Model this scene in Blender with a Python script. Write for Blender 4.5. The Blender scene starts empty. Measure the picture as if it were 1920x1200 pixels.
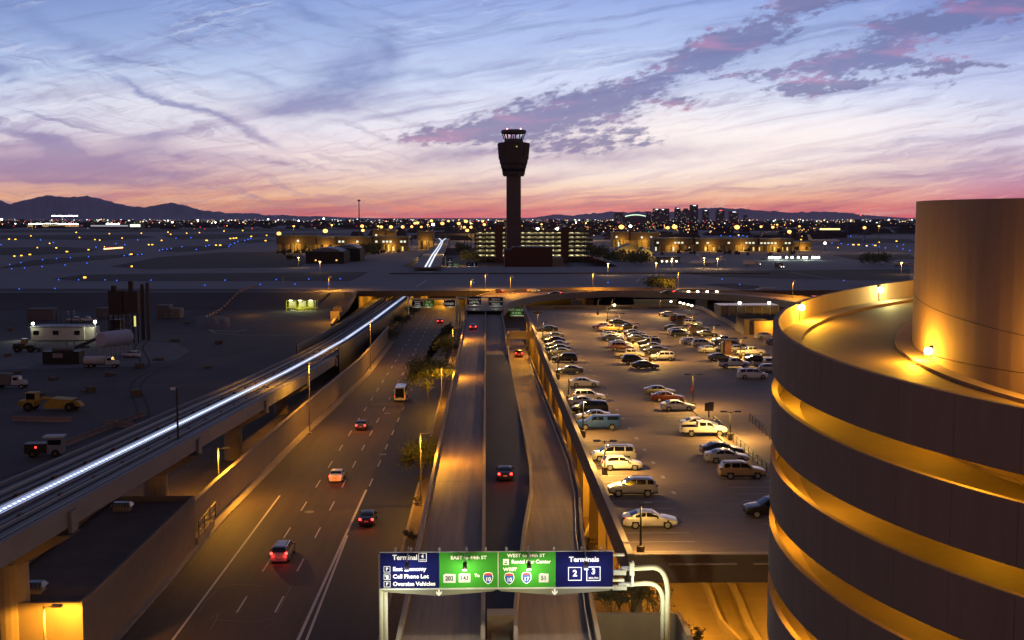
import bpy, bmesh, math, random
from mathutils import Vector, Matrix, noise
random.seed(7)
PI = math.pi
sc = bpy.context.scene
COL = sc.collection
R = math.radians

# ------------------------------------------------------------------ camera
FPX, CAMZ = 2150.0, 36.0
YAW, PITCH = math.atan(48 / FPX), math.atan(192 / FPX)
cam = bpy.data.cameras.new('camera'); cam.lens = 36 * FPX / 1920; cam.sensor_width = 36
cam.clip_end = 90000; cam.clip_start = 0.5
camo = bpy.data.objects.new('camera', cam); COL.objects.link(camo)
camo.location = (0, 0, CAMZ); camo.rotation_euler = (PI / 2 - PITCH, 0, -YAW)
sc.camera = camo
sc.view_settings.view_transform = 'Standard'; sc.view_settings.look = 'None'
sc.view_settings.exposure = 0.18; sc.view_settings.gamma = 1; sc.view_settings.use_curve_mapping = False
_F = Vector((math.sin(YAW) * math.cos(PITCH), math.cos(YAW) * math.cos(PITCH), -math.sin(PITCH)))
_R = Vector((math.cos(YAW), -math.sin(YAW), 0)); _U = _R.cross(_F)
def ray(px, py): return _F + _R * ((px - 960) / FPX) + _U * ((600 - py) / FPX)
def G(px, py, z=0.0):                     # point of the plane at height z seen at this spot of the photograph
    d = ray(px, py); t = (z - CAMZ) / d.z; return Vector((d.x * t, d.y * t, z))
def D(px, py, Y):                         # point at distance Y
    d = ray(px, py); t = Y / d.y; return Vector((d.x * t, Y, CAMZ + d.z * t))
def lin(r, g, b):
    f = lambda c: (c / 12.92 if c <= .04045 else ((c + .055) / 1.055) ** 2.4)
    return (f(r / 255), f(g / 255), f(b / 255), 1)

# ------------------------------------------------------------------ sky
wd = bpy.data.worlds.new('World'); sc.world = wd; wd.use_nodes = True
wt = wd.node_tree; wt.nodes.clear()
class NT:
    def __init__(s, t): s.t = t
    def n(s, kind, **kw):
        o = s.t.nodes.new(kind)
        for k, v in kw.items(): setattr(o, k, v)
        return o
    def put(s, sock, v):
        if hasattr(v, 'is_linked') or isinstance(v, bpy.types.NodeSocket): s.t.links.new(v, sock)
        else: sock.default_value = v
    def m(s, op, a, b=None, c=None, clamp=False):
        o = s.n('ShaderNodeMath', operation=op); o.use_clamp = clamp
        for i, v in enumerate((a, b, c)):
            if v is not None: s.put(o.inputs[i], v)
        return o.outputs[0]
    def mix(s, f, a, b, mode='MIX'):
        o = s.n('ShaderNodeMix', data_type='RGBA', blend_type=mode)
        s.put(o.inputs[0], f); s.put(o.inputs[6], a); s.put(o.inputs[7], b); return o.outputs[2]
    def comb(s, x, y, z=0.0):
        o = s.n('ShaderNodeCombineXYZ')
        for i, v in enumerate((x, y, z)): s.put(o.inputs[i], v)
        return o.outputs[0]
    def noise(s, vec, scale, detail=5, rough=.55, dist=0.0):
        o = s.n('ShaderNodeTexNoise'); s.put(o.inputs['Vector'], vec)
        o.inputs['Scale'].default_value = scale; o.inputs['Detail'].default_value = detail
        o.inputs['Roughness'].default_value = rough; o.inputs['Distortion'].default_value = dist
        return o.outputs[0]
    def smooth(s, v, lo, hi):
        o = s.n('ShaderNodeMapRange', interpolation_type='SMOOTHSTEP'); s.put(o.inputs[0], v)
        o.inputs[1].default_value = lo; o.inputs[2].default_value = hi; return o.outputs[0]
    def ramp(s, f, stops):
        o = s.n('ShaderNodeValToRGB'); s.put(o.inputs[0], f); cr = o.color_ramp
        while len(cr.elements) > 1: cr.elements.remove(cr.elements[-1])
        cr.elements[0].position = stops[0][0]; cr.elements[0].color = stops[0][1]
        for p, c in stops[1:]:
            e = cr.elements.new(p); e.color = c
        return o.outputs[0]
w = NT(wt)
tc = w.n('ShaderNodeTexCoord')
sx = w.n('ShaderNodeSeparateXYZ'); wt.links.new(tc.outputs['Generated'], sx.inputs[0])
dx, dy, dz = sx.outputs
ay = w.m('MAXIMUM', w.m('ABSOLUTE', dy), .25)
US = w.m('ADD', w.m('MULTIPLY', w.m('DIVIDE', dx, ay), FPX), 912.0)
VS = w.m('MULTIPLY', w.m('DIVIDE', w.m('MAXIMUM', dz, 0.0), ay), FPX)        # 0 at the horizon, 408 at the top of the view
def vstops(L): return [((408 - y) / 1600.0, lin(*c)) for y, c in L]
Lk = [(408, (214, 122, 118)), (396, (230, 150, 122)), (372, (238, 174, 136)), (350, (224, 176, 156)), (325, (208, 170, 172)), (285, (212, 190, 200)),
      (240, (214, 210, 224)), (190, (200, 208, 230)), (140, (180, 196, 228)), (80, (150, 170, 214)), (0, (124, 146, 200)), (-250, (84, 98, 146)), (-1150, (58, 62, 88))]
Rk = [(408, (238, 112, 122)), (392, (250, 142, 128)), (374, (253, 178, 142)), (352, (253, 210, 174)), (322, (254, 228, 210)), (290, (252, 240, 238)),
      (250, (242, 238, 246)), (200, (226, 230, 245)), (150, (206, 216, 243)), (80, (176, 194, 234)), (0, (146, 166, 220)), (-250, (90, 104, 152)), (-1150, (58, 62, 90))]
Ek = [(408, (228, 96, 118)), (385, (222, 112, 134)), (360, (212, 136, 156)), (335, (196, 152, 178)), (300, (214, 190, 204)), (250, (220, 216, 232)),
      (190, (200, 206, 232)), (120, (176, 186, 226)), (50, (146, 158, 212)), (0, (130, 146, 206)), (-250, (84, 98, 146)), (-1150, (58, 62, 88))]
vf = w.m('DIVIDE', VS, 1600.0, clamp=True)
cL, cR, cE = (w.ramp(vf, vstops(k)) for k in (Lk, Rk, Ek))
base = w.mix(w.smooth(US, 150, 1150), cL, cR)
base = w.mix(w.smooth(US, 1450, 1950), base, cE)
PY = w.m('SUBTRACT', 408.0, VS)
warpv = w.comb(w.m('DIVIDE', US, 160.0), w.m('DIVIDE', PY, 70.0), 3.3)
nz1 = w.noise(warpv, 1.0, 6, .6)
nz2 = w.noise(w.comb(w.m('DIVIDE', US, 160.0), w.m('DIVIDE', PY, 70.0), 9.1), 1.0, 6, .6)
UW = w.m('ADD', US, w.m('MULTIPLY', w.m('SUBTRACT', nz1, .5), 120.0))
VW = w.m('ADD', PY, w.m('MULTIPLY', w.m('SUBTRACT', nz2, .5), 60.0))
# thin streaks fanning up to the right
st = w.n('ShaderNodeMapping', vector_type='TEXTURE'); UL = w.m('ADD', US, w.m('MULTIPLY', w.m('SUBTRACT', nz1, .5), 60.0)); VL = w.m('ADD', PY, w.m('MULTIPLY', w.m('SUBTRACT', nz2, .5), 16.0)); wt.links.new(w.comb(UL, VL), st.inputs[0])
st.inputs['Rotation'].default_value = (0, 0, R(-10)); st.inputs['Scale'].default_value = (420, 26, 1)
sn = w.noise(st.outputs[0], 1.0, 7, .6, .4)
st2 = w.n('ShaderNodeMapping', vector_type='TEXTURE'); wt.links.new(w.comb(UL, VL), st2.inputs[0])
st2.inputs['Rotation'].default_value = (0, 0, R(-3)); st2.inputs['Scale'].default_value = (260, 16, 1)
sn2 = w.noise(st2.outputs[0], 1.0, 6, .6)
lowband = w.smooth(VS, 190, 20)
streak = w.m('MULTIPLY', w.smooth(sn, .46, .68), .62)
colst = w.ramp(vf, vstops([(408, (196, 92, 110)), (370, (196, 116, 136)), (330, (176, 128, 154)), (260, (160, 140, 176)), (150, (150, 160, 200)), (0, (104, 124, 176)), (-400, (50, 66, 110))]))
col = w.mix(streak, base, colst)
col = w.mix(w.m('MULTIPLY', w.m('MULTIPLY', w.smooth(sn2, .5, .68), lowband), .7), col, colst)
bright = w.m('MULTIPLY', w.m('MULTIPLY', w.smooth(sn2, .48, .3), w.smooth(VS, 260, 30)), .35)
col = w.mix(bright, col, lin(255, 218, 186))
# finer wisps, slanting the other way on the left
st3 = w.n('ShaderNodeMapping', vector_type='TEXTURE'); wt.links.new(w.comb(UW, VW), st3.inputs[0])
st3.inputs['Rotation'].default_value = (0, 0, R(14)); st3.inputs['Scale'].default_value = (230, 17, 1)
sn3 = w.noise(st3.outputs[0], 1.0, 8, .66, .6)
patch = w.smooth(w.noise(w.comb(w.m('DIVIDE', US, 330.0), w.m('DIVIDE', PY, 130.0), 4.2), 1.0, 3), .42, .6)
leftw = w.smooth(US, 1150, 500)
col = w.mix(w.m('MULTIPLY', w.m('MULTIPLY', w.smooth(sn3, .47, .66), leftw), w.m('MULTIPLY_ADD', patch, .5, .18)), col, w.mix(w.smooth(VS, 60, 240), lin(168, 136, 160), lin(112, 124, 170)))
st4 = w.n('ShaderNodeMapping', vector_type='TEXTURE'); wt.links.new(w.comb(UW, VW), st4.inputs[0])
st4.inputs['Rotation'].default_value = (0, 0, R(-13)); st4.inputs['Scale'].default_value = (190, 11, 1); st4.inputs['Location'].default_value = (3300, 900, 0)
sn4 = w.noise(st4.outputs[0], 1.0, 8, .66, .3)
col = w.mix(w.m('MULTIPLY', w.smooth(sn4, .50, .70), w.m('MULTIPLY_ADD', patch, .35, .18)), col, w.mix(w.smooth(VS, 60, 240), lin(192, 140, 158), lin(142, 136, 176)))
col = w.mix(w.m('MULTIPLY', w.smooth(sn4, .50, .34), w.m('MULTIPLY', patch, .38)), col, w.mix(w.smooth(VS, 20, 150), lin(255, 214, 180), lin(236, 236, 248)))
def blobs(L):
    acc = None; pv_ = PV
    for i_, (u, v, a, b, ang, k) in enumerate(L):
        if i_ % 5 == 0 and i_:            # evaluate in short batches: too many at once overflow the shader stack
            va = w.n('ShaderNodeVectorMath', operation='ADD'); wt.links.new(pv_, va.inputs[0]); wt.links.new(w.comb(w.m('MULTIPLY', acc, 1e-6), 0.0), va.inputs[1]); pv_ = va.outputs[0]
        mp = w.n('ShaderNodeMapping', vector_type='TEXTURE'); wt.links.new(pv_, mp.inputs[0])
        mp.inputs['Location'].default_value = (u, v, 0); mp.inputs['Rotation'].default_value = (0, 0, R(ang))
        mp.inputs['Scale'].default_value = (a, b, 1)
        dp = w.n('ShaderNodeVectorMath', operation='DOT_PRODUCT')
        wt.links.new(mp.outputs[0], dp.inputs[0]); wt.links.new(mp.outputs[0], dp.inputs[1])
        e = w.m('EXPONENT', w.m('MULTIPLY', dp.outputs['Value'], -1.0))
        acc = w.m('MULTIPLY', e, k) if acc is None else w.m('MULTIPLY_ADD', e, k, acc)
    return acc
PV = w.comb(UW, VW)
col = w.mix(w.m('MINIMUM', blobs([(1230, 296, 330, 52, -3, .75), (1130, 245, 260, 30, -8, .4), (1560, 250, 300, 40, -5, .3), (620, 300, 260, 34, 2, .3), (330, 200, 300, 40, 4, .22)]), .8), col, lin(255, 240, 232))
fine = w.noise(w.comb(w.m('DIVIDE', US, 26.0), w.m('DIVIDE', w.m('ADD', PY, w.m('MULTIPLY', US, .2)), 10.0), 1.7), 1.0, 8, .62)
# lumpy banks of cloud, dark violet with rosy undersides
B1 = [(800, 250, 70, 14, -10, .8), (900, 238, 90, 20, -8, .8), (1040, 225, 110, 34, -14, 1.1), (1170, 178, 90, 20, -17, 1), (1265, 197, 60, 12, -4, .9), (1190, 238, 34, 13, 0, .7), (1120, 275, 130, 12, -7, .8),
      (1300, 108, 70, 22, -26, 1.1), (1400, 76, 90, 22, -20, 1.1), (1480, 10, 60, 18, -5, 1), (1540, 5, 60, 10, 0, .7), (1390, 148, 60, 8, 0, .7), (1520, 170, 75, 10, -6, .95), (1620, 158, 90, 6, -8, .7),
      (1560, 128, 110, 16, -9, 1), (1650, 98, 100, 18, -10, 1), (1650, 42, 34, 12, -4, .9), (1720, 50, 60, 12, -4, .8), (1810, 28, 120, 22, -12, 1.1), (1900, 10, 90, 20, -8, .8), (1760, 130, 66, 13, -4, .9), (1765, 165, 34, 8, 0, .5), (1860, 128, 40, 5, -4, .6)]
bl1 = blobs([(a, b, c * 1.05, d * 1.3, e, f) for a, b, c, d, e, f in B1])
d1 = w.smooth(w.m('ADD', bl1, w.m('MULTIPLY', w.m('MULTIPLY', w.m('SUBTRACT', fine, .5), 3.4), w.smooth(bl1, .0, .4))), .24, .95)
pinkf = w.smooth(w.noise(w.comb(w.m('DIVIDE', US, 200.0), w.m('DIVIDE', PY, 40.0), 6.0), 1.0, 3), .50, .68)
cc = w.mix(pinkf, lin(114, 112, 152), lin(180, 122, 158))
col = w.mix(w.m('MULTIPLY', d1, .82), col, cc)
# soft smooth swirls on the left, and an old contrail
B2 = [(590, 196, 130, 28, -3, .95), (560, 210, 60, 14, 0, .5), (670, 120, 60, 46, -30, .65), (735, 105, 26, 46, 15, .65), (640, 150, 60, 30, 0, .35), (500, 155, 50, 8, 14, .5), (760, 150, 130, 8, -8, .45), (700, 225, 130, 6, -10, .4), (120, 60, 100, 16, 25, .4), (210, 110, 90, 20, 12, .4), (420, 60, 90, 24, -10, .3), (610, 40, 60, 8, 22, .5), (800, 35, 80, 6, 6, .3),
      (300, 176, 75, 5.5, 25, .85), (400, 222, 80, 7, 24, .85), (490, 262, 60, 6, 22, .6), (20, 141, 34, 10, 3, .9), (45, 161, 20, 5, -5, .7), (50, 252, 90, 10, 16, .7), (130, 280, 80, 14, 16, .9), (200, 305, 90, 14, 12, .8), (60, 310, 140, 22, 3, .8), (290, 258, 60, 10, -8, .75), (270, 285, 80, 18, -5, .6), (150, 340, 170, 9, 2, .75), (345, 328, 60, 7, -6, .7), (520, 305, 60, 8, 8, .4), (150, 312, 230, 34, 4, .6), (420, 300, 120, 12, 6, .35), (350, 295, 22, 5, 0, .6), (535, 310, 18, 4, 0, .6),
      (1000, 235, 220, 46, -12, .62), (1340, 115, 210, 46, -20, .5), (1580, 125, 200, 46, -10, .5), (1800, 40, 190, 44, -10, .55), (1150, 292, 240, 20, -4, .7), (880, 290, 160, 12, -6, .6), (1700, 332, 280, 12, -5, .5), (1760, 262, 220, 8, -8, .5), (1480, 318, 240, 9, -6, .35), (1000, 110, 200, 34, -8, .25), (1850, 300, 160, 12, -5, .5), (900, 345, 160, 8, -4, .45), (700, 372, 200, 8, -3, .4)]
d2 = w.m('MINIMUM', w.m('MULTIPLY', blobs(B2), w.m('MULTIPLY_ADD', fine, .9, .5)), 1.0)
c2 = w.ramp(vf, vstops([(408, (150, 100, 130)), (330, (158, 130, 162)), (250, (144, 134, 174)), (150, (120, 134, 184)), (0, (92, 116, 172))]))
col = w.mix(w.m('MULTIPLY', d2, .8), col, c2)
# the glow of the set sun is in front; the unseen sky behind is warmed to fill unlit walls
back = w.smooth(dy, .1, -.5)
col = w.mix(back, col, w.ramp(vf, [(0, lin(200, 136, 100)), (.12, lin(156, 112, 92)), (.45, lin(92, 80, 84)), (1, lin(58, 62, 88))]))
bg = w.n('ShaderNodeBackground'); wt.links.new(col, bg.inputs[0]); bg.inputs[1].default_value = 1.0
wo = w.n('ShaderNodeOutputWorld'); wt.links.new(bg.outputs[0], wo.inputs[0])
wd.cycles.sampling_method = 'MANUAL'; wd.cycles.sample_map_resolution = 512
sl = bpy.data.lights.new('sun', 'SUN'); sl.energy = 0.06; sl.angle = R(20); sl.color = (1, .6, .5)
so = bpy.data.objects.new('sun', sl); COL.objects.link(so); so.rotation_euler = (R(86), 0, R(-12) + PI)
sc.cycles.use_light_tree = True
sc.cycles.max_bounces = 5; sc.cycles.diffuse_bounces = 3; sc.cycles.glossy_bounces = 2
sc.cycles.sample_clamp_indirect = 4

# ------------------------------------------------------------------ materials
MC = {}
def mat(name, rgb, rough=.8, var=0.0, scale=1.0, metal=0.0, stretch=(1, 1, 1), coat=0.0, bump=0.0, var2=0.0, scale2=.05):
    if name in MC: return MC[name]
    m = bpy.data.materials.new(name); m.use_nodes = True; t = NT(m.node_tree)
    p = m.node_tree.nodes['Principled BSDF']
    p.inputs['Base Color'].default_value = (*rgb, 1); p.inputs['Roughness'].default_value = rough
    p.inputs['Metallic'].default_value = metal; p.inputs['Coat Weight'].default_value = coat
    p.inputs['Specular IOR Level'].default_value = .35
    if var:
        g = t.n('ShaderNodeNewGeometry'); mp = t.n('ShaderNodeMapping'); m.node_tree.links.new(g.outputs['Position'], mp.inputs[0])
        mp.inputs['Scale'].default_value = stretch
        n1 = t.noise(mp.outputs[0], scale, 6, .6)
        f = t.m('MULTIPLY_ADD', t.m('SUBTRACT', n1, .5), 2 * var * 2, 1.0)
        if var2:
            n2 = t.noise(mp.outputs[0], scale2, 3, .5)
            f = t.m('MULTIPLY', f, t.m('MULTIPLY_ADD', t.m('SUBTRACT', n2, .5), 4 * var2, 1.0))
        f = t.m('MAXIMUM', f, .2)
        vm = t.n('ShaderNodeVectorMath', operation='SCALE'); vm.inputs[0].default_value = rgb
        m.node_tree.links.new(f, vm.inputs['Scale']); m.node_tree.links.new(vm.outputs[0], p.inputs['Base Color'])
        if bump:
            b = t.n('ShaderNodeBump'); b.inputs['Strength'].default_value = bump; b.inputs['Distance'].default_value = .02
            m.node_tree.links.new(n1, b.inputs['Height']); m.node_tree.links.new(b.outputs[0], p.inputs['Normal'])
    MC[name] = m; return m
def emi(name, rgb, s, sample=False, base=(.02, .02, .02)):
    if name in MC: return MC[name]
    m = bpy.data.materials.new(name); m.use_nodes = True
    p = m.node_tree.nodes['Principled BSDF']
    p.inputs['Base Color'].default_value = (*base, 1); p.inputs['Emission Color'].default_value = (*rgb, 1)
    p.inputs['Emission Strength'].default_value = s
    if not sample: m.cycles.emission_sampling = 'NONE'
    MC[name] = m; return m
NA = (1.0, .43, .028); NY = (1.0, .54, .05)                                    # sodium light
M_conc = mat('concrete', (.29, .235, .185), .85, .12, .6, var2=.1, scale2=.06)
M_concd = mat('weathered_concrete', (.17, .15, .135), .85, .14, .5, var2=.12, scale2=.05)
M_deck = mat('parking_deck_concrete', (.205, .150, .112), .75, .13, .9, stretch=(.35, 1, 1), var2=.16, scale2=.07)
M_wall = mat('stucco_wall', (.26, .20, .14), .9, .1, .8)
M_asph = mat('worn_asphalt', (.070, .050, .038), .75, .26, .7, stretch=(1.6, .12, 1), var2=.14, scale2=.1)
M_dark = mat('new_asphalt', (.018, .017, .019), .7, .2, .8, stretch=(1.6, .12, 1))
M_ramp = mat('tined_ramp_concrete', (.20, .14, .10), .7, .3, .8, stretch=(2.2, .1, 1), var2=.12, scale2=.12)
M_yard = mat('yard_dirt', (.068, .058, .060), .95, .2, .06, var2=.25, scale2=.02)
M_field = mat('airfield_pavement', (.160, .155, .178), .9, .12, .01, stretch=(1, 2, 1))
M_infield = mat('infield_dirt', (.036, .033, .036), .95, .2, .02)
M_paint = mat('road_paint', (.5, .46, .42), .7, .2, 3.0)
M_paintw = mat('worn_paint', (.40, .36, .32), .8, .25, 2.0)
M_black = mat('black_metal', (.012, .012, .013), .5)
M_dkm = mat('dark_bronze_metal', (.03, .026, .022), .45, metal=.3)
M_galv = mat('galvanised_steel', (.34, .34, .34), .5, .08, 3, metal=.4)
M_pole = mat('pole_paint', (.30, .27, .22), .55)
M_rub = mat('tyre_rubber', (.012, .012, .012), .85)
M_rim = mat('alloy_rim', (.42, .42, .42), .35, metal=.6)
M_glass = mat('tinted_glass', (.006, .007, .009), .06); M_glass.node_tree.nodes['Principled BSDF'].inputs['Specular IOR Level'].default_value = .6
M_white = mat('white_paint', (.72, .72, .70), .5, .04, 1)
M_gravel = mat('gravel', (.15, .105, .07), .95, .3, 3.0, bump=.6)
M_soil = mat('desert_soil', (.11, .08, .055), .95, .25, .9, var2=.2, scale2=.1)
M_brick = mat('red_brown_brick', (.085, .036, .028), .9, .12, 1)
M_leaf = mat('mesquite_leaves', (.095, .105, .036), .8, .45, .8)
M_leafd = mat('dusty_shrub_leaves', (.075, .080, .042), .85, .45, 1.2)
M_bark = mat('bark', (.07, .05, .035), .95, .2, 3)
E_sod = emi('sodium_lamp_glow', (1, .62, .2), 14)
E_sodw = emi('warm_white_glow', (1, .83, .5), 12)
E_whi = emi('white_lamp_glow', (.9, 1, .86), 14)
E_red = emi('red_lamp_glow', (1, .03, .02), 7)
E_tail = emi('tail_light_glow', (1, .02, .015), 16, base=(.3, .01, .01))
E_blue = emi('blue_lamp_glow', (.04, .14, 1), 2.4)
E_yel = emi('amber_sign_glow', (1, .52, .05), 3.2)

# ------------------------------------------------------------------ mesh building
class MB:
    def __init__(s): s.v = []; s.f = []; s.m = []
    def add(s, vs, fs, mi=0):
        o = len(s.v); s.v += [tuple(v) for v in vs]; s.f += [tuple(i + o for i in f) for f in fs]; s.m += [mi] * len(fs); return s
    def box(s, c, d, rz=0, mi=0, top=None, M=None):      # c: centre of the base, d: size; top: scale of the top face
        hx, hy, h = d[0] / 2, d[1] / 2, d[2]; tx, ty = top if top else (1, 1)
        p = [(-hx, -hy, 0), (hx, -hy, 0), (hx, hy, 0), (-hx, hy, 0), (-hx * tx, -hy * ty, h), (hx * tx, -hy * ty, h), (hx * tx, hy * ty, h), (-hx * tx, hy * ty, h)]
        ca, sa = math.cos(rz), math.sin(rz)
        q = [(c[0] + x * ca - y * sa, c[1] + x * sa + y * ca, c[2] + z) for x, y, z in p]
        return s.add(q, [(3, 2, 1, 0), (4, 5, 6, 7), (0, 1, 5, 4), (1, 2, 6, 5), (2, 3, 7, 6), (3, 0, 4, 7)], mi)
    def bb(s, x0, x1, y0, y1, z0, z1, mi=0): return s.box(((x0 + x1) / 2, (y0 + y1) / 2, z0), (x1 - x0, y1 - y0, z1 - z0), 0, mi)
    def tube(s, pts, r, n=8, mi=0, cap=True):
        pts = [Vector(p) for p in pts]; rs = r if isinstance(r, (list, tuple)) else [r] * len(pts)
        o = len(s.v); prev = None
        for i, p in enumerate(pts):
            a = (pts[min(i + 1, len(pts) - 1)] - pts[max(i - 1, 0)]).normalized()
            if prev is None: prev = a.orthogonal().normalized()
            x = (prev - a * prev.dot(a)); x = x.normalized() if x.length > 1e-6 else a.orthogonal().normalized(); prev = x
            y = a.cross(x)
            for k in range(n):
                t = 2 * PI * k / n; q = p + (x * math.cos(t) + y * math.sin(t)) * rs[i]; s.v.append(tuple(q))
        for i in range(len(pts) - 1):
            for k in range(n):
                a0 = o + i * n + k; a1 = o + i * n + (k + 1) % n; s.f.append((a0, a1, a1 + n, a0 + n)); s.m.append(mi)
        if cap:
            s.f.append(tuple(o + k for k in reversed(range(n)))); s.m.append(mi)
            e = o + (len(pts) - 1) * n; s.f.append(tuple(e + k for k in range(n))); s.m.append(mi)
        return s
    def lathe(s, c, prof, n=24, mi=0, cap=True, ph=0.0):
        o = len(s.v)
        for r, z in prof:
            for k in range(n):
                t = ph + 2 * PI * k / n; s.v.append((c[0] + r * math.cos(t), c[1] + r * math.sin(t), c[2] + z))
        for i in range(len(prof) - 1):
            for k in range(n):
                a0 = o + i * n + k; a1 = o + i * n + (k + 1) % n; s.f.append((a0, a1, a1 + n, a0 + n)); s.m.append(mi)
        if cap:
            s.f.append(tuple(o + k for k in reversed(range(n)))); s.m.append(mi)
            e = o + (len(prof) - 1) * n; s.f.append(tuple(e + k for k in range(n))); s.m.append(mi)
        return s
    def poly(s, pts, z, mi=0): return s.add([(p[0], p[1], z) for p in pts], [tuple(range(len(pts)))], mi)
    def slab(s, pts, z0, z1, mi=0):
        n = len(pts); vs = [(p[0], p[1], z0) for p in pts] + [(p[0], p[1], z1) for p in pts]
        return s.add(vs, [tuple(reversed(range(n))), tuple(range(n, 2 * n))] + [(i, (i + 1) % n, (i + 1) % n + n, i + n) for i in range(n)], mi)
    def ribbon(s, A, B, mi=0):              # strip between two polylines
        n = len(A); return s.add(list(A) + list(B), [(i, i + 1, n + i + 1, n + i) for i in range(n - 1)], mi)
    def wallstrip(s, L, w_, z0, z1, mi=0):  # a wall of thickness w_ along polyline L of (x, y[, z]) ; z0, z1 relative
        n = len(L); vs = []
        for i, p in enumerate(L):
            a = Vector(L[max(i - 1, 0)][:2]); b = Vector(L[min(i + 1, n - 1)][:2]); d = (b - a).normalized(); nx, ny = -d.y * w_ / 2, d.x * w_ / 2
            zz = p[2] if len(p) > 2 else 0
            vs += [(p[0] + nx, p[1] + ny, zz + z0), (p[0] - nx, p[1] - ny, zz + z0), (p[0] - nx, p[1] - ny, zz + z1), (p[0] + nx, p[1] + ny, zz + z1)]
        fs = []
        for i in range(n - 1):
            for k in range(4): a = i * 4 + k; b = i * 4 + (k + 1) % 4; fs.append((a, b, b + 4, a + 4))
        fs += [(3, 2, 1, 0), (4 * n - 4, 4 * n - 3, 4 * n - 2, 4 * n - 1)]
        return s.add(vs, fs, mi)
    def build(s, name, mats, parent=None, smooth=False, loc=None):
        me = bpy.data.meshes.new(name); me.from_pydata(s.v, [], s.f); me.validate()
        for m in (mats if isinstance(mats, (list, tuple)) else [mats]): me.materials.append(m)
        if len(me.polygons) == len(s.m): me.polygons.foreach_set('material_index', s.m)
        bm = bmesh.new(); bm.from_mesh(me); bmesh.ops.recalc_face_normals(bm, faces=bm.faces); bm.to_mesh(me); bm.free()
        if smooth: me.polygons.foreach_set('use_smooth', [True] * len(me.polygons))
        o = bpy.data.objects.new(name, me); COL.objects.link(o)
        if parent: o.parent = parent
        if loc: o.location = loc
        return o
def tag(o, label=None, cat=None, group=None, kind=None):
    if label: o['label'] = label
    if cat: o['category'] = cat
    if group: o['group'] = group
    if kind: o['kind'] = kind
    return o
def thing(name, label, cat, loc=(0, 0, 0), rz=0, group=None):
    o = bpy.data.objects.new(name, None); COL.objects.link(o); o.location = loc; o.rotation_euler = (0, 0, rz); o.empty_display_size = .3
    return tag(o, label, cat, group)
def struct(name, mb, m, smooth=False): return tag(mb.build(name, m, smooth=smooth), kind='structure')
def dup(root, loc, rz=0, label=None, group=None, scale=None):
    r = root.copy(); COL.objects.link(r); r.location = loc; r.rotation_euler = (0, 0, rz)
    if scale: r.scale = (scale, scale, scale)
    if label: r['label'] = label
    if group: r['group'] = group
    for ch in list(root.children):
        c = ch.copy(); COL.objects.link(c); c.parent = r
        for g in list(ch.children):
            d = g.copy(); COL.objects.link(d); d.parent = c
    return r
def lamp(p, power, parent=None, color=NA, size=.25, name='bulb'):
    l = bpy.data.lights.new(name, 'POINT'); l.energy = power; l.color = color; l.shadow_soft_size = size
    o = bpy.data.objects.new(name, l); COL.objects.link(o); o.location = p
    if parent: o.parent = parent
    return o
def spot(p, power, parent, ang=150, color=NA, aim=(0, 0, -1), size=.2, blend=.6, name='bulb'):
    l = bpy.data.lights.new(name, 'SPOT'); l.energy = power; l.color = color; l.shadow_soft_size = size; l.spot_size = R(ang); l.spot_blend = blend
    o = bpy.data.objects.new(name, l); COL.objects.link(o); o.location = p
    o.rotation_euler = Vector(aim).to_track_quat('-Z', 'Y').to_euler(); o.parent = parent
    return o
def text(s, size, m, parent, loc, rot=(PI / 2, 0, 0), bold=.012, align='CENTER', name='lettering', ex=.004, sx=1.0):
    cu = bpy.data.curves.new(name, 'FONT'); cu.body = s; cu.size = size; cu.align_x = align; cu.align_y = 'CENTER'; cu.offset = bold * size; cu.extrude = ex
    cu.resolution_u = 3
    t = bpy.data.objects.new(name, cu); COL.objects.link(t); dg = bpy.context.evaluated_depsgraph_get(); dg.update()
    me = bpy.data.meshes.new_from_object(t.evaluated_get(dg)); COL.objects.unlink(t); bpy.data.objects.remove(t)
    me.materials.clear(); me.materials.append(m)
    o = bpy.data.objects.new(name, me); COL.objects.link(o); o.parent = parent; o.location = loc; o.rotation_euler = rot; o.scale = (sx, 1, 1)
    return o

# ------------------------------------------------------------------ ground and roads
def tz(y):                                # yard rises to the airfield
    if y < 370: return 0.0
    if y < 425: return 2.0 * (y - 370) / 55
    return min(6.4, 2.0 + 4.4 * (y - 425) / 33)
AZ = 6.4
g = MB(); ys = [-200, 0, 200, 370, 425, 458]
for x0, x1 in ((-900, -51), (150, 900)): g.ribbon([(x0, y, tz(y)) for y in ys], [(x1, y, tz(y)) for y in ys])
g.ribbon([(-51, y, 0) for y in (-200, 458)], [(150, y, 0) for y in (-200, 458)])
g.add([(-51, 370, 0), (-51, 425, 0), (-51, 458, 0), (-51, 458, AZ), (-51, 425, 2)], [(0, 1, 4), (1, 2, 3, 4)])
struct('ground', g, M_yard)
g = MB()
g.add([(-9000, 458, AZ), (-51, 458, AZ), (-51, 1120, AZ), (-9000, 1120, AZ)], [(0, 1, 2, 3)])
g.add([(150, 458, AZ), (9000, 458, AZ), (9000, 1120, AZ), (80, 1120, AZ), (80, 690, AZ), (150, 690, AZ)], [(0, 1, 2, 3, 4, 5)])
g.add([(-9000, 1120, AZ), (9000, 1120, AZ), (40000, 60000, AZ), (-40000, 60000, AZ)], [(0, 1, 2, 3)])
g.add([(-51, 458, 0), (-51, 1120, 0), (80, 1120, 0), (150, 690, 0), (150, 458, 0)], [(0, 1, 2, 3, 4)])
g.add([(-51, 458, 0), (-51, 1120, 0), (-51, 1120, AZ), (-51, 458, AZ)], [(0, 1, 2, 3)])
g.add([(-51, 1120, 0), (80, 1120, 0), (80, 1120, AZ), (-51, 1120, AZ)], [(0, 1, 2, 3)])
struct('airfield', g, M_field)
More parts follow.
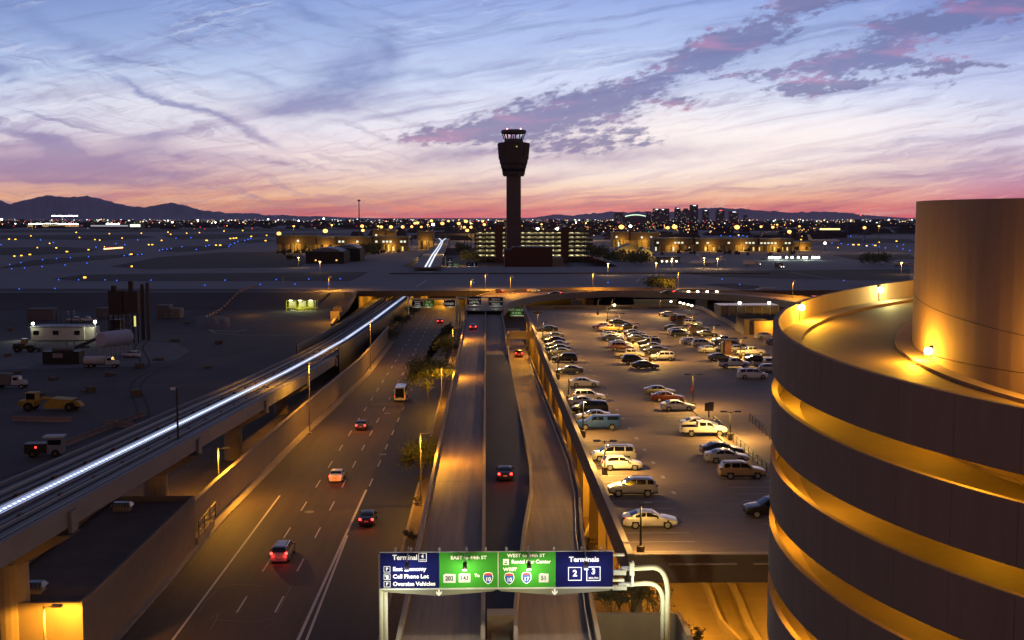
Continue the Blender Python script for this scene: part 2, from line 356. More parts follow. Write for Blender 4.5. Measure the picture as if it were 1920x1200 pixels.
inf = [[(97, 523), (150, 515), (400, 512), (693, 510), (668, 522), (655, 527), (150, 527)], [(0, 502), (60, 488), (170, 480), (250, 476), (272, 478), (190, 487), (0, 504)],
       [(298, 470), (330, 463), (430, 459), (436, 463), (390, 470), (330, 473)], [(0, 478), (0, 464), (120, 463), (184, 467), (170, 472), (60, 479)],
       [(205, 500), (300, 482), (420, 473), (560, 472), (580, 490), (560, 501), (280, 505)], [(0, 448), (0, 441), (250, 440), (296, 445), (200, 451)],
       [(420, 453), (500, 448), (520, 452), (470, 456)], [(0, 436), (0, 431), (500, 428), (900, 427), (500, 434)], [(0, 425), (0, 420), (700, 419), (900, 421), (400, 424)],
       [(330, 449), (300, 441), (520, 437), (700, 438), (430, 447)], [(0, 546.5), (0, 541), (520, 541.5), (640, 543), (600, 546.5)],
       [(1255, 510), (1500, 506), (1706, 505), (1706, 527), (1480, 523), (1340, 519)], [(1318, 533), (1375, 531), (1450, 540), (1390, 543)], [(1560, 478), (1706, 477), (1720, 486), (1600, 487)],
       [(1380, 446), (1706, 448), (1720, 456), (1560, 455)], [(1300, 437), (1706, 435), (1720, 440), (1500, 442)], [(1240, 428), (1706, 427), (1720, 431), (1400, 432)], [(1706, 420), (1100, 419), (1100, 423), (1706, 424)]]
for P in inf: tag(MB().poly([G(x, y, AZ + .05) for x, y in P], AZ + .05).build('infield', M_infield), kind='structure')
mk = MB()
for P in ([(0, 534.5), (96, 532.5)], [(120, 500), (150, 502)], [(412, 487), (448, 487)], [(452, 480), (484, 480)], [(580, 548), (630, 541), (690, 534)], [(600, 552), (640, 543)], [(690, 531), (740, 531)],
          [(1480, 510), (1540, 520), (1620, 531), (1660, 535)], [(1290, 520), (1400, 512)], [(780, 538), (800, 525)], [(1200, 523), (1192, 529)], [(1490, 546), (1600, 543)]):
    for (a, b) in zip(P, P[1:]):
        A, B = G(*a, AZ + .09), G(*b, AZ + .09); d = (B - A).normalized(); n = Vector((-d.y, d.x, 0)) * .45
        mk.add([A - n, B - n, B + n, A + n], [(0, 1, 2, 3)])
struct('taxiway_markings', mk, M_paintw)
mk = MB()
for P in ([(390, 618), (440, 622), (470, 616), (520, 606), (560, 604)], [(392, 618), (404, 624), (450, 628), (600, 628)], [(503, 580), (533, 569)], [(120, 690), (240, 684), (330, 668), (352, 656), (330, 645), (280, 640)]):
    for (a, b) in zip(P, P[1:]):
        A, B = G(*a, .02), G(*b, .02); d = (B - A).normalized(); n = Vector((-d.y, d.x, 0)) * .2
        if P[0][0] != 120: mk.add([A - n, B - n, B + n, A + n], [(0, 1, 2, 3)])
struct('yard_markings', mk, M_paintw)
m_slab = mat('yard_slab', (.16, .13, .12), .9, .12, .3)
struct('pale_gravel_patch', MB().poly([G(x, y, .012) for x, y in [(0, 640), (60, 636), (240, 641), (330, 643), (357, 658), (330, 675), (250, 686), (60, 692), (0, 692)]], .012), mat('pale_yard_gravel', (.125, .112, .115), .95, .25, .3))
# highway
CL = [G(*p) for p in ((225, 1200), (429, 967), (487, 907), (581, 811), (692, 706), (740, 640), (762, 603))]
CL = [Vector((CL[0].x, 30, 0))] + CL + [Vector((CL[-1].x, 1100, 0))]
hw = MB(); hw.ribbon([(p.x, p.y, .02) for p in CL], [(-16.0 if p.y < 330 else -12, p.y, .02) for p in CL]); struct('highway', hw, M_asph)
hw = MB(); hw.ribbon([(-16.0, y, .02) for y in (30, 300, 330)] + [(-12, 400, .02), (-12, 1100, .02)], [(-9.4, y, .02) for y in (30, 300, 330)] + [(-7, 400, .02), (-7, 1100, .02)]); struct('highway_exit_lane', hw, M_dark)
sw = MB(); sw.wallstrip([(p.x - .65, p.y) for p in CL[:7]], 1.3, 0, .15); struct('pavement', sw, M_conc)
gv = MB(); gv.wallstrip([(-9.2, 30), (-9.2, 400)], .3, 0, .16); struct('kerb', gv, M_conc)
gv = MB(); gv.wallstrip([(-7.6, 30), (-7.6, 400)], 2.9, -.1, .12); struct('median_gravel', gv, M_gravel)
mk = MB()
def line(x0, y0, x1, y1, w_=.15, z=.026): mk.add([(x0 - w_ / 2, y0, z), (x0 + w_ / 2, y0, z), (x1 + w_ / 2, y1, z), (x1 - w_ / 2, y1, z)], [(0, 1, 2, 3)])
line(-26.9, 60, -26.9, 147, .22); line(-16.3, 60, -16.0, 150, .28); line(-15.0, 60, -15.85, 128, .24)
for x in (-22.9, -19.4):
    y = 66
    while y < 430: line(x, y, x, y + 4.5, .16); y += 12.2
y = 152
while y < 430: line(-15.8, y, -15.8, y + 4.5, .16); y += 12.2
struct('lane_markings', mk, M_paint)
cr = MB()
for P in ([(400, 1103), (425, 1097), (455, 1095), (495, 1099)], [(393, 1160), (410, 1150), (404, 1164), (395, 1180)], [(405, 1162), (470, 1166), (516, 1160)], [(372, 1150), (385, 1128), (405, 1108)], [(520, 1150), (545, 1100)], [(496, 1178), (515, 1166)]):
    for a, b in zip(P, P[1:]):
        A, B = G(*a, .028), G(*b, .028); d = (B - A).normalized(); n = Vector((-d.y, d.x, 0)) * .05; cr.add([A - n, B - n, B + n, A + n], [(0, 1, 2, 3)])
struct('sealed_cracks', cr, mat('crack_sealant', (.15, .13, .11), .7))
m_iron = mat('cast_iron', (.16, .15, .14), .6)
for i, (x, y, l) in enumerate(((580, 960, 'round manhole cover in the highway beside the pavement lanes, nearest the camera'), (718, 852, 'round manhole cover in the dark highway lane beyond the rear of the nearest cars'), (726, 775, 'round manhole cover in the highway close behind the shuttle bus'))):
    p = G(x, y, .025); tag(MB().lathe(p, [(.62, 0), (.62, .012), (.5, .016)], 20).build('manhole_cover', m_iron), l, 'manhole cover')

# elevated parallel ramps
def parapet(name, L, z0, z1, label, cat='parapet', w_=.28, m=M_conc, group=None):
    return tag(MB().wallstrip(L, w_, z0, z1).build(name, m), label, cat, group)
rp = MB(); rp.wallstrip([(-3.3, 60, 5.5), (-3.3, 385, 5.5)], 5.7, -.9, 0); struct('left_ramp', rp, M_ramp)
XL = [(60, 1.6), (86, 2.2), (108, 3.6), (124, 4.9), (142, 5.5), (230, 5.2), (275, 5.0), (330, 4.9), (372, 4.8)]
XR = [(60, 7.4), (86, 8.1), (108, 9.1), (124, 10.2), (142, 10.75), (230, 10.45), (275, 10.5), (330, 10.6), (372, 10.8)]
def rz_(y): return 5.5 if y < 120 else max(0.3, 5.5 - (y - 120) * .0235) if y < 300 else max(.04, 1.3 - (y - 300) * .03)
rr = MB(); rr.ribbon([(x, y, rz_(y)) for y, x in XL], [(x, y, rz_(y)) for y, x in XR])
rr.ribbon([(x, y, rz_(y) - .9) for y, x in XR[:6]], [(x, y, rz_(y) - .9) for y, x in XL[:6]])
rr.ribbon([(x, y, rz_(y) - .9) for y, x in XL], [(x, y, rz_(y)) for y, x in XL]); rr.ribbon([(x, y, rz_(y)) for y, x in XR], [(x, y, rz_(y) - .9) for y, x in XR])
struct('right_ramp', rr, M_ramp)
struct('concrete_patch', MB().ribbon([(5.3, 224, rz_(224) + .02), (5.3, 238, rz_(238) + .02)], [(9.0, 224, rz_(224) + .02), (9.2, 238, rz_(238) + .02)]), M_conc)
mr = MB(); mr.ribbon([(-.45, 84, 4.9), (-.45, 262, 4.9)], [(2.1, 84, 4.9), (5.1, 142, 4.9)]) if 0 else None
YM = [84, 86, 108, 124, 142, 230, 262]
xl = lambda y: [x0 + (x1 - x0) * (y - a) / (b - a) for (a, x0), (b, x1) in zip(XL, XL[1:]) if a <= y <= b][0]
mr = MB(); mr.ribbon([(-.3, y, 4.6) for y in YM], [(xl(y) - .1, y, 4.6) for y in YM]); struct('middle_lane', mr, M_dark)
YM2 = [262, 275, 330, 360, 372]
mr = MB(); mr.ribbon([(-.3, y, 4.6 + (y - 262) * .0082) for y in YM2], [(xl(y) - .1, y, 4.6 + (y - 262) * .0082) for y in YM2]); struct('upper_middle_lane', mr, M_ramp)
parapet('parapet', [(-6.3, 60, 5.5), (-6.3, 385, 5.5)], -1.1, .85, 'long concrete parapet on the outer left edge of the left ramp', w_=.32)
parapet('parapet', [(-.3, 60, 5.5), (-.3, 385, 5.5)], -1.1, .85, 'concrete parapet between left ramp and the black middle lane', w_=.32)
parapet('parapet', [(x, y, rz_(y) if y < 262 else 5.4) for y, x in XL], -1.1, .85, 'curving concrete parapet between the middle lane and the right ramp', w_=.32)
parapet('parapet', [(x, y, rz_(y)) for y, x in XR[:7]], -1.1, .85, 'curving concrete parapet on the right edge of the right ramp', w_=.32)
tag(MB().wallstrip([(x - .55, y, rz_(y)) for y, x in XR[:7]], .08, .1, .55).build('guard_rail', M_galv), 'low steel rail inside the right ramp parapet', 'guard rail')
e = tag(MB().bb(.0, 2.0, 82.5, 84, 2, 6.7).bb(.3, 1.7, 82.3, 82.5, 3.2, 5.6).build('crash_barrier', M_conc), 'boxy concrete barrier closing the gap between the two ramps under the sign', 'barrier')
for y in range(100, 380, 36): tag(MB().bb(-4.4, -2.2, y, y + 1.4, 0, 4.61).build('ramp_pier', M_concd), 'stubby concrete pier hidden below the left ramp', 'pier', 'piers under the left ramp')
# fill and shrubby verge wall to the right of the right ramp
tag(MB().bb(8.2, 14.6, 84.6, 85.0, .0, 6.0).bb(14.4, 14.8, 80, 85, 0, 6.0).build('planter_wall', M_conc), 'pale concrete panel wall in front of the bushes beside the sign post', 'wall')
struct('planter_soil', MB().bb(8.2, 14.4, 85.0, 96, 0, 4.6), M_soil)
for y in (100, 131, 162, 193, 224, 255, 286, 317, 348): tag(MB().bb(-6.12, -.48, y, y + .09, 5.503, 5.506).build('deck_joint', M_black), 'dark expansion joint across the left ramp', 'joint', 'expansion joints across the ramps', kind='structure')
for y in (98, 119, 141, 172, 203): tag(MB().add([(xl(y) + .2, y, rz_(y) + .02), (xl(y) + 5.2, y, rz_(y) + .02), (xl(y) + 5.2, y + .1, rz_(y) + .02), (xl(y) + .2, y + .1, rz_(y) + .02)], [(0, 1, 2, 3)]).build('deck_joint', M_black), kind='structure')
# lower service road, lit gold
struct('service_road', MB().poly([(9, 40), (60, 40), (60, 96), (30, 120), (11.2, 150), (11, 100)], .03), mat('service_road_concrete', (.24, .19, .14), .8, .15, .5, var2=.12, scale2=.15))
def gl(L, z): return [(G(x, y, z).x, G(x, y, z).y) for x, y in L]
parapet('curved_wall', gl([(1322, 1080), (1336, 1120), (1352, 1160), (1388, 1198), (1430, 1230)], 1.1), 0, 1.1, 'curved concrete wall on the lower road beneath the parking deck', 'wall')
parapet('kerb_wall', gl([(1366, 1080), (1385, 1120), (1404, 1170), (1440, 1230)], .4), 0, .45, 'low inner kerb wall beside the curved wall below the deck', 'wall', w_=.6)
parapet('curved_kerb', gl([(1104, 880), (1118, 925), (1114, 965), (1098, 1000), (1092, 1030)], .9), 0, .9, 'curved concrete kerb in the golden gap between right ramp and deck', 'kerb', w_=.35)
struct('verge_soil', MB().poly([(11.2, 124), (13.8, 124), (14.4, 150), (11.2, 158)], .5), M_soil)

# overpass curving away to the right
OI = [G(x, y, 6.6) for x, y in ((944, 583), (950, 576), (962, 569), (975, 565), (998, 560), (1025, 556), (1075, 552), (1150, 549), (1275, 551.5), (1380, 557), (1440, 562.5), (1492, 571), (1560, 588))]
OO = [G(x, y, 6.6) for x, y in ((872, 583), (876, 574), (884, 566), (892, 560), (906, 554), (930, 549), (980, 545), (1100, 542.6), (1225, 543), (1375, 548.5), (1495, 558.5), (1560, 566), (1640, 578))]
ov = MB(); ov.ribbon([tuple(p) for p in OI], [tuple(p) for p in OO])
lo = lambda L, d: [(p.x, p.y, p.z - d) for p in L]
ov.ribbon(lo(OO, 1.6), lo(OI, 1.6)); ov.ribbon(lo(OI, 1.6), [tuple(p) for p in OI]); ov.ribbon([tuple(p) for p in OO], lo(OO, 1.6))
struct('overpass', ov, M_ramp)
parapet('parapet', [tuple(p) for p in OI], -1.6, .8, 'near concrete parapet of the overpass curving right above the parking deck')
parapet('parapet', [tuple(p) for p in OO], -1.6, .8, 'far concrete parapet of the overpass in front of the taxiway bridge')
mk = MB()
for i in range(len(OI) - 1):
    n = max(1, int((OI[i + 1] - OI[i]).length / 12))
    for k in range(n):
        for fr in (.33, .66):
            q = []
            for t in (k / n, (k + .4) / n):
                a = OI[i].lerp(OI[i + 1], t); b = OO[i].lerp(OO[i + 1], t); q.append(a.lerp(b, fr))
            d = (q[1] - q[0]).normalized(); nn = Vector((-d.y, d.x, 0)) * .1
            mk.add([q[0] - nn + Vector((0, 0, .02)), q[1] - nn + Vector((0, 0, .02)), q[1] + nn + Vector((0, 0, .02)), q[0] + nn + Vector((0, 0, .02))], [(0, 1, 2, 3)])
struct('overpass_lane_markings', mk, M_paint)
for i, (x, l) in enumerate(((1085, 'square pier under the overpass left of the big blank wall'), (1324, 'dark pier under the overpass right of the blank wall'), (1410, 'pier under the overpass behind the lift building'))):
    p = G(x, 566, 5.0); tag(MB().bb(p.x - 2, p.x + 2, p.y + 8, p.y + 11, 0, 4.99).build('bridge_pier', M_concd), l, 'pier')
A, B = G(1169, 554, 7), G(1243, 554, 7)
bw = thing('blank_wall', 'large plain concrete wall panel below the overpass behind the deck', 'wall')
MB().bb(A.x, B.x, 395, 396.5, 0, 7.4).build('wall_panel', M_concd, bw); MB().bb(A.x - .3, B.x + .3, 394.8, 396.7, 7.4, 7.7).build('coping', M_conc, bw)

# taxiway bridge
tb = thing('taxiway_bridge', 'broad flat taxiway bridge crossing over the sunken highway', 'bridge')
MB().bb(-51, 150, 458, 604, 4.9, 6.42).bb(-51, 150, 618, 690, 4.9, 6.42).build('bridge_deck', M_field, tb)
m_fas = mat('brown_fascia', (.11, .085, .06), .9, .1, .5)
MB().bb(-51, 150, 457.6, 457.98, 4.7, 6.9).build('fascia', m_fas, tb); MB().bb(-51, 150, 603.9, 604.3, 4.9, 6.9).build('fascia', m_fas, tb)
for x0, x1 in ((-29.5, -26.2), (-8.5, -6.5), (40, 43), (100, 103)): MB().bb(x0, x1, 458.4, 600, 0, 4.89).build('pier_wall', M_wall, tb)
MB().bb(-53, -50.9, 458.4, 690, 0, 4.89).build('abutment', M_wall, tb)
ab = MB(); ab.add([(-51, 457, 0), (-51, 457, 7.4), (-51, 380, 1.0), (-51, 380, 0), (-52, 457, 0), (-52, 457, 7.4), (-52, 380, 1.0), (-52, 380, 0)], [(0, 1, 2, 3), (4, 7, 6, 5), (1, 5, 6, 2), (2, 6, 7, 3), (0, 4, 5, 1)])
tag(ab.build('retaining_wall', M_wall), 'sloping wing wall falling away from the left end of the taxiway bridge', 'wall')
for x in (-42, -18, 10): lamp((x, 500, 4.2), 8000, tb, size=.4, name='bridge_soffit_bulb')
for x in (-42, -18): lamp((x, 468, 4.0), 4500, tb, size=.4, name='bridge_soffit_bulb')

# ------------------------------------------------------------------ parking deck
YN = G(1300, 1040, 10).y; YFAR = G(1100, 580, 9).y
DP = [(11.3, YN + .3), (75, YN + .3), (85, 200), (88, 262), tuple(G(1440, 632, 9))[:2], tuple(G(1398, 628, 9))[:2], tuple(G(1318, 583, 9))[:2], tuple(G(1308, 579, 9))[:2], (14, YFAR)]
DP = [(11.3, YN + .3), (75, YN + .3), (88, 262), (G(1470, 630, 9).x, G(1470, 630, 9).y), (G(1398, 626, 9).x, G(1398, 626, 9).y), (G(1318, 582, 9).x, G(1318, 582, 9).y), (G(1300, 578, 9).x, G(1300, 578, 9).y), (11.3, YFAR)]
dk = thing('parking_deck', 'large open rooftop parking deck full of parked cars', 'car park')
MB().slab(DP, 8.4, 9.0).build('deck_slab', M_deck, dk)
m_sp = mat('brown_spandrel', (.10, .075, .055), .9, .1, .6)
m_cap = mat('warm_coping', (.30, .24, .19), .8)
MB().wallstrip([(11.1, YN), (11.1, YFAR)], .4, 7.5, 10.0).build('west_spandrel', m_sp, dk)
MB().wallstrip([(11.12, YN), (11.12, YFAR)], .5, 10.003, 10.1).build('west_coping', m_cap, dk)
MB().wallstrip([(11.3, YN + .1), (75, YN + .1)], .4, 7.8, 10.0).build('south_spandrel', m_sp, dk)
MB().wallstrip([(11.38, YN + .1), (75, YN + .1)], .5, 10.003, 10.1).build('south_coping', m_cap, dk)
x = 14.0
while x < 60: MB().bb(x, x + 5.3, YN - .42, YN - .12, 9.3, 9.42).build('south_ledge', m_cap, dk); x += 6.6
FW = [(11.3, YFAR, 9)] + [(p[0], p[1], 9) for p in (DP[6], DP[5])] + [(DP[4][0], DP[4][1], 9)]
MB().wallstrip(FW[:2], .4, -1.5, 1.1).build('north_spandrel', M_wall, dk)
MB().wallstrip(FW[1:], .4, -1.5, 1.1).build('north_east_wall', M_conc, dk)
x = 20
while x < FW[1][0] - 12: MB().bb(x, x + 9, YFAR - .23, YFAR - .18, 9.35, 9.6).build('wall_slot', mat('shadow_gap', (.05, .035, .02), .9), dk); x += 14
y = YN + 1
while y < 330:
    MB().bb(11.4, 12.2, y, y + .8, 0, 8.39).build('column', M_wall, dk); y += 9.2
for x in (61,): MB().bb(x, x + .8, YN + 6, YN + 6.8, 0, 8.39).build('column', M_wall, dk)
MB().bb(30, 70, YN + 20, YN + 21, 0, 8.39).build('back_wall', M_wall, dk)
for p in ((16, YN + 8, 7.2), (28, YN + 4, 7.2), (40, YN + 6, 7.2), (52, YN + 6, 7.2)): lamp(p, 4600, dk, size=.3, name='ceiling_bulb')
for y in range(130, 330, 24): lamp((13.5, y, 6.8), 1500, dk, size=.3, name='ceiling_bulb')
lamp((12.6, 128, 5.5), 1300, dk, size=.3, name='ceiling_bulb'); lamp((12.0, 108, 5.0), 1300, dk, size=.3, name='ceiling_bulb')
mk = MB()
y = YN + 4.2
while y < 325:
    if not (140 < y < 150 or 215 < y < 225):
        mk.bb(11.9, 17.4, y, y + .16, 9.004, 9.006)
        if y < 215: mk.bb(24.5, 29.8, y, y + .16, 9.004, 9.006)
        else: mk.bb(27, 38, y, y + .11, 9.004, 9.006)
        if y > 180: mk.bb(42, 53, y, y + .11, 9.004, 9.006)
    y += 2.75
for y0 in range(110, 320, 7): mk.bb(18.2, 18.6, y0, y0 + 1.2, 9.004, 9.006)
mk.build('stall_markings', M_paintw, dk)
for y in (154, 240): MB().bb(11.6, 74, y, y + .25, 9.003, 9.005).build('expansion_joint', M_black, dk)
KX = G(1340, 800, 9).x
ed = MB().wallstrip([(KX - 1.2, 118), (KX - .4, 168)], .35, 9, 9.18); tag(ed.build('kerb', M_conc), 'raised concrete kerb along the middle of the deck beside the railing', 'kerb')
def railing(name, A, B, z, label, h=1.1, step=1.6, m=M_dkm, bars=4):
    r = thing(name, label, 'railing', (A[0], A[1], z)); d = Vector((B[0] - A[0], B[1] - A[1], 0)); L = d.length; d.normalize(); ba = MB(); po = MB()
    for k in range(bars): ba.tube([(0, 0, h * (k + 1) / bars), tuple(d * L + Vector((0, 0, h * (k + 1) / bars)))], .05, 5)
    n = int(L / step)
    for i in range(n + 1): q = d * (L * i / n); MB().tube([(q.x, q.y, 0), (q.x, q.y, h + .02)], .045, 5).build('post', m, r)
    ba.build('rails', m, r); return r
a, b = G(1337, 794, 9), G(1446, 895, 9); railing('railing', a, b, 9, 'dark metal railing on the deck beside the gold sport utility vehicle', step=2.0)
a, b = G(1405, 790, 9), G(1450, 830, 9); railing('railing', a, b, 9, 'short railing at the right edge of the deck beside the round ramp', step=2.0)
# lift building on the right of the deck
lb = thing('lift_building', 'small block building with glazed canopy at the back right of the deck', 'building')
A = G(1393, 627, 9); B = G(1436, 627, 9)
MB().bb(A.x, A.x + 5.2, A.y - 1, A.y + 8, 9.0, 12.6).build('wall', M_concd, lb)
MB().bb(A.x + 2.2, A.x + 8.5, A.y - 1.6, A.y - 1.05, 9.0, 12.3).build('lit_wall', M_wall, lb)
MB().bb(A.x - 5, A.x + 9, A.y + 2, A.y + 9, 13.1, 15.6).build('canopy', mat('canopy_glass', (.07, .08, .10), .3), lb)
for k in range(8): MB().bb(A.x - 5 + k * 1.93, A.x - 4.75 + k * 1.93, A.y + 1.8, A.y + 1.99, 13.0, 15.7).build('canopy_mullion', M_concd, lb)
for dx in (-.5, 6.4):
    MB().lathe((A.x + dx, A.y + 1.7, 15.9), [(.1, 0), (.35, .1), (.35, .5), (.1, .6)], 10).build('roof_light', E_sodw, lb)
lamp((A.x + 12, 360, 6), 5000, lb, (.95, .9, .35), .3, 'yard_bulb'); lamp((A.x + 5.5, A.y - 3.6, 11.5), 1400, lb, size=.2, name='wall_light')
MB().wallstrip([(A.x + 5.4, A.y - 1.3), (A.x + 16, A.y - 1.3)], .3, 9, 10.1).build('low_wall', M_wall, lb)
# link slab over the right ramp
ls = thing('link_bridge', 'short concrete bridge slab crossing above the right ramp', 'bridge')
MB().bb(5.4, 11.0, 270, 277, 7.6, 8.6).build('bridge_slab', M_concd, ls); MB().bb(5.4, 11.0, 269.7, 270, 7.4, 9.3).build('bridge_parapet', M_wall, ls); MB().bb(5.0, 5.38, 270, 277, 5.2, 8.6).build('bridge_support', M_wall, ls)
lamp((8.5, 284, 6.6), 2600, ls, size=.3, name='tunnel_bulb'); lamp((9.3, 262, 6.0), 900, ls, size=.3, name='tunnel_bulb')

# ------------------------------------------------------------------ spiral car park ramp
SX, SY, RO, RI = 33.05, 49.27, 20.0, 13.6
def hz(th): return CAMZ - (4.977 + .02353 * (th - 167))       # top of the parapet
SC = mat('spiral_concrete', (.25, .175, .12), .85, .10, 1.6, stretch=(1, 1, .12), var2=.09, scale2=.12)
SF = mat('spiral_floor', (.125, .088, .052), .75, .16, .35, var2=.2, scale2=.16)
sp = thing('spiral_ramp', 'round multi level car park ramp with golden light between its bands', 'spiral ramp', (SX, SY, 0))
def P3(r, th, z): t = R(th); return (r * math.cos(t), r * math.sin(t), z)
for lv in range(10):
    dz = -3.13 * lv
    pn = MB(); th = -40.0
    while th < 262:
        t1 = th + 7.0; A = []
        nn = 4
        o = len(pn.v); vs = []
        for k in range(nn + 1):
            t = th + .018 + (7.0 - .036) * k / nn; z = hz(t) + dz
            vs += [P3(RO, t, z - 2.2), P3(RO - .25, t, z - 2.2), P3(RO - .25, t, z), P3(RO, t, z)]
        fs = []
        for k in range(nn):
            for q in range(4): a = k * 4 + q; b = k * 4 + (q + 1) % 4; fs.append((a, b, b + 4, a + 4))
        fs += [(3, 2, 1, 0), (4 * nn, 4 * nn + 1, 4 * nn + 2, 4 * nn + 3)]
        pn.add(vs, fs); th = t1
    if hz(160) + dz > 2: pn.build('parapet_band', SC, sp)
    fl = MB(); T = [-40 + 2.5 * k for k in range(121)]
    def ring(r0, r1, a, b, mi=0):
        q = []
        for t in T: z = hz(t) + dz; q += [P3(r0, t, z + a), P3(r1, t, z + a), P3(r1, t, z + b), P3(r0, t, z + b)]
        fs = []
        for k in range(len(T) - 1):
            for j in range(4): c = k * 4 + j; d = k * 4 + (j + 1) % 4; fs.append((c, d, d + 4, c + 4))
        fl.add(q, fs, mi)
    ring(RI + .02, RO - .28, -1.4, -1.1, 0); ring(RO - 1.35, RO - .29, -1.095, -.93, 1); ring(RI + .03, RI + .75, -1.095, -.93, 1)
    if hz(160) + dz > 2: fl.build('ramp_floor', [SF, SC], sp, smooth=False)
core = MB(); N = 128
core.lathe((0, 0, 0), [(RI, 0), (RI, 30.0)], N, cap=False); core.lathe((0, 0, 0), [(RI, 30.03), (RI, 36.75), (RI - .35, 36.75), (RI - .35, 36.0)], N, cap=True)
co = core.build('core_cylinder', SC, sp)
sm = MB(); q = []
for k in range(61):
    t = 100 + k * 2.6; z = hz(t) + 1.35; q += [P3(RI + .004, t, z - .03), P3(RI + .012, t, z - .03), P3(RI + .012, t, z + .0), P3(RI + .004, t, z)]
fs = []
for k in range(60):
    for j in range(4): c = k * 4 + j; d = k * 4 + (j + 1) % 4; fs.append((c, d, d + 4, c + 4))
sm.add(q, fs).build('joint_line', mat('joint_shadow', (.07, .055, .04), .9), sp)
def wall_lamp(th, z, r, inward, label, green=False, power=420, vis=True):
    t = R(th); n = Vector((math.cos(t), math.sin(t), 0)) * (-1 if inward else 1); p = Vector((SX + r * math.cos(t), SY + r * math.sin(t), z))
    o = thing('wall_lamp', label, 'lamp', p, 0, 'lamps on the walls of the round ramp')
    MB().lathe(n * .18, [(.03, -.17), (.14, -.14), (.17, 0), (.14, .12), (.03, .16)], 12).build('glass_shade', emi('green_glow', (.8, 1, .45), 14) if green else emi('amber_globe', (1, .72, .25), 16), o, smooth=True)
    MB().box(n * .05 + Vector((0, 0, .15)), (.2, .2, .1), math.atan2(n.y, n.x)).tube([n * .06, n * .06 + Vector((0, 0, -1.0))], .025, 6).build('bracket', M_dkm, o)
    lamp(n * .75 + Vector((0, 0, -.05)), power, o, (1, .85, .3) if green else (1, .47, .03), .15); return o
def invz(px, py, r, far):                # where the view ray meets the cylinder of radius r
    d = ray(px, py); a = d.x ** 2 + d.y ** 2; b = -2 * (d.x * SX + d.y * SY); c = SX ** 2 + SY ** 2 - r * r; q = math.sqrt(max(0, b * b - 4 * a * c))
    t = (-b + (q if far else -q)) / (2 * a); p = d * t; return math.degrees(math.atan2(p.y - SY, p.x - SX)) % 360, CAMZ + p.z
th, z = invz(1647, 543, RO - .25, True); wall_lamp(th, z, RO - .25, True, 'greenish lamp on the inside of the spiral parapet near the white core', True, 260)
th, z = invz(1497, 576, RO - .25, True); wall_lamp(th, z, RO - .25, True, 'amber lamp on the inside of the spiral parapet at its left curve', power=850)
th, z = invz(1748, 658, RI, False); wall_lamp(th, z, RI, False, 'amber lamp on the core wall of the spiral ramp above its kerb', power=950)
for th in (215, 250, 100): lamp(P3(RI + .8, th, hz(th) + 1.0), 1500, sp, (1, .44, .03), name='core_bulb')
for lv in range(1, 7):
    for j, th in enumerate((112, 138, 160, 182, 205, 228, 250)):
        t = th + (lv * 9) % 17
        rr_ = RO - 1.1 if (j + lv) % 2 else RI + 1.0
        lamp(P3(rr_, t, hz(t) - 3.13 * lv + 1.15), (440, 780, 320, 600)[(lv * 3 + j) % 4], sp, (1, .43 + .03 * ((lv * j) % 3), .02), .2, 'level_bulb')

# ------------------------------------------------------------------ train guideway
def gz(y):
    K = [(40, 15.2), (78, 13.6), (128, 11.1), (213, 6.9), (262, 4.9), (300, 3.9), (360, 3.4), (520, 3.3)]
    for (a, za), (b, zb) in zip(K, K[1:]):
        if y <= b: return za + (zb - za) * (y - a) / (b - a)
    return 3.3
def gx(y): return -37.9 if y < 270 else -37.9 + (y - 270) * .020
YS = list(range(45, 560, 7))
gw = thing('train_guideway', 'long elevated concrete train guideway descending towards the taxiway bridge', 'guideway')
def gstrip(name, m, o0, o1, a, b, y0=45, y1=560, parent=gw):
    return MB().wallstrip([(gx(y) + (o0 + o1) / 2, y, gz(y)) for y in YS if y0 <= y <= y1], abs(o1 - o0), a, b).build(name, m, parent)
M_gd = mat('guideway_concrete', (.19, .175, .17), .8, .14, .6, stretch=(1, .3, 1), var2=.12, scale2=.1)
M_gs = mat('guideway_bed', (.07, .072, .085), .85, .2, .8, stretch=(2, .2, 1))
gstrip('bed', M_gs, -4.5, 4.5, -.35, 0); gstrip('left_edge_beam', M_gd, -4.9, -4.5, -1.0, .35); gstrip('right_edge_beam', M_gd, 4.5, 4.9, -1.4, .35)
gstrip('under_beam', M_gd, .8, 3.4, -1.9, -.36); gstrip('under_beam', M_gd, -4.4, -1.2, -1.5, -.36)
for o_ in (-3.7, -2.1, 1.6, 3.3): gstrip('running_plinth', M_gd, o_, o_ + .5, .003, .16)
for o_ in (-3.0, -.75, .72, 2.6, 4.1): gstrip('guide_rail', M_galv, o_, o_ + .1, .02, .3)
gstrip('glowing_centre_strip', emi('train_streak_glow', (.45, .55, .85), .75, base=(.3, .34, .42)), -.6, .6, .12, .2)  # strip, dashes and edge lines glow for the moving train's light streak
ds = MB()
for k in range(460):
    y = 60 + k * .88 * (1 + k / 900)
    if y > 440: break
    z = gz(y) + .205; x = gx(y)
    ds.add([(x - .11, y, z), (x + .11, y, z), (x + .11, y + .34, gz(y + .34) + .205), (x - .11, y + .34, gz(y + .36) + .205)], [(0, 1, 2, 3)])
tag(ds.build('train_streak_dashes', emi('streak_dash_glow', (.93, .97, 1), 3.5), gw), kind='stuff')
MB().wallstrip([(gx(y) + .36, y, gz(y)) for y in YS], .06, .2, .26).build('streak_edge_line', emi('streak_edge_glow', (.55, .66, 1), .25), gw)
MB().wallstrip([(gx(y) - .36, y, gz(y)) for y in YS], .06, .2, .26).build('streak_edge_line', emi('streak_edge_glow', (.55, .66, 1), .25), gw)
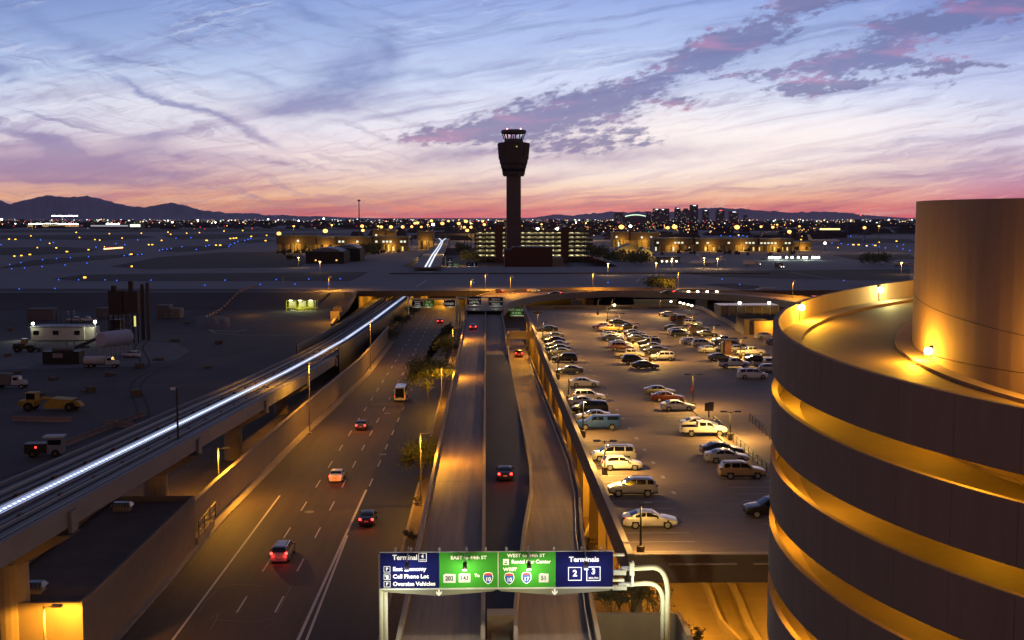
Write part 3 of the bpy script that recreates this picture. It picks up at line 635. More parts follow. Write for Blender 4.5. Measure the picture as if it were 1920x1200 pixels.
for k in range(30):
    y = 62 + k * 8.3
    for o_ in (-1.45, 2.2): MB().box((gx(y) + o_, y, gz(y) + .0), (.35, .6, .28), .1).build('junction_box', mat('rusty_box', (.16, .07, .035), .8), gw)
for y in (90, 130, 170, 210, 250):
    pr = MB(); z = gz(y)
    pr.lathe((gx(y), y, 0), [(1.35, 0), (1.35, max(.6, z - 4.2))], 20)
    hd = MB(); hd.add([(gx(y) - 1.3, y - 1.1, z - 4.2), (gx(y) + 1.3, y - 1.1, z - 4.2), (gx(y) + 5.3, y - 1.1, z - 1.95), (gx(y) - 4.4, y - 1.1, z - 1.55), (gx(y) - 1.3, y + 1.1, z - 4.2), (gx(y) + 1.3, y + 1.1, z - 4.2), (gx(y) + 5.3, y + 1.1, z - 1.95), (gx(y) - 4.4, y + 1.1, z - 1.55)],
                      [(0, 1, 2, 3), (7, 6, 5, 4), (0, 4, 5, 1), (1, 5, 6, 2), (2, 6, 7, 3), (3, 7, 4, 0)])
    if z > 6: pr.build('pier', M_wall, gw); hd.build('pier_head', M_wall, gw)
    br = MB(); br.bb(gx(y) + 4.91, gx(y) + 5.2, y - .7, y + .7, z - 1.8, z - .1); br.build('bracket', M_gd, gw)
# dark screens either side where the train dives
wl = [(gx(y) + 5.3, y, gz(y)) for y in range(252, 470, 6)]
tag(MB().wallstrip(wl, .15, -3.6, 2.3).build('screen_wall', M_black), 'tall black screen on the highway side of the train guideway', 'screen wall')
wl = [(gx(y) - 5.6, y, gz(y)) for y in range(262, 460, 6)]
tag(MB().wallstrip(wl, .15, -3.2, 2.0).build('screen_wall', M_black), 'tall black screen on the airfield side of the train guideway', 'screen wall')
WS = [(p.x - 1.5 - (0 if p.y < 200 else .3), p.y) for p in CL if 110 < p.y < 345]
WS = [(WS[0][0] - .1, 122.5)] + [q for q in WS if q[1] > 126]
nw = thing('boundary_wall', 'long stucco wall between the highway and the train guideway', 'wall')
MB().wallstrip([(x, y) for x, y in WS], .35, 0, 4.2).build('wall', M_wall, nw); MB().wallstrip([(x, y) for x, y in WS], .5, 4.2, 4.4).build('coping', m_cap, nw)
tag(MB().wallstrip([(WS[0][0], 122.5), (WS[0][0] - 7, 121)], .3, 0, 3.4).build('return_wall', M_wall), 'short wall turning in from the near end of the boundary wall', 'wall')
struct('verge', MB().ribbon([(-44, y, .02) for y in (124, 200, 300, 360)], [(-33.2, 124, .02), (-33, 200, .02), (-30.5, 300, .02), (-29.5, 360, .02)]), M_soil)
# service building at the lower left
sb = thing('service_building', 'low flat roofed building beneath the guideway at the lower left', 'building')
m_sv = mat('service_wall', (.20, .15, .115), .9, .1, .6)
MB().bb(-41.2, -32.0, 89.0, 124.0, 0, 5.0).build('wall', m_sv, sb)
MB().bb(-41.0, -32.25, 89.25, 123.8, 5.003, 5.1).build('roof', mat('roof_membrane', (.15, .11, .09), .9, .15, .4, var2=.1, scale2=.2), sb)
pw = MB(); pw.bb(-32.24, -31.98, 88.98, 124.02, 5.0, 5.7).bb(-41.22, -32.25, 88.98, 89.24, 5.0, 5.7).bb(-41.22, -32.25, 123.8, 124.02, 5.0, 5.7).bb(-41.22, -40.98, 89.25, 123.79, 5.0, 5.7); pw.build('parapet', m_sv, sb)
for i, (px, py) in enumerate(((230, 957), (62, 1110))):
    p = G(px, py, 5.1); MB().box((p.x, p.y, 5.101), (1.7, 1.1, .5)).build('skylight_kerb', m_cap, sb)
    s_ = MB().box((p.x, p.y, 5.62), (2.1, 1.4, .4), top=(.8, .5)).build('skylight', mat('skylight_glass', (.10, .13, .22), .25), sb)
    r_ = MB()
    for k in range(7): r_.box((p.x - .93 + k * .31, p.y - .68, 5.62), (.09, .06, .3))
    r_.build('skylight_bars', m_cap, s_)
railing('railing', (-31.7, 124.4), (-31.9, 133), .9, 'mesh railing beside the far corner of the low service building', h=1.8, step=2.2, m=M_dkm, bars=3)
tag(MB().bb(-34, -31.8, 124.2, 132, 0, .9).build('plinth', M_wall), 'low concrete plinth between service building and boundary wall', 'plinth')

# ------------------------------------------------------------------ vehicles
KINDS = {
 'sedan': dict(L=4.8, W=1.84, belt=.95, z0=.2, top=[(0, .58), (.04, .7), (.5, .82), (1.35, .98), (1.75, 1.22), (2.15, 1.40), (2.6, 1.46), (3.15, 1.44), (3.55, 1.36), (4.1, 1.12), (4.65, 1.04), (4.77, .92), (4.8, .7)], ws=(1.38, 2.2), rw=(3.5, 4.12), sw=[(1.75, 2.72), (2.82, 3.72)], wh=(.92, 3.72), r=.335),
 'hatch': dict(L=4.35, W=1.8, belt=.96, z0=.2, top=[(0, .58), (.04, .72), (.45, .86), (1.1, 1.0), (1.55, 1.25), (1.95, 1.44), (2.4, 1.52), (3.4, 1.48), (3.85, 1.36), (4.2, 1.08), (4.33, .9), (4.35, .6)], ws=(1.12, 1.98), rw=(3.8, 4.22), sw=[(1.5, 2.5), (2.6, 3.75)], wh=(.85, 3.5), r=.34),
 'suv': dict(L=4.75, W=1.92, belt=1.08, z0=.26, top=[(0, .68), (.05, .88), (.5, 1.02), (1.25, 1.13), (1.65, 1.42), (2.0, 1.66), (2.4, 1.75), (4.05, 1.73), (4.35, 1.64), (4.6, 1.2), (4.72, 1.0), (4.75, .65)], ws=(1.28, 2.02), rw=(4.25, 4.62), sw=[(1.7, 2.6), (2.7, 3.6), (3.7, 4.3)], wh=(.92, 3.75), r=.37),
 'minivan': dict(L=5.0, W=1.95, belt=1.05, z0=.2, top=[(0, .6), (.05, .8), (.4, .94), (.95, 1.08), (1.5, 1.42), (2.0, 1.68), (2.5, 1.76), (4.4, 1.72), (4.75, 1.6), (4.92, 1.15), (5.0, .9), (5.0, .6)], ws=(1.0, 2.05), rw=(4.65, 4.95), sw=[(1.55, 2.5), (2.6, 3.7), (3.8, 4.6)], wh=(.95, 3.95), r=.34),
 'pickup': dict(L=5.75, W=1.98, belt=1.2, z0=.38, top=[(0, .75), (.05, 1.02), (.5, 1.14), (1.35, 1.24), (1.7, 1.5), (2.0, 1.74), (2.3, 1.84), (3.45, 1.82), (3.6, 1.72), (3.68, 1.24), (3.7, 1.21), (5.7, 1.2), (5.73, 1.0), (5.75, .7)], ws=(1.38, 2.05), rw=(3.56, 3.67), sw=[(1.75, 2.55), (2.65, 3.45)], wh=(1.0, 4.5), r=.4, bed=(3.8, 5.62)),
 'canopy_pickup': dict(L=5.6, W=1.95, belt=1.2, z0=.38, top=[(0, .75), (.05, 1.02), (.5, 1.12), (1.35, 1.22), (1.7, 1.5), (2.0, 1.74), (2.3, 1.82), (3.5, 1.80), (3.55, 1.79), (5.45, 1.83), (5.55, 1.5), (5.6, .7)], ws=(1.38, 2.05), rw=(5.45, 5.56), sw=[(1.75, 2.5), (2.6, 3.3), (3.8, 5.2)], wh=(1.0, 4.4), r=.4),
 'shuttle': dict(L=7.4, W=2.3, belt=1.5, z0=.35, top=[(0, .8), (.06, 1.15), (.6, 1.35), (1.0, 1.5), (1.5, 2.3), (1.9, 2.85), (2.3, 2.95), (7.2, 2.9), (7.36, 2.7), (7.4, .8)], ws=(1.02, 1.8), rw=(7.37, 7.39), sw=[(1.6, 2.3), (2.6, 6.9)], wh=(1.1, 5.6), r=.42),
}
def interp(T, x):
    if x <= T[0][0]: return T[0][1]
    for (a, p), (b, q) in zip(T, T[1:]):
        if x <= b: return p + (q - p) * (x - a) / max(b - a, 1e-6)
    return T[-1][1]
PC = {}
def paint(name, rgb, metal=.0, rough=.35): return mat('paint_' + name, rgb, rough, metal=metal, coat=.6)
M_arch = mat('wheel_arch_black', (.008, .008, .008), .9)
M_trim = mat('black_trim', (.02, .02, .02), .6)
M_headl = mat('headlamp_glass', (.55, .55, .5), .1); M_taill = mat('tail_lamp_plastic', (.28, .01, .008), .25)
def make_car(kind):
    k = KINDS[kind]; L, W, r = k['L'], k['W'], k['r']; T = k['top']; z0 = k['z0']
    xs = sorted(set([round(x, 3) for x, _ in T] + [round(L * i / 56, 3) for i in range(57)]))
    rings = []
    for x in xs:
        zt = interp(T, x); zb = min(k['belt'], zt - .03)
        wf = 1 - .16 * max(0, 1 - x / .55) ** 2 - .12 * max(0, 1 - (L - x) / .5) ** 2
        hw_ = W / 2 * wf; up = max(0, zt - zb - .03); wt_ = hw_ * .96 - up * (.30 if kind not in ('shuttle',) else .08)
        zl = z0 + .06 * (max(0, 1 - x / .6) + max(0, 1 - (L - x) / .6))
        P = [(0, zl), (hw_ * .8, zl), (hw_ * .95, zl + .07), (hw_, zl + .2), (hw_ * 1.0, (zl + zb) / 2 + .08), (hw_ * .985, zb - .08), (hw_ * .96, zb)]
        for f in (.25, .5, .75, .93): P.append((hw_ * .96 + (wt_ - hw_ * .96) * f, zb + (zt - zb - .02) * f))
        P += [(wt_ * .9, zt), (wt_ * .5, zt + .02), (0, zt + .03)]
        if 'bed' in k and k['bed'][0] < x < k['bed'][1]:
            P[-3:] = [(wt_ * .92, zt - .42), (wt_ * .5, zt - .42), (0, zt - .42)]; P[-4] = (wt_ * .93, zt)
        rings.append([(x, -y, z) for y, z in P] + [(x, y, z) for y, z in reversed(P[1:-1])])
    n = len(rings[0]); nh = len(P)
    b = MB(); b.v = [p for q in rings for p in q]
    glass = {'windscreen': [], 'rear_window': [], 'side_l': [], 'side_r': []}
    def w_at(q): return q
    for i in range(len(rings) - 1):
        xm = (xs[i] + xs[i + 1]) / 2; zt = interp(T, xm)
        for j in range(n):
            j2 = (j + 1) % n; f = (i * n + j, i * n + j2, (i + 1) * n + j2, (i + 1) * n + j)
            c = [sum(b.v[q][a] for q in f) / 4 for a in range(3)]
            mi = 0
            jj = j if j < nh - 1 else n - 1 - j
            if jj in (1, 2, 3, 4) or jj == 5:
                for wx in k['wh']:
                    if (c[0] - wx) ** 2 + (c[2] - r) ** 2 < (r * 1.13) ** 2: mi = 1
            if jj == 0: mi = 1
            if jj == 1 or jj == 2: mi = 2 if mi == 0 and kind in ('suv', 'pickup') else mi
            if 'bed' in k and k['bed'][0] - .05 < xm < k['bed'][1] + .05 and jj >= nh - 4: mi = 2
            b.f.append(f); b.m.append(mi)
            side = 'side_r' if j < nh - 1 else 'side_l'
            if jj in (7, 8, 9) and zt > k['belt'] + .16:
                lo_ = zt - k['belt']
                for (a, e) in k['sw']:
                    if a < xm < e and c[2] < zt - .09: glass[side].append(f); break
            if jj >= nh - 3:
                if k['ws'][0] < xm < k['ws'][1]: glass['windscreen'].append(f)
                if k['rw'][0] < xm < k['rw'][1]: glass['rear_window'].append(f)
    b.f.append(tuple(range(n))); b.m.append(0); o = (len(rings) - 1) * n; b.f.append(tuple(o + q for q in range(n))); b.m.append(0)
    root = thing('parked_car', 'car', 'car')
    body = b.build('body', [paint('white', (.66, .65, .62)), M_arch, M_trim], root)
    body.data.polygons.foreach_set('use_smooth', [True] * len(body.data.polygons)); 
    try: body.data.set_sharp_from_angle(angle=R(32))
    except Exception: pass
    for nm, fs in glass.items():
        if not fs: continue
        g_ = MB(); ids = sorted(set(q for f in fs for q in f)); mp = {q: i for i, q in enumerate(ids)}
        acc = {q: Vector((0, 0, 0)) for q in ids}
        for f in fs:
            a, b_, c = (Vector(b.v[q]) for q in f[:3]); nn = (b_ - a).cross(c - a); 
            cc = Vector(b.v[f[0]])
            if nn.dot(Vector((cc.x - L * .52, cc.y, cc.z - .9))) < 0: nn = -nn
            for q in f: acc[q] += nn.normalized() if nn.length > 1e-9 else nn
        g_.v = [tuple(Vector(b.v[q]) + (acc[q].normalized() if acc[q].length > 1e-6 else acc[q]) * .012) for q in ids]
        g_.f = [tuple(mp[q] for q in f) for f in fs]; g_.m = [0] * len(fs)
        g_.build('side_window' if nm.startswith('side') else nm, M_glass, root, smooth=True)
    for wx in k['wh']:
        for s in (-1, 1):
            y = s * (W / 2 - .09); wb = MB()
            wb.tube([(wx, y - .11, r), (wx, y + .11, r)], r, 20); wl_ = wb.build('wheel', M_rub, root)
            rb = MB(); rb.tube([(wx, y + s * .1, r), (wx, y + s * .122, r)], [r * .66, r * .6], 14)
            for q in range(5):
                t = q * 2 * PI / 5; cx_, cz_ = wx + math.cos(t) * r * .36, r + math.sin(t) * r * .36
                rb.tube([(cx_, y + s * .123, cz_), (cx_, y + s * .125, cz_)], r * .11, 6, mi=1)
            rb.build('rim', [M_rim, M_black], wl_)
    zf = interp(T, .1) - .14; zr = interp(T, L - .15) - .12
    if kind in ('suv', 'pickup', 'canopy_pickup', 'minivan', 'shuttle'): zf -= .03; zr = min(zr, 1.1)
    for s in (-1, 1):
        MB().box((.14, s * W * .345, zf - .07), (.2, .34, .15)).build('headlight', M_headl, root)
        MB().box((L - .1, s * W * .39, zr - .12), (.16, .24, .22)).build('tail_light', M_taill, root)
    MB().box((L + .005, 0, .62 if kind != 'shuttle' else .8), (.02, .46, .15)).build('licence_plate', mat('plate_white', (.45, .45, .42), .6), root)
    MB().box((-.005, 0, zf - .28), (.03, W * .5, .2)).build('grille', M_trim, root)
    mr_ = MB()
    for s in (-1, 1): mr_.box((k['ws'][0] + .42, s * (W / 2 + .07), k['belt'] + .0), (.12, .2, .13))
    mr_.build('mirrors', M_trim, root)
    if kind == 'suv' or kind == 'minivan':
        q = MB()
        for s in (-1, 1): q.box((3.2, s * W * .31, interp(T, 3.2) + .03), (1.7, .04, .04))
        q.build('roof_rack', M_trim, root)
    # centre the car on its origin, front towards +x
    for ch in root.children:
        me_ = ch.data; me_.transform(Matrix.Translation((-L / 2, 0, 0))); me_.transform(Matrix.Rotation(PI, 4, 'Z'))
        for c2 in ch.children: c2.data.transform(Matrix.Translation((-L / 2, 0, 0))); c2.data.transform(Matrix.Rotation(PI, 4, 'Z'))
    return root
PAINTS = {'white': ((.64, .62, .58), 0), 'silver': ((.42, .42, .42), .35), 'grey': ((.12, .12, .125), .3), 'dark grey': ((.055, .055, .06), .3), 'black': ((.008, .008, .009), 0), 'navy blue': ((.012, .018, .05), .2),
          'bright blue': ((.03, .085, .30), 0), 'dark red': ((.07, .008, .006), .2), 'orange': ((.42, .13, .02), .1), 'gold': ((.46, .31, .12), .2), 'tan': ((.40, .34, .24), .2), 'lavender grey': ((.30, .29, .36), .3), 'pearl white': ((.58, .56, .54), .15), 'red and white': ((.28, .085, .05), 0), 'dark blue': ((.01, .014, .03), .2)}
PROTO = {}
def place_car(kind, colr, p, rz, label, cat, name, group, lights=False):
    if kind not in PROTO:
        PROTO[kind] = root = make_car(kind); r_ = root; first = True
    else:
        r_ = dup(PROTO[kind], (0, 0, 0)); first = False
    r_.location = p; r_.rotation_euler = (0, 0, rz); r_.name = name
    r_['label'] = label; r_['category'] = cat; r_['group'] = group
    rgb, mt = PAINTS[colr]; pm = paint(colr.replace(' ', '_'), rgb, mt)
    for ch in r_.children:
        if ch.name.startswith('body'): ch.material_slots[0].link = 'OBJECT'; ch.material_slots[0].material = pm
        if lights and ch.name.startswith('tail_light'): ch.material_slots[0].link = 'OBJECT'; ch.material_slots[0].material = E_tail
        if lights and ch.name.startswith('headlight'): ch.material_slots[0].link = 'OBJECT'; ch.material_slots[0].material = emi('headlight_glow', (1, .95, .8), 10)
    return r_
WORD = {'sedan': 'sedan', 'hatch': 'hatchback', 'suv': 'sport utility vehicle', 'minivan': 'minivan', 'pickup': 'pickup truck', 'canopy_pickup': 'pickup truck with a bed canopy', 'shuttle': 'shuttle bus'}
ORD = ['nearest', 'second', 'third', 'fourth', 'fifth', 'sixth', 'seventh', 'eighth', 'ninth', 'tenth', 'eleventh', 'twelfth', 'thirteenth', 'fourteenth', 'fifteenth', 'sixteenth', 'seventeenth', 'eighteenth', 'nineteenth', 'twentieth', 'twenty-first', 'twenty-second', 'twenty-third', 'twenty-fourth', 'twenty-fifth', 'twenty-sixth', 'twenty-seventh', 'twenty-eighth']
LEFT = [(1220, 992, 'sedan', 'pearl white', 'R'), (1188, 932, 'suv', 'silver', 'L'), (1167, 883, 'hatch', 'white', 'R'), (1151, 866, 'minivan', 'silver', 'L'), (1124, 807, 'canopy_pickup', 'bright blue', 'L'), (1113, 791, 'sedan', 'silver', 'L'), (1107, 776, 'minivan', 'black', 'L'), (1097, 763, 'sedan', 'white', 'R'), (1105, 754, 'suv', 'white', 'R'),
        (1096, 726, 'sedan', 'white', 'R'), (1068, 702, 'sedan', 'navy blue', 'L'), (1059, 680, 'suv', 'black', 'L'), (1050, 667, 'sedan', 'grey', 'L'), (1047, 660, 'sedan', 'dark blue', 'L'), (1044, 652, 'sedan', 'lavender grey', 'L'), (1039, 644, 'sedan', 'black', 'L'), (1038, 636, 'sedan', 'dark grey', 'L'), (1027, 622, 'sedan', 'navy blue', 'L')]
MID = [(1394, 899, 'suv', 'gold', 'R'), (1365, 869, 'sedan', 'silver', 'R'), (1356, 855, 'sedan', 'navy blue', 'R'), (1321, 819, 'pickup', 'white', 'R'), (1312, 806, 'sedan', 'pearl white', 'R'), (1272, 771, 'sedan', 'white', 'R'), (1253, 754, 'sedan', 'dark red', 'R'), (1238, 742, 'sedan', 'grey', 'R'),
       (1211, 692, 'sedan', 'dark grey', 'R'), (1191, 683, 'suv', 'black', 'R'), (1181, 673, 'pickup', 'tan', 'R'), (1166, 658, 'suv', 'red and white', 'R'), (1164, 651, 'sedan', 'silver', 'R'), (1150, 640, 'sedan', 'navy blue', 'R'), (1147, 634, 'sedan', 'silver', 'R'), (1146, 623, 'pickup', 'gold', 'L'), (1129, 617, 'sedan', 'dark red', 'L')]
MID2 = [(1243, 677, 'suv', 'pearl white', 'L'), (1230, 663, 'sedan', 'dark grey', 'L'), (1222, 656, 'sedan', 'tan', 'L'), (1218, 649, 'suv', 'grey', 'L'), (1197, 641, 'sedan', 'black', 'R'), (1195, 635, 'sedan', 'dark blue', 'R'), (1190, 630, 'sedan', 'dark grey', 'R'), (1176, 619, 'sedan', 'black', 'L'), (1161, 609, 'sedan', 'dark grey', 'R')]
RIGHT = [(1413, 711, 'minivan', 'white', 'R'), (1378, 691, 'pickup', 'white', 'R'), (1352, 677, 'sedan', 'grey', 'R'), (1333, 662, 'sedan', 'silver', 'R'), (1320, 652, 'suv', 'silver', 'R'), (1297, 646, 'sedan', 'white', 'R'), (1277, 633, 'suv', 'dark blue', 'R'), (1271, 626, 'sedan', 'silver', 'R'), (1265, 620, 'sedan', 'black', 'R'), (1277, 604, 'pickup', 'orange', 'R'), (1256, 594, 'sedan', 'white', 'R')]
RIGHT2 = [(1449, 972, 'suv', 'black', 'L'), (1448, 699, 'hatch', 'silver', 'R'), (1443, 691, 'pickup', 'tan', 'R'), (1422, 681, 'sedan', 'black', 'R'), (1409, 668, 'pickup', 'silver', 'R'), (1385, 661, 'sedan', 'lavender grey', 'R'), (1376, 652, 'sedan', 'dark grey', 'R'), (1360, 646, 'pickup', 'white', 'L'), (1327, 632, 'sedan', 'black', 'R'), (1312, 621, 'sedan', 'dark blue', 'R'), (1300, 612, 'suv', 'white', 'R'), (1438, 636, 'sedan', 'pearl white', 'R'), (1457, 647, 'sedan', 'grey', 'R')]
ROWN = {id(LEFT): ('left row', LEFT), id(MID): ('middle row', MID), id(MID2): ('back middle row', MID2), id(RIGHT): ('right row', RIGHT), id(RIGHT2): ('far right row', RIGHT2)}
for nm, Lst in ROWN.values():
    for i, (px, py, kd, cl, fc) in enumerate(Lst):
        p = G(px, py, 9.0); p.y += .88
        lab = f"{cl} {WORD[kd]}, {ORD[i] + ' from the camera' if i else 'nearest the camera'} in the {nm}"
        cat = {'pickup': 'truck', 'canopy_pickup': 'truck', 'suv': 'car', 'minivan': 'van'}.get(kd, 'car')
        place_car(kd, cl, p, (0 if fc == 'R' else PI) + random.uniform(-.02, .02), lab, cat, 'parked_car' if cat == 'car' else 'parked_' + cat, 'vehicles parked on the deck')
# moving traffic, heading away
TR = [(526, 1052, .02, 'minivan', 'lavender grey', 'silver lavender van driving away in the left highway lane nearest the camera'), (688, 985, .02, 'sedan', 'navy blue', 'dark blue car with lit tail lights in the dark exit lane nearest the camera'), (630, 903, .02, 'sedan', 'white', 'pale car with lit tail lights in the middle of the highway'),
      (677, 806, .02, 'sedan', 'dark grey', 'dark car with lit tail lights behind the shuttle bus on the highway'), (825, 606, .02, 'sedan', 'dark red', 'car braking on the highway below the far sign gantry'), (947, 900, 4.62, 'sedan', 'dark blue', 'dark car with lit tail lights on the black middle lane'),
      (887, 618, 5.52, 'sedan', 'dark grey', 'car with lit tail lights far up the left ramp'), (973, 668, 1.9, 'suv', 'dark red', 'red lit vehicle entering under the link bridge on the right road')]
for px, py, z, kd, cl, lab in TR:
    p = G(px, py, z); p.z = z if z != 1.9 else rz_(p.y)
    cr_ = None
    MV = place_car(kd, cl, p + Vector((0, 1.5, 0)), PI / 2, lab, 'car', 'moving_car', 'cars driving away', lights=True)
    for s_ in (-.65, .65): lamp((-2.75, s_, .8), 14, bpy.context.scene.objects[-1] if 0 else MV, (1, .03, .02), .1, 'tail_bulb')
p = G(750, 753, .02); place_car('shuttle', 'white', p + Vector((0, 3, 0)), PI / 2, 'white shuttle bus with lit red and amber rear lights on the highway', 'bus', 'shuttle_bus', 'cars driving away', lights=True)
p = G(1126, 958, .05); place_car('sedan', 'dark red', p + Vector((.6, 2.5, 0)), PI / 2, 'car with red light mostly hidden under the west wall of the deck', 'car', 'moving_car', 'cars driving away', lights=True)
for px, py, rz, cl, lab in ((932, 549, PI * .9, 'dark red', 'car with red tail light on the overpass behind the dark sign'), (1000, 547.5, -.1, 'white', 'pale car with bright headlights on the overpass'), (1040, 553, PI * .98, 'dark grey', 'dark car with red light on the near lane of the overpass'), (1250, 551, PI, 'dark grey', 'dark car on the overpass above the blank wall'), (1275, 549.5, 0.0, 'silver', 'silver car on the right stretch of the overpass')):
    place_car('sedan', cl, G(px, py, 6.62), rz, lab, 'car', 'moving_car', 'cars on the overpass', lights=True)

# ------------------------------------------------------------------ lamps
def street_lamp(p, h, arm, rz, power, label, group='street lamps', double=False, dark=False, glow=True, c=NA):
    o = thing('street_lamp', label, 'street lamp', p, rz, group)
    m = M_dkm if dark else M_pole
    pl = MB(); pl.tube([(0, 0, 0), (0, 0, h)], [.11, .07], 10); pl.box((0, 0, 0), (.5, .5, .1)); pl.build('pole', m, o)
    if dark: MB().lathe((0, 0, 0), [(.32, 0), (.32, .85), (.2, .9)], 14).build('concrete_footing', mat('striped_footing', (.09, .07, .04), .8), o)
    for s in ((1, -1) if double else (1,)):
        am = MB(); am.tube([(0, 0, h - .1), (s * arm, 0, h)], .04, 6); am.build('arm', m, o)
        hd = MB().box((s * (arm + .32), 0, h - .04), (.75, .42, .16)).build('lamp_head', m, o)
        MB().box((s * (arm + .32), 0, h - .046), (.5, .26, .005)).build('lens', E_sod, hd)
        spot((s * (arm + .32), 0, h - .2), power * 2.3, o, 172, color=(1, .56, .13) if dark else NA, blend=.25)
    if not dark: lamp((-.05, -.5, h - 1.1), min(150, power * .06), o, size=.1, name='pole_fill_light')  # extra light added below the head to brighten the pole
    return o
HL = [(411, 945, 840), (581, 812, 680), (695, 692, 600), (84, 1215, 1137)]
for i, (px, pb, pt_) in enumerate(HL):
    b = G(px, pb, .15) if px != 84 else D(84, 1200, 86.5); b.z = .15 if px != 84 else 0
    top = D(px, pt_, b.y); street_lamp(b, top.z - b.z, .7, 0, 3300 if px != 84 else 2200, ['street lamp on the pavement beside the mesh railing', 'street lamp against the boundary wall at its middle', 'street lamp at the far end of the boundary wall', 'street lamp lighting the end wall of the service building'][i], 'street lamps on the left of the highway')
for (px, pb, pt_, l, pw_) in ((789, 948, 812, 'street lamp between highway and left ramp, nearest the camera', 2600), (828, 762, 688, 'street lamp between highway and left ramp beside the big tree', 2600), (849, 678, 615, 'street lamp between highway and left ramp beyond the big tree', 2400)):
    b = G(px, pb, .1); top = D(px, pt_, b.y); street_lamp(b, top.z - b.z, 1.0, 0, pw_, l, 'street lamps beside the left ramp')
for (px, pb, pt_, z, l) in ((532, 566, 520, 1, 'lone street lamp behind the yellow generator platform'), (617, 545, 520, 6.4, 'small lamp pole on the taxiway left of the bridge'), (883, 556, 525, 6.5, 'lamp pole on the overpass above the blue sign'), (910, 543, 514, 6.5, 'tall lamp pole on the overpass left of the control tower'), (957, 552, 519, 6.5, 'lamp pole on the overpass right below the control tower'),
                         (1111, 544, 513, 6.5, 'lamp pole on the overpass right of the parking garage'), (1271, 543, 511, 6.5, 'lamp pole on the right part of the overpass'), (1486, 560, 527, 6.5, 'lamp pole on the overpass near the round ramp')):
    b = G(px, pb, z); top = D(px, pt_, b.y); street_lamp(b, top.z - b.z, .4, 0, 4200 if z != 1 else 60, l, 'lamp poles on the overpass')
DL = [(1299, 766, 702, 1, 'by the red car'), (1369, 825, 772, 1, 'beside the metal railing'), (1134, 890, 827, 1, 'behind the white hatchback'), (1201, 1043, 945, 0, 'in front of the nearest white sedan'), (1093, 820, 752, 0, 'before the bright blue pickup truck'), (1066, 753, 702, 0, 'left of the white wagon on the parapet side'),
      (1046, 711, 660, 0, 'beside the navy sedan near the parapet'), (1031, 676, 628, 0, 'at the near end of the dark sedans on the left'), (1018, 640, 604, 0, 'left of the farthest navy sedan'), (1008, 622, 586, 1, 'at the far left corner of the deck'), (1161, 626, 588, 1, 'behind the gold pickup truck'), (1187, 645, 607, 1, 'among the dark sedans in the middle row'),
      (1219, 678, 631, 1, 'left of the pearl white wagon'), (1139, 604, 573, 1, 'at the back of the middle row'), (1298, 622, 590, 1, 'behind the orange pickup truck'), (1338, 640, 610, 1, 'at the white pickup truck in the right row'), (1388, 672, 634, 1, 'in the right row beside the silver pickup truck'), (1121, 590, 562, 0, 'alone on the empty back of the deck'), (1237, 592, 562, 0, 'beside the white sedan at the back'), (1147, 577, 561, 0, 'behind the far wall of the deck')]
for px, pb, pt_, dbl, l in DL:
    b = G(px, pb, 9.0); b.y += 0; top = D(px, pt_, b.y); h = top.z - 9
    street_lamp(b, h, .55 if dbl else .2, 0, {1: 800, 0: 980}[dbl] * (1.0 if pb > 700 else 1.5), ('double headed lamp post ' if dbl else 'single lamp post ') + l, 'lamp posts on the parking deck', bool(dbl), True)
# lights along the far access ramp
for i, (px, py) in enumerate(((1258, 571), (1275, 573), (1282, 575), (1290, 577), (1297, 579))):
    b = G(px, py + 4, 9); o = tag(MB().tube([(0, 0, 0), (0, 0, 1.3)], .06, 6).lathe((0, 0, 1.3), [(.1, 0), (.32, .1), (.32, .4), (.1, .5)], 10, mi=1).build('bollard_light', [M_dkm, E_sodw], loc=b), 'small bright bollard light on the access ramp at the back right of the deck', 'light', 'bollard lights on the access ramp')
for px in (1291, 1308, 1326, 1344):
    b = G(px, 548, 7.2); tag(MB().box((0, 0, 0), (.9, .5, .5)).build('bulkhead_light', E_sodw, loc=b), 'one of four bright lights in a line behind the right overpass', 'light', 'four lights behind the overpass')
b = G(1152, 574, 10); tag(MB().lathe((0, 0, 0), [(.1, 0), (.35, .1), (.35, .5), (.1, .6)], 10).build('bulkhead_light', E_sodw, loc=b), 'single bright light behind the far wall of the deck', 'light')

# ------------------------------------------------------------------ sign gantries
M_sgb = mat('sign_blue', (.005, .006, .05), .8); M_sgg = mat('sign_green', (.035, .20, .02), .6); M_sgw = mat('sign_white', (.8, .8, .72), .8)
for m_ in (M_sgb, M_sgg): m_.node_tree.nodes['Principled BSDF'].inputs['Specular IOR Level'].default_value = .05
M_shb = mat('shield_blue', (.01, .07, .32), .5); M_shr = mat('shield_red', (.45, .04, .03), .5)
YS_ = 79.0
TL, TR_ = D(713, 1037, YS_), D(1150, 1033, YS_); BLz = D(713, 1103, YS_).z; ztop = (TL.z + TR_.z) / 2
sg = thing('sign_gantry', 'big blue and green road sign gantry standing across both ramps', 'road sign', (TL.x, YS_, 0))
Wd = TR_.x - TL.x; Hh = ztop - BLz; zb_ = BLz
bounds = [0, .2515, .5045, .752, 1.0]
def at_(u, v, w=-.06): return (u * Wd, w, zb_ + v * Hh)
pan = []
for i in range(4):
    a, b_ = bounds[i] * Wd, bounds[i + 1] * Wd
    q = MB().bb(a + .01, b_ - .01, 0, .08, zb_, zb_ + Hh).build('sign_panel', M_sgb if i in (0, 3) else M_sgg, sg); pan.append(q)
fr = MB()
fr.bb(-.05, Wd + .05, -.1, .12, zb_ - .1, zb_ - .005).bb(bounds[2] * Wd - .03, bounds[2] * Wd + .03, -.02, -.005, zb_, zb_ + Hh).bb(-.05, Wd + .05, -.02, .1, zb_ + Hh + .002, zb_ + Hh + .04); fr.build('frame', mat('sign_frame_steel', (.48, .48, .42), .5, metal=.2), sg)
ap = MB()
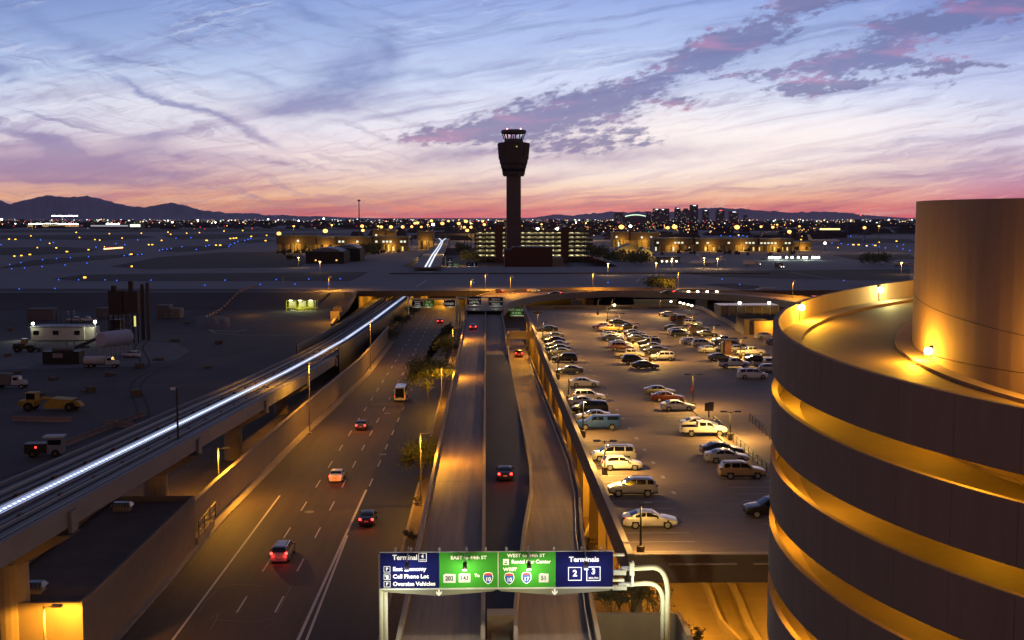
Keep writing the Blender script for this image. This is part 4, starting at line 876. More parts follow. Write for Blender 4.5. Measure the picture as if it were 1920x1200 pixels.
for a, b_ in ((0, .5), (.5, 1)):
    a, b_ = a * Wd, b_ * Wd; m_ = (a + b_) / 2
    ap.add([(a, -.06, zb_ - .102), (b_, -.06, zb_ - .102), (b_ - .3, -.06, zb_ - .26), (m_, -.06, zb_ - .56), (a + .3, -.06, zb_ - .26), (a, .05, zb_ - .102), (b_, .05, zb_ - .102), (b_ - .3, .05, zb_ - .26), (m_, .05, zb_ - .56), (a + .3, .05, zb_ - .26)],
           [(0, 4, 3, 2, 1), (5, 6, 7, 8, 9), (0, 1, 6, 5), (1, 2, 7, 6), (2, 3, 8, 7), (3, 4, 9, 8), (4, 0, 5, 9)])
ap.build('lower_panel', mat('lower_panel_grey', (.15, .145, .10), .7), sg)
def tx(s, size, u, v, al='LEFT', pr=0, m=None, sxx=1.0, bold=.028): return text(s, size, m or M_sgw, pan[pr], at_(u, v, -.015), bold=bold, align=al, name='lettering', sx=sxx)
tx('Terminal', .50, .052, .86, pr=0, sxx=.97)
tx('4', .36, .180, .89, 'CENTER', 0); tx('NORTH', .12, .180, .795, 'CENTER', 0)
def rect(u0, u1, v0, v1, t, pr, m=None, fill=None):
    x0, x1 = u0 * Wd, u1 * Wd; z0, z1 = zb_ + v0 * Hh, zb_ + v1 * Hh; q = MB()
    if fill: MB().bb(x0, x1, -.012, -.002, z0, z1).build('symbol', fill, pan[pr])
    else: q.bb(x0, x1, -.02, -.002, z0, z0 + t).bb(x0, x1, -.02, -.002, z1 - t, z1).bb(x0, x0 + t, -.02, -.002, z0 + t, z1 - t).bb(x1 - t, x1, -.02, -.002, z0 + t, z1 - t).build('symbol_border', m or M_sgw, pan[pr])
rect(.163, .198, .745, .985, .035, 0)
for v, s in ((.535, 'East Economy'), (.325, 'Cell Phone Lot'), (.115, 'Oversize Vehicles')):
    tx(s, .40, .053, v, pr=0, sxx=1.03); rect(.014, .042, v - .085, v + .085, .03, 0)
    if s[0] != 'C': tx('P', .32, .028, v, 'CENTER', 0)
    else: MB().bb(.0235 * Wd, .0345 * Wd, -.02, -.002, zb_ + (v - .06) * Hh, zb_ + (v + .04) * Hh).bb(.0185 * Wd, .0215 * Wd, -.02, -.002, zb_ + (v - .0) * Hh, zb_ + (v + .06) * Hh).build('phone_symbol', M_sgw, pan[0])
tx('EAST to 44th ST', .33, .378, .845, 'CENTER', 1, sxx=1.12)
tx('To', .32, .414, .34, 'CENTER', 1)
def stateplate(s, u, v, pr, w_=.052):
    x0, x1 = (u - w_ / 2) * Wd, (u + w_ / 2) * Wd; z0, z1 = zb_ + (v - .13) * Hh, zb_ + (v + .13) * Hh
    q = MB(); pts = [(x0, z0), (x1, z0), (x1, z1 - .04), (x0 + .16, z1), (x0 + .0, z1 - .08)]
    q.add([(x, -.012, z) for x, z in pts], [(0, 1, 2, 3, 4)]).build('route_plate', mat('plate_white', (.45, .45, .42), .6), pan[pr])
    text(s, .44, M_black, pan[pr], ((x0 + x1) / 2, -.03, (z0 + z1) / 2 - .02), bold=.03, sx=.9)
def shield(s, u, v, pr):
    x, z = u * Wd, zb_ + v * Hh; w_, h_ = .36, .42
    out = [(-.62, .95), (0, 1.05), (.62, .95), (.85, .8), (1, .2), (.9, -.3), (.55, -.75), (0, -1.05), (-.55, -.75), (-.9, -.3), (-1, .2), (-.85, .8)]
    MB().add([(x + a * w_, -.010, z + b_ * h_) for a, b_ in out], [tuple(range(12))]).build('route_shield_rim', M_sgw, pan[pr])
    MB().add([(x + a * w_ * .87, -.014, z + b_ * h_ * .88) for a, b_ in out], [tuple(range(12))]).build('route_shield', M_shb, pan[pr])
    MB().add([(x + a * w_, -.018, z + b_ * h_) for a, b_ in ((-.8, .50), (.8, .50), (.76, .72), (.56, .84), (0, .92), (-.56, .84), (-.76, .72))], [tuple(range(7))]).build('shield_band', M_shr, pan[pr])
    text(s, .40, M_sgw, pan[pr], (x, -.03, z - .09), bold=.02, sx=.95)
stateplate('202', .2955, .27, 1); stateplate('143', .360, .28, 1, .05); shield('10', .4615, .265, 1)
tx('WEST to 24th ST', .33, .625, .895, 'CENTER', 2, sxx=1.12); tx('Rental Car Center', .36, .562, .72, 'LEFT', 2, sxx=1.02)
rect(.526, .55, .635, .80, .0, 2, fill=M_sgw); MB().bb(.531 * Wd, .545 * Wd, -.02, -.013, zb_ + .66 * Hh, zb_ + .70 * Hh).bb(.533 * Wd, .543 * Wd, -.02, -.013, zb_ + .72 * Hh, zb_ + .745 * Hh).build('key_car_symbol', M_sgg, pan[2])
tx('WEST', .33, .5555, .505, 'CENTER', 2, sxx=1.12)
shield('10', .5525, .25, 2); shield('17', .6265, .265, 2); stateplate('51', .7005, .265, 2, .042)
tx('Terminals', .50, .874, .775, 'CENTER', 3, sxx=1.06)
rect(.806, .864, .18, .56, .045, 3); rect(.885, .945, .17, .57, .045, 3)
tx('2', .62, .835, .38, 'CENTER', 3); tx('3', .56, .915, .43, 'CENTER', 3); tx('SOUTH', .19, .915, .245, 'CENTER', 3, sxx=1.1, bold=.015)
for u in (.25, .748):
    x = u * Wd; z = zb_ - .32
    MB().add([(x - .06, -.075, z + .28), (x + .06, -.075, z + .28), (x + .06, -.075, z - .02), (x + .2, -.075, z + .12), (x + .2, -.075, z - .06), (x, -.075, z - .26), (x - .2, -.075, z - .06), (x - .2, -.075, z + .12), (x - .06, -.075, z - .02)], [(0, 1, 2, 3, 4, 5, 6, 7, 8)]).build('lane_arrow', M_sgw, sg)
for u in (.065, .13, .253, .37, .452, .54, .632, .745, .865, .95): MB().bb(u * Wd - .07, u * Wd + .07, .1, .25, zb_ - .3, zb_ + Hh + .3).build('sign_bracket', M_galv, sg)
for u, c in ((.118, (.55, .6, 1)), (.363, (1, 1, .78)), (.634, (1, 1, .78)), (.876, (.55, .6, 1))):
    x = u * Wd; am = MB().tube([(x + .05, .15, zb_ + Hh + .4), (x + .03, -.1, zb_ + Hh + .32), (x, -1.25, zb_ + Hh * .8 + .12)], .035, 6).build('lamp_arm', M_galv, sg)
    lh = MB().box((x, -1.3, zb_ + Hh * .68), (.32, .3, .5), top=(.75, .7)).build('floodlight', M_dkm, sg)
    MB().box((x, -1.3, zb_ + Hh * .68 - .06), (.26, .24, .055)).build('lens', emi('flood_lens', (1, 1, .7), 18) if c[0] == 1 else emi('flood_lens_blue', (.5, .5, 1), 4), lh)
    spot((x, -1.5, zb_ + Hh * .68 - .12), 360 if c[0] == 1 else 300, sg, 168, (1, 1, .7) if c[0] == 1 else (.8, .82, 1), aim=(0, .9, -.12), size=.1)
    lamp((x, -1.3, zb_ + Hh * .68 - .45), 22 if c[0] == 1 else 16, sg, c, .08)
M_gp = mat('gantry_pipe', (.6, .6, .5), .5, metal=.0)
lamp((1.2, -2.2, zb_ - .6), 260, sg, (1, 1, .6), .1, 'gantry_fill_light'); lamp((Wd + 2.4, -2.4, zb_ - .2), 620, sg, (1, 1, .6), .1, 'gantry_fill_light')  # unseen lights added to brighten the posts and planter
def X_(px, py, Y=YS_): return D(px, py, Y) - Vector((TL.x, YS_, 0))
def arc(A, C, B, n=8): return [A.lerp(C, t / n).lerp(C.lerp(B, t / n), t / n) for t in range(n + 1)]
Yp = YS_ + .35
pL1, pL2 = X_(714.5, 1118, Yp), X_(722.5, 1118, Yp)
po = MB()
for q in (pL1, pL2): po.tube([(q.x, q.y, 4.6), (q.x, q.y, zb_ + Hh * .9)], .17, 12)
po.build('left_post', M_gp, sg)
a1, c1, b1 = X_(1165, 1067, Yp), X_(1250, 1062, Yp), X_(1252, 1110, Yp); a2, c2_, b2 = X_(1160, 1097, Yp), X_(1240, 1092, Yp), X_(1243, 1125, Yp)
po = MB(); t1 = [a1, a1.lerp(c1, .65)] + arc(a1.lerp(c1, .66), c1, b1) + [Vector((b1.x, b1.y, 4.6))]; t2 = [a2, a2.lerp(c2_, .62)] + arc(a2.lerp(c2_, .63), c2_, b2) + [Vector((b2.x, b2.y, 4.6))]
po.tube(t1, .19, 12).tube(t2, .17, 12); po.build('right_post', M_gp, sg, smooth=True)
tr_ = MB()
for zz in (zb_ + .35, zb_ + Hh - .35): tr_.tube([(pL1.x, Yp - YS_, zz), (a1.x + .2, Yp - YS_, zz)], .12, 8)
tr_.build('truss_chord', M_gp, sg)
jb = MB(); c_ = X_(1186, 1065, Yp - .3); jb.box((c_.x, c_.y, c_.z - 1.3), (.16, .2, 1.8)).box((c_.x - .05, c_.y, c_.z - .5), (.34, .3, .9)).box((c_.x - .9, c_.y + .1, c_.z - .5), (.9, .3, .35)).box((c_.x - .9, c_.y + .1, c_.z - 1.6), (1.0, .25, .3)); jb.build('coupling', M_galv, sg)
for nm_, xx in (('left', (pL1.x + pL2.x) / 2), ('right', (b1.x + b2.x) / 2 + .05)):
    f_ = MB().lathe((xx, Yp - YS_, -.0), [(1.15, 0), (1.15, 4.55), (1.1, 4.62)], 32).build('concrete_footing', mat('footing_concrete', (.42, .41, .35), .85, .12, 1.2), sg)
    bp = MB()
    for q in range(8): bp.tube([(xx + math.cos(q * .785) * .5, Yp - YS_ + math.sin(q * .785) * .4, 4.62), (xx + math.cos(q * .785) * .5, Yp - YS_ + math.sin(q * .785) * .4, 4.8)], .04, 5)
    bp.box((xx, Yp - YS_, 4.62), (1.1, .9, .06)); bp.build('base_plate', M_galv, f_)
def far_gantry(label, posts, panels, Y, zbase, beam=None, group='overhead sign gantries in the distance'):
    o = thing('sign_gantry', label, 'road sign', (0, 0, 0), 0, group)
    for (x0, y0, y1) in posts:
        a = D(x0, y0, Y); MB().tube([(a.x, Y + .4, zbase), (a.x, Y + .4, a.z)], .3, 8).build('post', M_gp, o)
    if beam: A, B = D(beam[0], beam[2], Y), D(beam[1], beam[2], Y); MB().tube([(A.x, Y + .4, A.z), (B.x, Y + .4, B.z)], .25, 8).build('beam', M_gp, o)
    for (x0, x1, y0, y1, m, txt) in panels:
        A, B = D(x0, y0, Y), D(x1, y1, Y); pn = MB().bb(A.x, B.x, Y - .05, Y + .1, B.z, A.z).build('sign_panel', m, o)
        MB().bb(A.x, B.x, Y - .3, Y + .05, B.z - .35, B.z - .08).build('lower_panel', M_galv, o)
        n_ = len(txt)
        for i, s in enumerate(txt): text(s, (A.z - B.z) / (n_ + .6), M_sgw, pn, ((A.x + B.x) / 2, Y - .07, A.z - (i + .75) * (A.z - B.z) / (n_ + .4)), bold=.02, align='CENTER', sx=.95)
        lamp(((A.x + B.x) / 2, Y - 1.6, B.z - .3), 45, o, (.9, 1, .75), .1)
    return o
far_gantry('sign gantry over the highway before the taxiway bridge with four dark panels', [(765, 556, 600), (857, 556, 600)], [(773, 793, 562.5, 574.5, M_sgb, ['Terminal 4', 'Parking', 'Economy']), (794, 814, 562.5, 574.5, M_sgg, ['EAST', '202  10']), (833, 853, 563, 574, M_sgb, ['Terminals 2 3'])], 395, 0, (765, 857, 561))
far_gantry('pair of dark signs above the far end of the ramps', [(856, 557, 640), (862, 572, 640)], [(876, 902, 556.5, 571, M_sgb, ['Terminal 4', 'NORTH']), (916, 943, 557, 572.5, mat('sign_navy', (.006, .009, .04), .5), ['Economy', 'Cell Phone Lot', 'Oversize'])], 372, 0, (856, 943, 558))
far_gantry('green and blue road sign left of the parking deck corner', [(989, 577, 640)], [(956.5, 979, 577, 590.5, M_sgg, ['WEST 24th ST', '10 17 51']), (979.5, 987, 577, 590.5, M_sgb, ['3'])], 340, 0, (956, 990, 583))

# ------------------------------------------------------------------ control tower and buildings behind
YT = 800.0
cx = D(963, 460, YT).x
zt = lambda y: D(963, y, YT).z
pxm = YT / FPX
tw = thing('control_tower', 'tall dark control tower rising against the pink sky', 'tower', (cx, YT, 0))
M_tw = mat('tower_concrete', (.10, .078, .085), .85, .1, .2); M_twd = mat('tower_cladding', (.06, .045, .046), .7, .1, .5); M_twr = mat('tower_roof', (.07, .07, .08), .6)
MB().box((0, 0, 0), (26.5 * pxm, 26.5 * pxm, zt(326))).build('shaft', M_tw, tw)
def octa(mb, segs, mi=0): return mb.lathe((0, 0, 0), [(r * pxm * 1.07, zt(y)) for r, y in segs], 8, mi, ph=PI / 8)
octa(MB(), [(12, 331), (19, 330.5), (21, 326), (21, 318), (22.5, 316), (23, 309), (25.5, 307), (26.5, 300), (27.5, 288), (29.5, 271), (29.5, 269), (26, 268), (18, 266.5)]).build('cab_base', M_twd, tw)
rb = MB()
for k in range(24):
    t = 2 * PI * k / 24
    for (r0, y0, r1, y1) in ((27.2, 299, 29.6, 270), (22.6, 316, 24.5, 303)):
        rb.tube([(math.cos(t) * r0 * pxm, math.sin(t) * r0 * pxm, zt(y0)), (math.cos(t) * r1 * pxm, math.sin(t) * r1 * pxm, zt(y1))], .28, 4)
rb.build('vertical_fins', M_tw, tw)
for ya, yb, r in ((309, 304, 24.6), (322, 317, 21.6)): octa(MB(), [(r, ya), (r + .8, yb)]).build('window_band', M_glass, tw)
octa(MB(), [(17.6, 266.5), (17, 262), (17.2, 261)]).build('cab_sill', M_twr, tw)
gl_ = MB(); octa(gl_, [(16.6, 261), (20.2, 250.5)])
mg = bpy.data.materials.new('cab_glass'); mg.use_nodes = True; tt = NT(mg.node_tree); pb = mg.node_tree.nodes['Principled BSDF']
pb.inputs['Base Color'].default_value = (.9, .9, .9, 1); pb.inputs['Roughness'].default_value = .02; pb.inputs['Transmission Weight'].default_value = 1.0; pb.inputs['IOR'].default_value = 1.02
gl_.build('cab_window', mg, tw)
mu = MB()
for k in range(16):
    t = 2 * PI * k / 16 + PI / 16
    rr0 = 1.0
    mu.tube([(math.cos(t) * 16.9 * pxm * 1.03, math.sin(t) * 16.9 * pxm * 1.03, zt(261.5)), (math.cos(t) * 20.6 * pxm * 1.03, math.sin(t) * 20.6 * pxm * 1.03, zt(250))], .38 if k % 2 else .2, 5)
mu.build('cab_mullions', M_twd, tw)
cn = MB(); 
for k in range(9): cn.box((-5 + k * 1.25, 0, zt(261)), (.7, 2, .8 + .9 * ((k * 5) % 3)))
cn.build('cab_consoles', M_black, tw)
octa(MB(), [(21, 250.5), (23.2, 249.5), (23.6, 247), (22, 244.6), (17, 243.4)]).build('roof', M_twr, tw)
for x in (-12, 13): MB().lathe((x * pxm, -2, zt(243.4)), [(.1, 0), (.42, .2), (.42, .8), (.1, 1)], 8).build('red_beacon', emi('beacon_red', (1, .25, .25), 8), tw)
for x, y in ((-8, 275), (5, 277.5), (-24.5, 280), (26, 293)): MB().box((x * pxm, -27.6 * pxm if abs(x) < 20 else -10 * pxm, zt(y)), (.8, .8, .7)).build('small_light', emi('olive_light', (.8, .65, .15), .8), tw)
YB = 740.0
A, B = D(946, 470, YB), D(1036, 500, YB); bb_ = thing('tower_base_building', 'dark red brown building at the foot of the control tower', 'building')
C_ = D(969, 469, YB).x; zt1, zt2 = D(946, 469.5, YB).z, D(1000, 464.5, YB).z
MB().bb(C_ - 3, B.x, YB, YB + 26, 0, zt2).bb(A.x, C_ - 3.01, YB - 1, YB + 26, 0, zt1).build('wall', M_brick, bb_); MB().bb(A.x - .3, C_ - 2.9, YB - 1.3, YB + 26.2, zt1, zt1 + .7).bb(C_ - 2.8, B.x + .3, YB - .3, YB + 26.2, zt2, zt2 + .5).build('coping', M_twr, bb_)
MB().bb(B.x + .01, B.x + 7, YB, YB + 20, 0, D(1040, 484, YB).z).build('annex', M_concd, bb_)
# multi storey garage
YG = 930.0
gg = thing('terminal_garage', 'wide multi storey parking garage with lit floors behind the control tower', 'parking garage')
L_, R_ = D(889, 450, YG).x, D(1112, 450, YG).x; zs = [D(1000, y, YG).z for y in (433.5, 441.5, 449.5, 457.5, 466, 474.5, 483)]
sl2 = MB(); bk = MB()
for z in zs: sl2.bb(L_, R_, YG, YG + 60, z - 1.0, z + .15); sl2.bb(L_, R_, YG - .35, YG - .02, z - .9, z + 1.0)
sl2.build('floor_slabs', mat('garage_slab', (.10, .09, .08), .9), gg)
for x in range(int(L_), int(R_), 8): bk.bb(x, x + .8, YG + .8, YG + 1.6, 0, zs[0] - 1)
bk.build('columns', M_concd, gg); MB().bb(L_ + 1, R_ - 1, YG + 26, YG + 26.5, 0, zs[0] - 1.1).build('back_wall', mat('garage_back_wall', (.34, .32, .24), .9, .3, .2), gg)
rnd = random.Random(3); lt = MB()
for z in zs[1:] + [5.2]:
    for x in range(int(L_) + 3, int(R_) - 3, 5):
        for yy in (5, 14, 22):
            if rnd.random() < .75: lt.bb(x, x + 2.0, YG + yy, YG + yy + .4, z + 2.0 if z > 6 else 5, (z + 2.2) if z > 6 else 5.2)
lt.build('ceiling_lights', emi('garage_tube', (1, .85, .42), 1.5), gg)
for z in zs[1:] + [3]:
    for x in range(int(L_) + 8, int(R_), 18): lamp((x, YG + 12, z + 1.5), 1700, gg, (1, .9, .52), .3, 'garage_bulb')
for x0, x1, y, l in ((930, 942, 421, 'dark stair tower of the garage left of the control tower'), (1052, 1066, 427, 'dark stair tower of the garage right of the control tower')):
    A = D(x0, y, YG - 3); B = D(x1, y, YG - 3); o = thing('stair_tower', l, 'building'); MB().bb(A.x, B.x, YG - 6, YG - .4, 0, A.z).build('wall', M_brick, o); MB().bb(A.x - .2, B.x + .2, YG - 6.2, YG - .3, A.z, A.z + .6).build('roof', M_twr, o)
rf = thing('rooftop_plant', 'pale boxy structures on the roof of the garage', 'roof structure', (0, 0, 0))
for x0, x1, y in ((985, 992, 428), (1017, 1052, 431), (1085, 1095, 428), (1020, 1026, 424)):
    A = D(x0, y, YG + 14); B = D(x1, y, YG + 14); MB().bb(A.x, B.x, YG + 14, YG + 18, zs[0] + .16, A.z).build('plant_room', M_concd, rf)

E_win = emi('lit_window_yellow', (1, .66, .18), 1.1); E_winw = emi('lit_window_white', (.9, .95, .7), .9)
M_apron = mat('concourse_wall', (.22, .19, .15), .9, .1, .2)
def concourse(label, segs, Y, dep=24, seed=1):
    o = thing('concourse', label, 'terminal building'); r_ = random.Random(seed)
    for (x0, x1, yt, yb, lit) in segs:
        A, B = D(x0, yt, Y), D(x1, yb, Y); z1, z0 = A.z, AZ; W_ = B.x - A.x; H_ = z1 - z0
        MB().bb(A.x, B.x, Y, Y + dep, z0, z1).build('wall', M_apron, o)
        MB().bb(A.x - 1, B.x + 1, Y - 3, Y + dep + 1, z1 + .01, z1 + 1.3).build('roof', M_twr, o)
        wi = MB(); cl_ = MB(); x = A.x + 1
        while x < B.x - 4:
            if r_.random() < lit * .5: wi.bb(x, x + 1.8, Y - .12, Y - .02, z0 + H_ * .58, z0 + H_ * .80)
            if r_.random() < lit * .8: wi.bb(x + .2, x + 2.0 * r_.uniform(.4, 1), Y - .12, Y - .02, z0 + .5, z0 + H_ * .36)
            cl_.bb(x - .5, x - .1, Y - 2.5, Y - 1.9, z0, z0 + H_ * .5); x += 3.4 + r_.random() * 1.8
        wi.build('windows', E_winw if lit < .5 else E_win, o); cl_.bb(A.x, B.x, Y - 2.6, Y - .1, z0 + H_ * .5, z0 + H_ * .545); cl_.build('canopy', M_twr, o)
        MB().bb(A.x - .5, B.x + .5, Y - 3.1, Y - 2.75, z0 + H_ * .55, z1 - .02).build('fascia_band', M_twd, o)
        wb_ = MB(); x = A.x + 2
        while x < B.x - 3:
            if r_.random() < lit * .55: wb_.bb(x, x + 1.9, Y - 3.2, Y - 3.11, z0 + H_ * .66, z0 + H_ * .8)
            x += 3.1
        wb_.build('upper_windows', E_winw, o)
        for k in range(int(W_ / 13)): MB().bb(A.x + 4 + k * 13 + r_.uniform(0, 4), A.x + 7.5 + k * 13 + r_.uniform(0, 4), Y - 3.6, Y - 3.2, z0, z0 + H_ * .55).build('dark_bay', M_twd, o)
        n = max(1, int(W_ / 22))
        for i in range(n): lamp((A.x + W_ * (i + .5) / n, Y - 7, z0 + H_ * .42), 5200, o, (1, .48, .05), .6, 'apron_bulb')
    return o
concourse('low left concourse with golden lit apron front beyond the barrel roofed hangar', [(520, 594, 444, 470, .12), (594, 631, 447, 466, .3), (631, 700, 446, 466, .6), (700, 765, 446, 466, .85)], 1010, seed=2)
concourse('dark far concourse block left of the elevated train line', [(700, 724, 432, 440, .2), (724, 740, 434, 440, .2), (784, 812, 436, 470, .25)], 1080, seed=5)
concourse('long right concourse with golden lit gates beyond the parked jets', [(1226, 1300, 449, 470, .45), (1300, 1420, 449.5, 470, .55), (1420, 1484, 450, 471, .9)], 1010, seed=7)
concourse('pale flat building with a lit side at the right end of the right concourse', [(1486, 1520, 456, 466, .1)], 1040, seed=4)
concourse('low dark building behind the right concourse', [(1150, 1180, 437, 447, .2), (1180, 1235, 438, 447, .1)], 1150, seed=9)
o = thing('gabled_terminal', 'low gabled building with bright golden walls and trees right of the garage', 'building')
for x0, x1, yt, dY in ((1150, 1172, 470, 20), (1160, 1204, 461, 10), (1196, 1222, 468, 0)):
    A, B = D(x0, yt, 820 + dY), D(x1, 480, 820 + dY); zc = A.z - 2.5
    MB().bb(A.x, B.x, 820 + dY, 838 + dY, 6, zc).build('wall', M_wall, o); mx = (A.x + B.x) / 2; y0 = 818.5 + dY
    MB().add([(A.x - 1.5, y0, zc), (B.x + 1.5, y0, zc), (mx, y0, A.z + 1.5), (A.x - 1.5, y0 + 22, zc), (B.x + 1.5, y0 + 22, zc), (mx, y0 + 22, A.z + 1.5)], [(0, 1, 2), (5, 4, 3), (0, 2, 5, 3), (1, 4, 5, 2), (0, 3, 4, 1)]).build('roof', M_twr, o)
    for k in range(3): lamp((A.x + (B.x - A.x) * (k + .5) / 3, 813 + dY, 10), 2600, o, (1, .56, .1), .4)
    w_ = MB()
    for k in range(6): w_.bb(A.x + (B.x - A.x) * (k + .2) / 6, A.x + (B.x - A.x) * (k + .45) / 6, 819.8 + dY, 819.95 + dY, 7.5, 10.5)
    w_.build('windows', E_win, o)
# hangar with barrel roofs
hg = thing('hangar', 'dark hangar with two pale barrel roofs in front of the left concourse', 'hangar'); Yh = 742.0
for (x0, x1, yt, yw, yb, dY, w2) in ((573, 645, 464.5, 472, 500, 0, 36), (620, 675, 459, 466, 496, 40, 30)):
    A = D(x0, yw, Yh + dY); B = D(x1, yw, Yh + dY); top = D(x0, yt, Yh + dY).z
    MB().bb(A.x, B.x, Yh + dY, Yh + dY + w2, AZ, A.z).build('wall', mat('hangar_wall', (.035, .028, .024), .9, .1, .3), hg)
    q = MB(); n = 10; vs = []
    for i in range(n + 1):
        t = PI * i / n; x = (A.x + B.x) / 2 + (B.x - A.x) * .42 * (i / n * 2 - 1); z = A.z + (top - A.z) * math.sin(t) ** .6
        vs += [(x, Yh + dY + 1, z), (x, Yh + dY + w2, z)]
    q.add(vs, [(2 * i, 2 * i + 2, 2 * i + 3, 2 * i + 1) for i in range(n)] + [tuple(2 * i for i in range(n + 1))]); q.build('barrel_roof', mat('pale_metal_roof', (.15, .17, .22), .5), hg)
for x in (592, 631):
    p = D(x, 489, Yh - .4); MB().box((p.x, Yh - .5, p.z), (.9, .4, .7)).build('wall_light', emi('dim_amber', (1, .5, .12), 2), hg)
o = thing('dark_shed', 'dark low shed with four small lights on the right apron', 'shed')
A, B = D(1231, 484, 760), D(1275, 500, 760); MB().bb(A.x, B.x, 760, 775, AZ, A.z).build('wall', M_twd, o); MB().bb(A.x - .4, B.x + .4, 759.6, 775.4, A.z + .01, A.z + .8).build('roof', M_twr, o)
for k in range(4): p = D(1241.5 + k * 9, 491, 759); MB().box((p.x, 759.4, p.z), (.8, .4, .8)).build('wall_light', E_sodw, o)
o = thing('lit_canopy_station', 'open canopy station with rows of bright white lamps beyond the taxiway', 'canopy')
A, B = D(1438, 484, 800), D(1542, 496, 800); MB().bb(A.x, B.x, 800, 816, D(1450, 487, 800).z, D(1450, 485, 800).z).build('roof', M_twr, o)
q = MB()
for k in range(9): q.bb(A.x + (B.x - A.x) * k / 8 - .3, A.x + (B.x - A.x) * k / 8 + .3, 801, 801.6, AZ, D(1450, 487, 800).z)
q.build('columns', M_conc, o)
for x in (1443, 1447.5, 1452, 1457, 1462, 1475, 1485, 1497, 1507, 1512, 1524, 1529, 1535): p = D(x, 484.5, 799); MB().lathe((p.x, 799, p.z), [(.1, 0), (.75, .3), (.75, 1.1), (.1, 1.4)], 8).build('roof_lamp', E_whi, o)
lamp((A.x + 8, 798, 9.5), 5000, o, (.8, 1, .75)); lamp((B.x - 12, 798, 9.5), 3500, o, (.8, 1, .75))

# far elevated tracks and road
ft = thing('far_guideway', 'far stretch of the train line climbing toward the terminals in a Y', 'guideway')
def rib(L, w_, z, name, m, th=.8):
    P = [G(x, y, z) for x, y in L]; return MB().wallstrip([(p.x, p.y, z) for p in P], w_, -th, 0).build(name, m, ft)
rib([(800, 500), (812, 478), (823, 462), (829, 452)], 15, 9, 'deck', M_gd); rib([(829, 452), (820, 444), (816, 440.5)], 12, 9.0, 'left_branch', M_gd); rib([(829, 452), (838, 445), (846, 440.5)], 12, 9.05, 'right_branch', M_gd)
mm = emi('rail_glow', (.75, .82, 1), 1.1)  # emissive strips laid along the far track
for dx_ in (-3.5, 3.5): rib([(801 + dx_, 500), (813 + dx_ * .8, 478), (824 + dx_ * .6, 462), (829 + dx_ * .4, 452)], 1.0, 9.2, 'track_glow_strip', mm, .15)
rib([(829, 452), (820, 444), (817, 440.5)], 1.2, 9.3, 'track_glow_strip', mm, .15); rib([(829, 452), (838, 445), (845, 440.5)], 1.2, 9.35, 'track_glow_strip', mm, .15)
q = MB()
for x, y in ((806, 490), (818, 470)): p = G(x, y, 0); q.bb(p.x - 1.5, p.x + 1.5, p.y, p.y + 2, 0, 8.1)
q.build('piers', M_concd, ft)
for x, y, z in ((806, 480, 12), (836, 474, 6), (818, 460, 14), (845, 485, 5), (862, 478, 5)): p = D(x, y, 850); lamp(p, 3500, None if 0 else ft, (1, .6, .18), .5, 'roadside_bulb')
struct('terminal_road', MB().poly([(-30, 690), (60, 690), (70, 1100), (-40, 1100)], .03), M_asph)
far_gantry('cluster of small blue and green road signs by the terminal garage', [(835, 480, 500)], [(839, 848, 484, 490, M_sgb, ['T4']), (839, 848, 493, 499.5, M_sgb, ['2 3']), (850, 861, 492.5, 499.5, M_sgg, ['EXIT']), (875, 883, 492, 499, M_sgb, ['4']), (884, 895, 492, 499, M_sgb, ['2'])], 800, 0)

# skyline
M_sky = mat('skyline_tower', (.15, .12, .15), .8, .15, .02); Ysk = 5200.0
SK = [(1161, 15, 397.5, 'squat'), (1216.5, 7, 396.5, 'slim low'), (1224, 4, 399, 'thin low'), (1231.5, 12, 391, 'flat topped'), (1243, 10, 391.5, 'broad'), (1250.5, 9, 391, 'broad twin'), (1271, 10, 389, 'pointed'), (1280, 6, 400, 'small'), (1287, 11, 391.5, 'stepped'), (1302, 13.5, 384, 'tallest'), (1323.5, 11, 393.5, 'white lit'), (1351.5, 14, 393, 'red lit'), (1376.5, 15, 396, 'square'), (1398, 6, 403, 'domed small')]
rs = random.Random(11)
for i, (px, wpx, yt, ds_) in enumerate(SK):
    Y = Ysk + rs.uniform(-200, 200); A, B = D(px - wpx / 2, yt, Y), D(px + wpx / 2, 410, Y); W_ = B.x - A.x
    o = thing('skyscraper', f'{ds_} downtown tower, ' + (ORD[i] + ' of the skyline counting from the stadium side' if i else 'standing left of the stadium'), 'skyscraper', (0, 0, 0), 0, 'downtown towers on the skyline')
    q = MB().bb(A.x, B.x, Y, Y + W_, AZ, A.z)
    if i in (8, 6, 11): q = MB().bb(A.x, B.x, Y, Y + W_, AZ, A.z - 5).bb(A.x + W_ * .15, B.x - W_ * .2, Y + 1, Y + W_ - 1, A.z - 5, A.z + 2)
    q.build('block', M_sky, o); wn = MB()
    H_ = A.z - AZ
    for k in range(int(H_ / 5)):
        for j in range(int(W_ / 4)):
            if rs.random() < .08: wn.bb(A.x + j * 4 + .8, A.x + j * 4 + 3, Y - .3, Y - .02, AZ + k * 5 + 1, AZ + k * 5 + 2.6)
    wn.build('lit_windows', emi('far_window', (1, .85, .6), .8), o)
    if ds_ in ('tallest', 'flat topped', 'broad', 'pointed', 'white lit', 'square', 'red lit'): MB().bb(A.x + W_ * .3, A.x + W_ * .7, Y - .6, Y - .31, A.z - 4.5, A.z - 2.5).build('roof_sign', emi('red_roof_sign', (1, .1, .1), 3) if 'red' in ds_ else emi('white_roof_sign', (.9, .95, 1), 2.5), o)
o = thing('stadium', 'wide arched roof stadium glowing under its rim on the skyline', 'stadium'); Y = 4700; q = MB(); vs = []
A, B = D(1168, 408, Y), D(1216, 408, Y); n = 14
zr0, zr1 = D(1190, 406, Y).z, D(1190, 400.5, Y).z
MB().bb(A.x, B.x, Y, Y + 90, AZ, zr0 - 2).build('wall', M_sky, o)
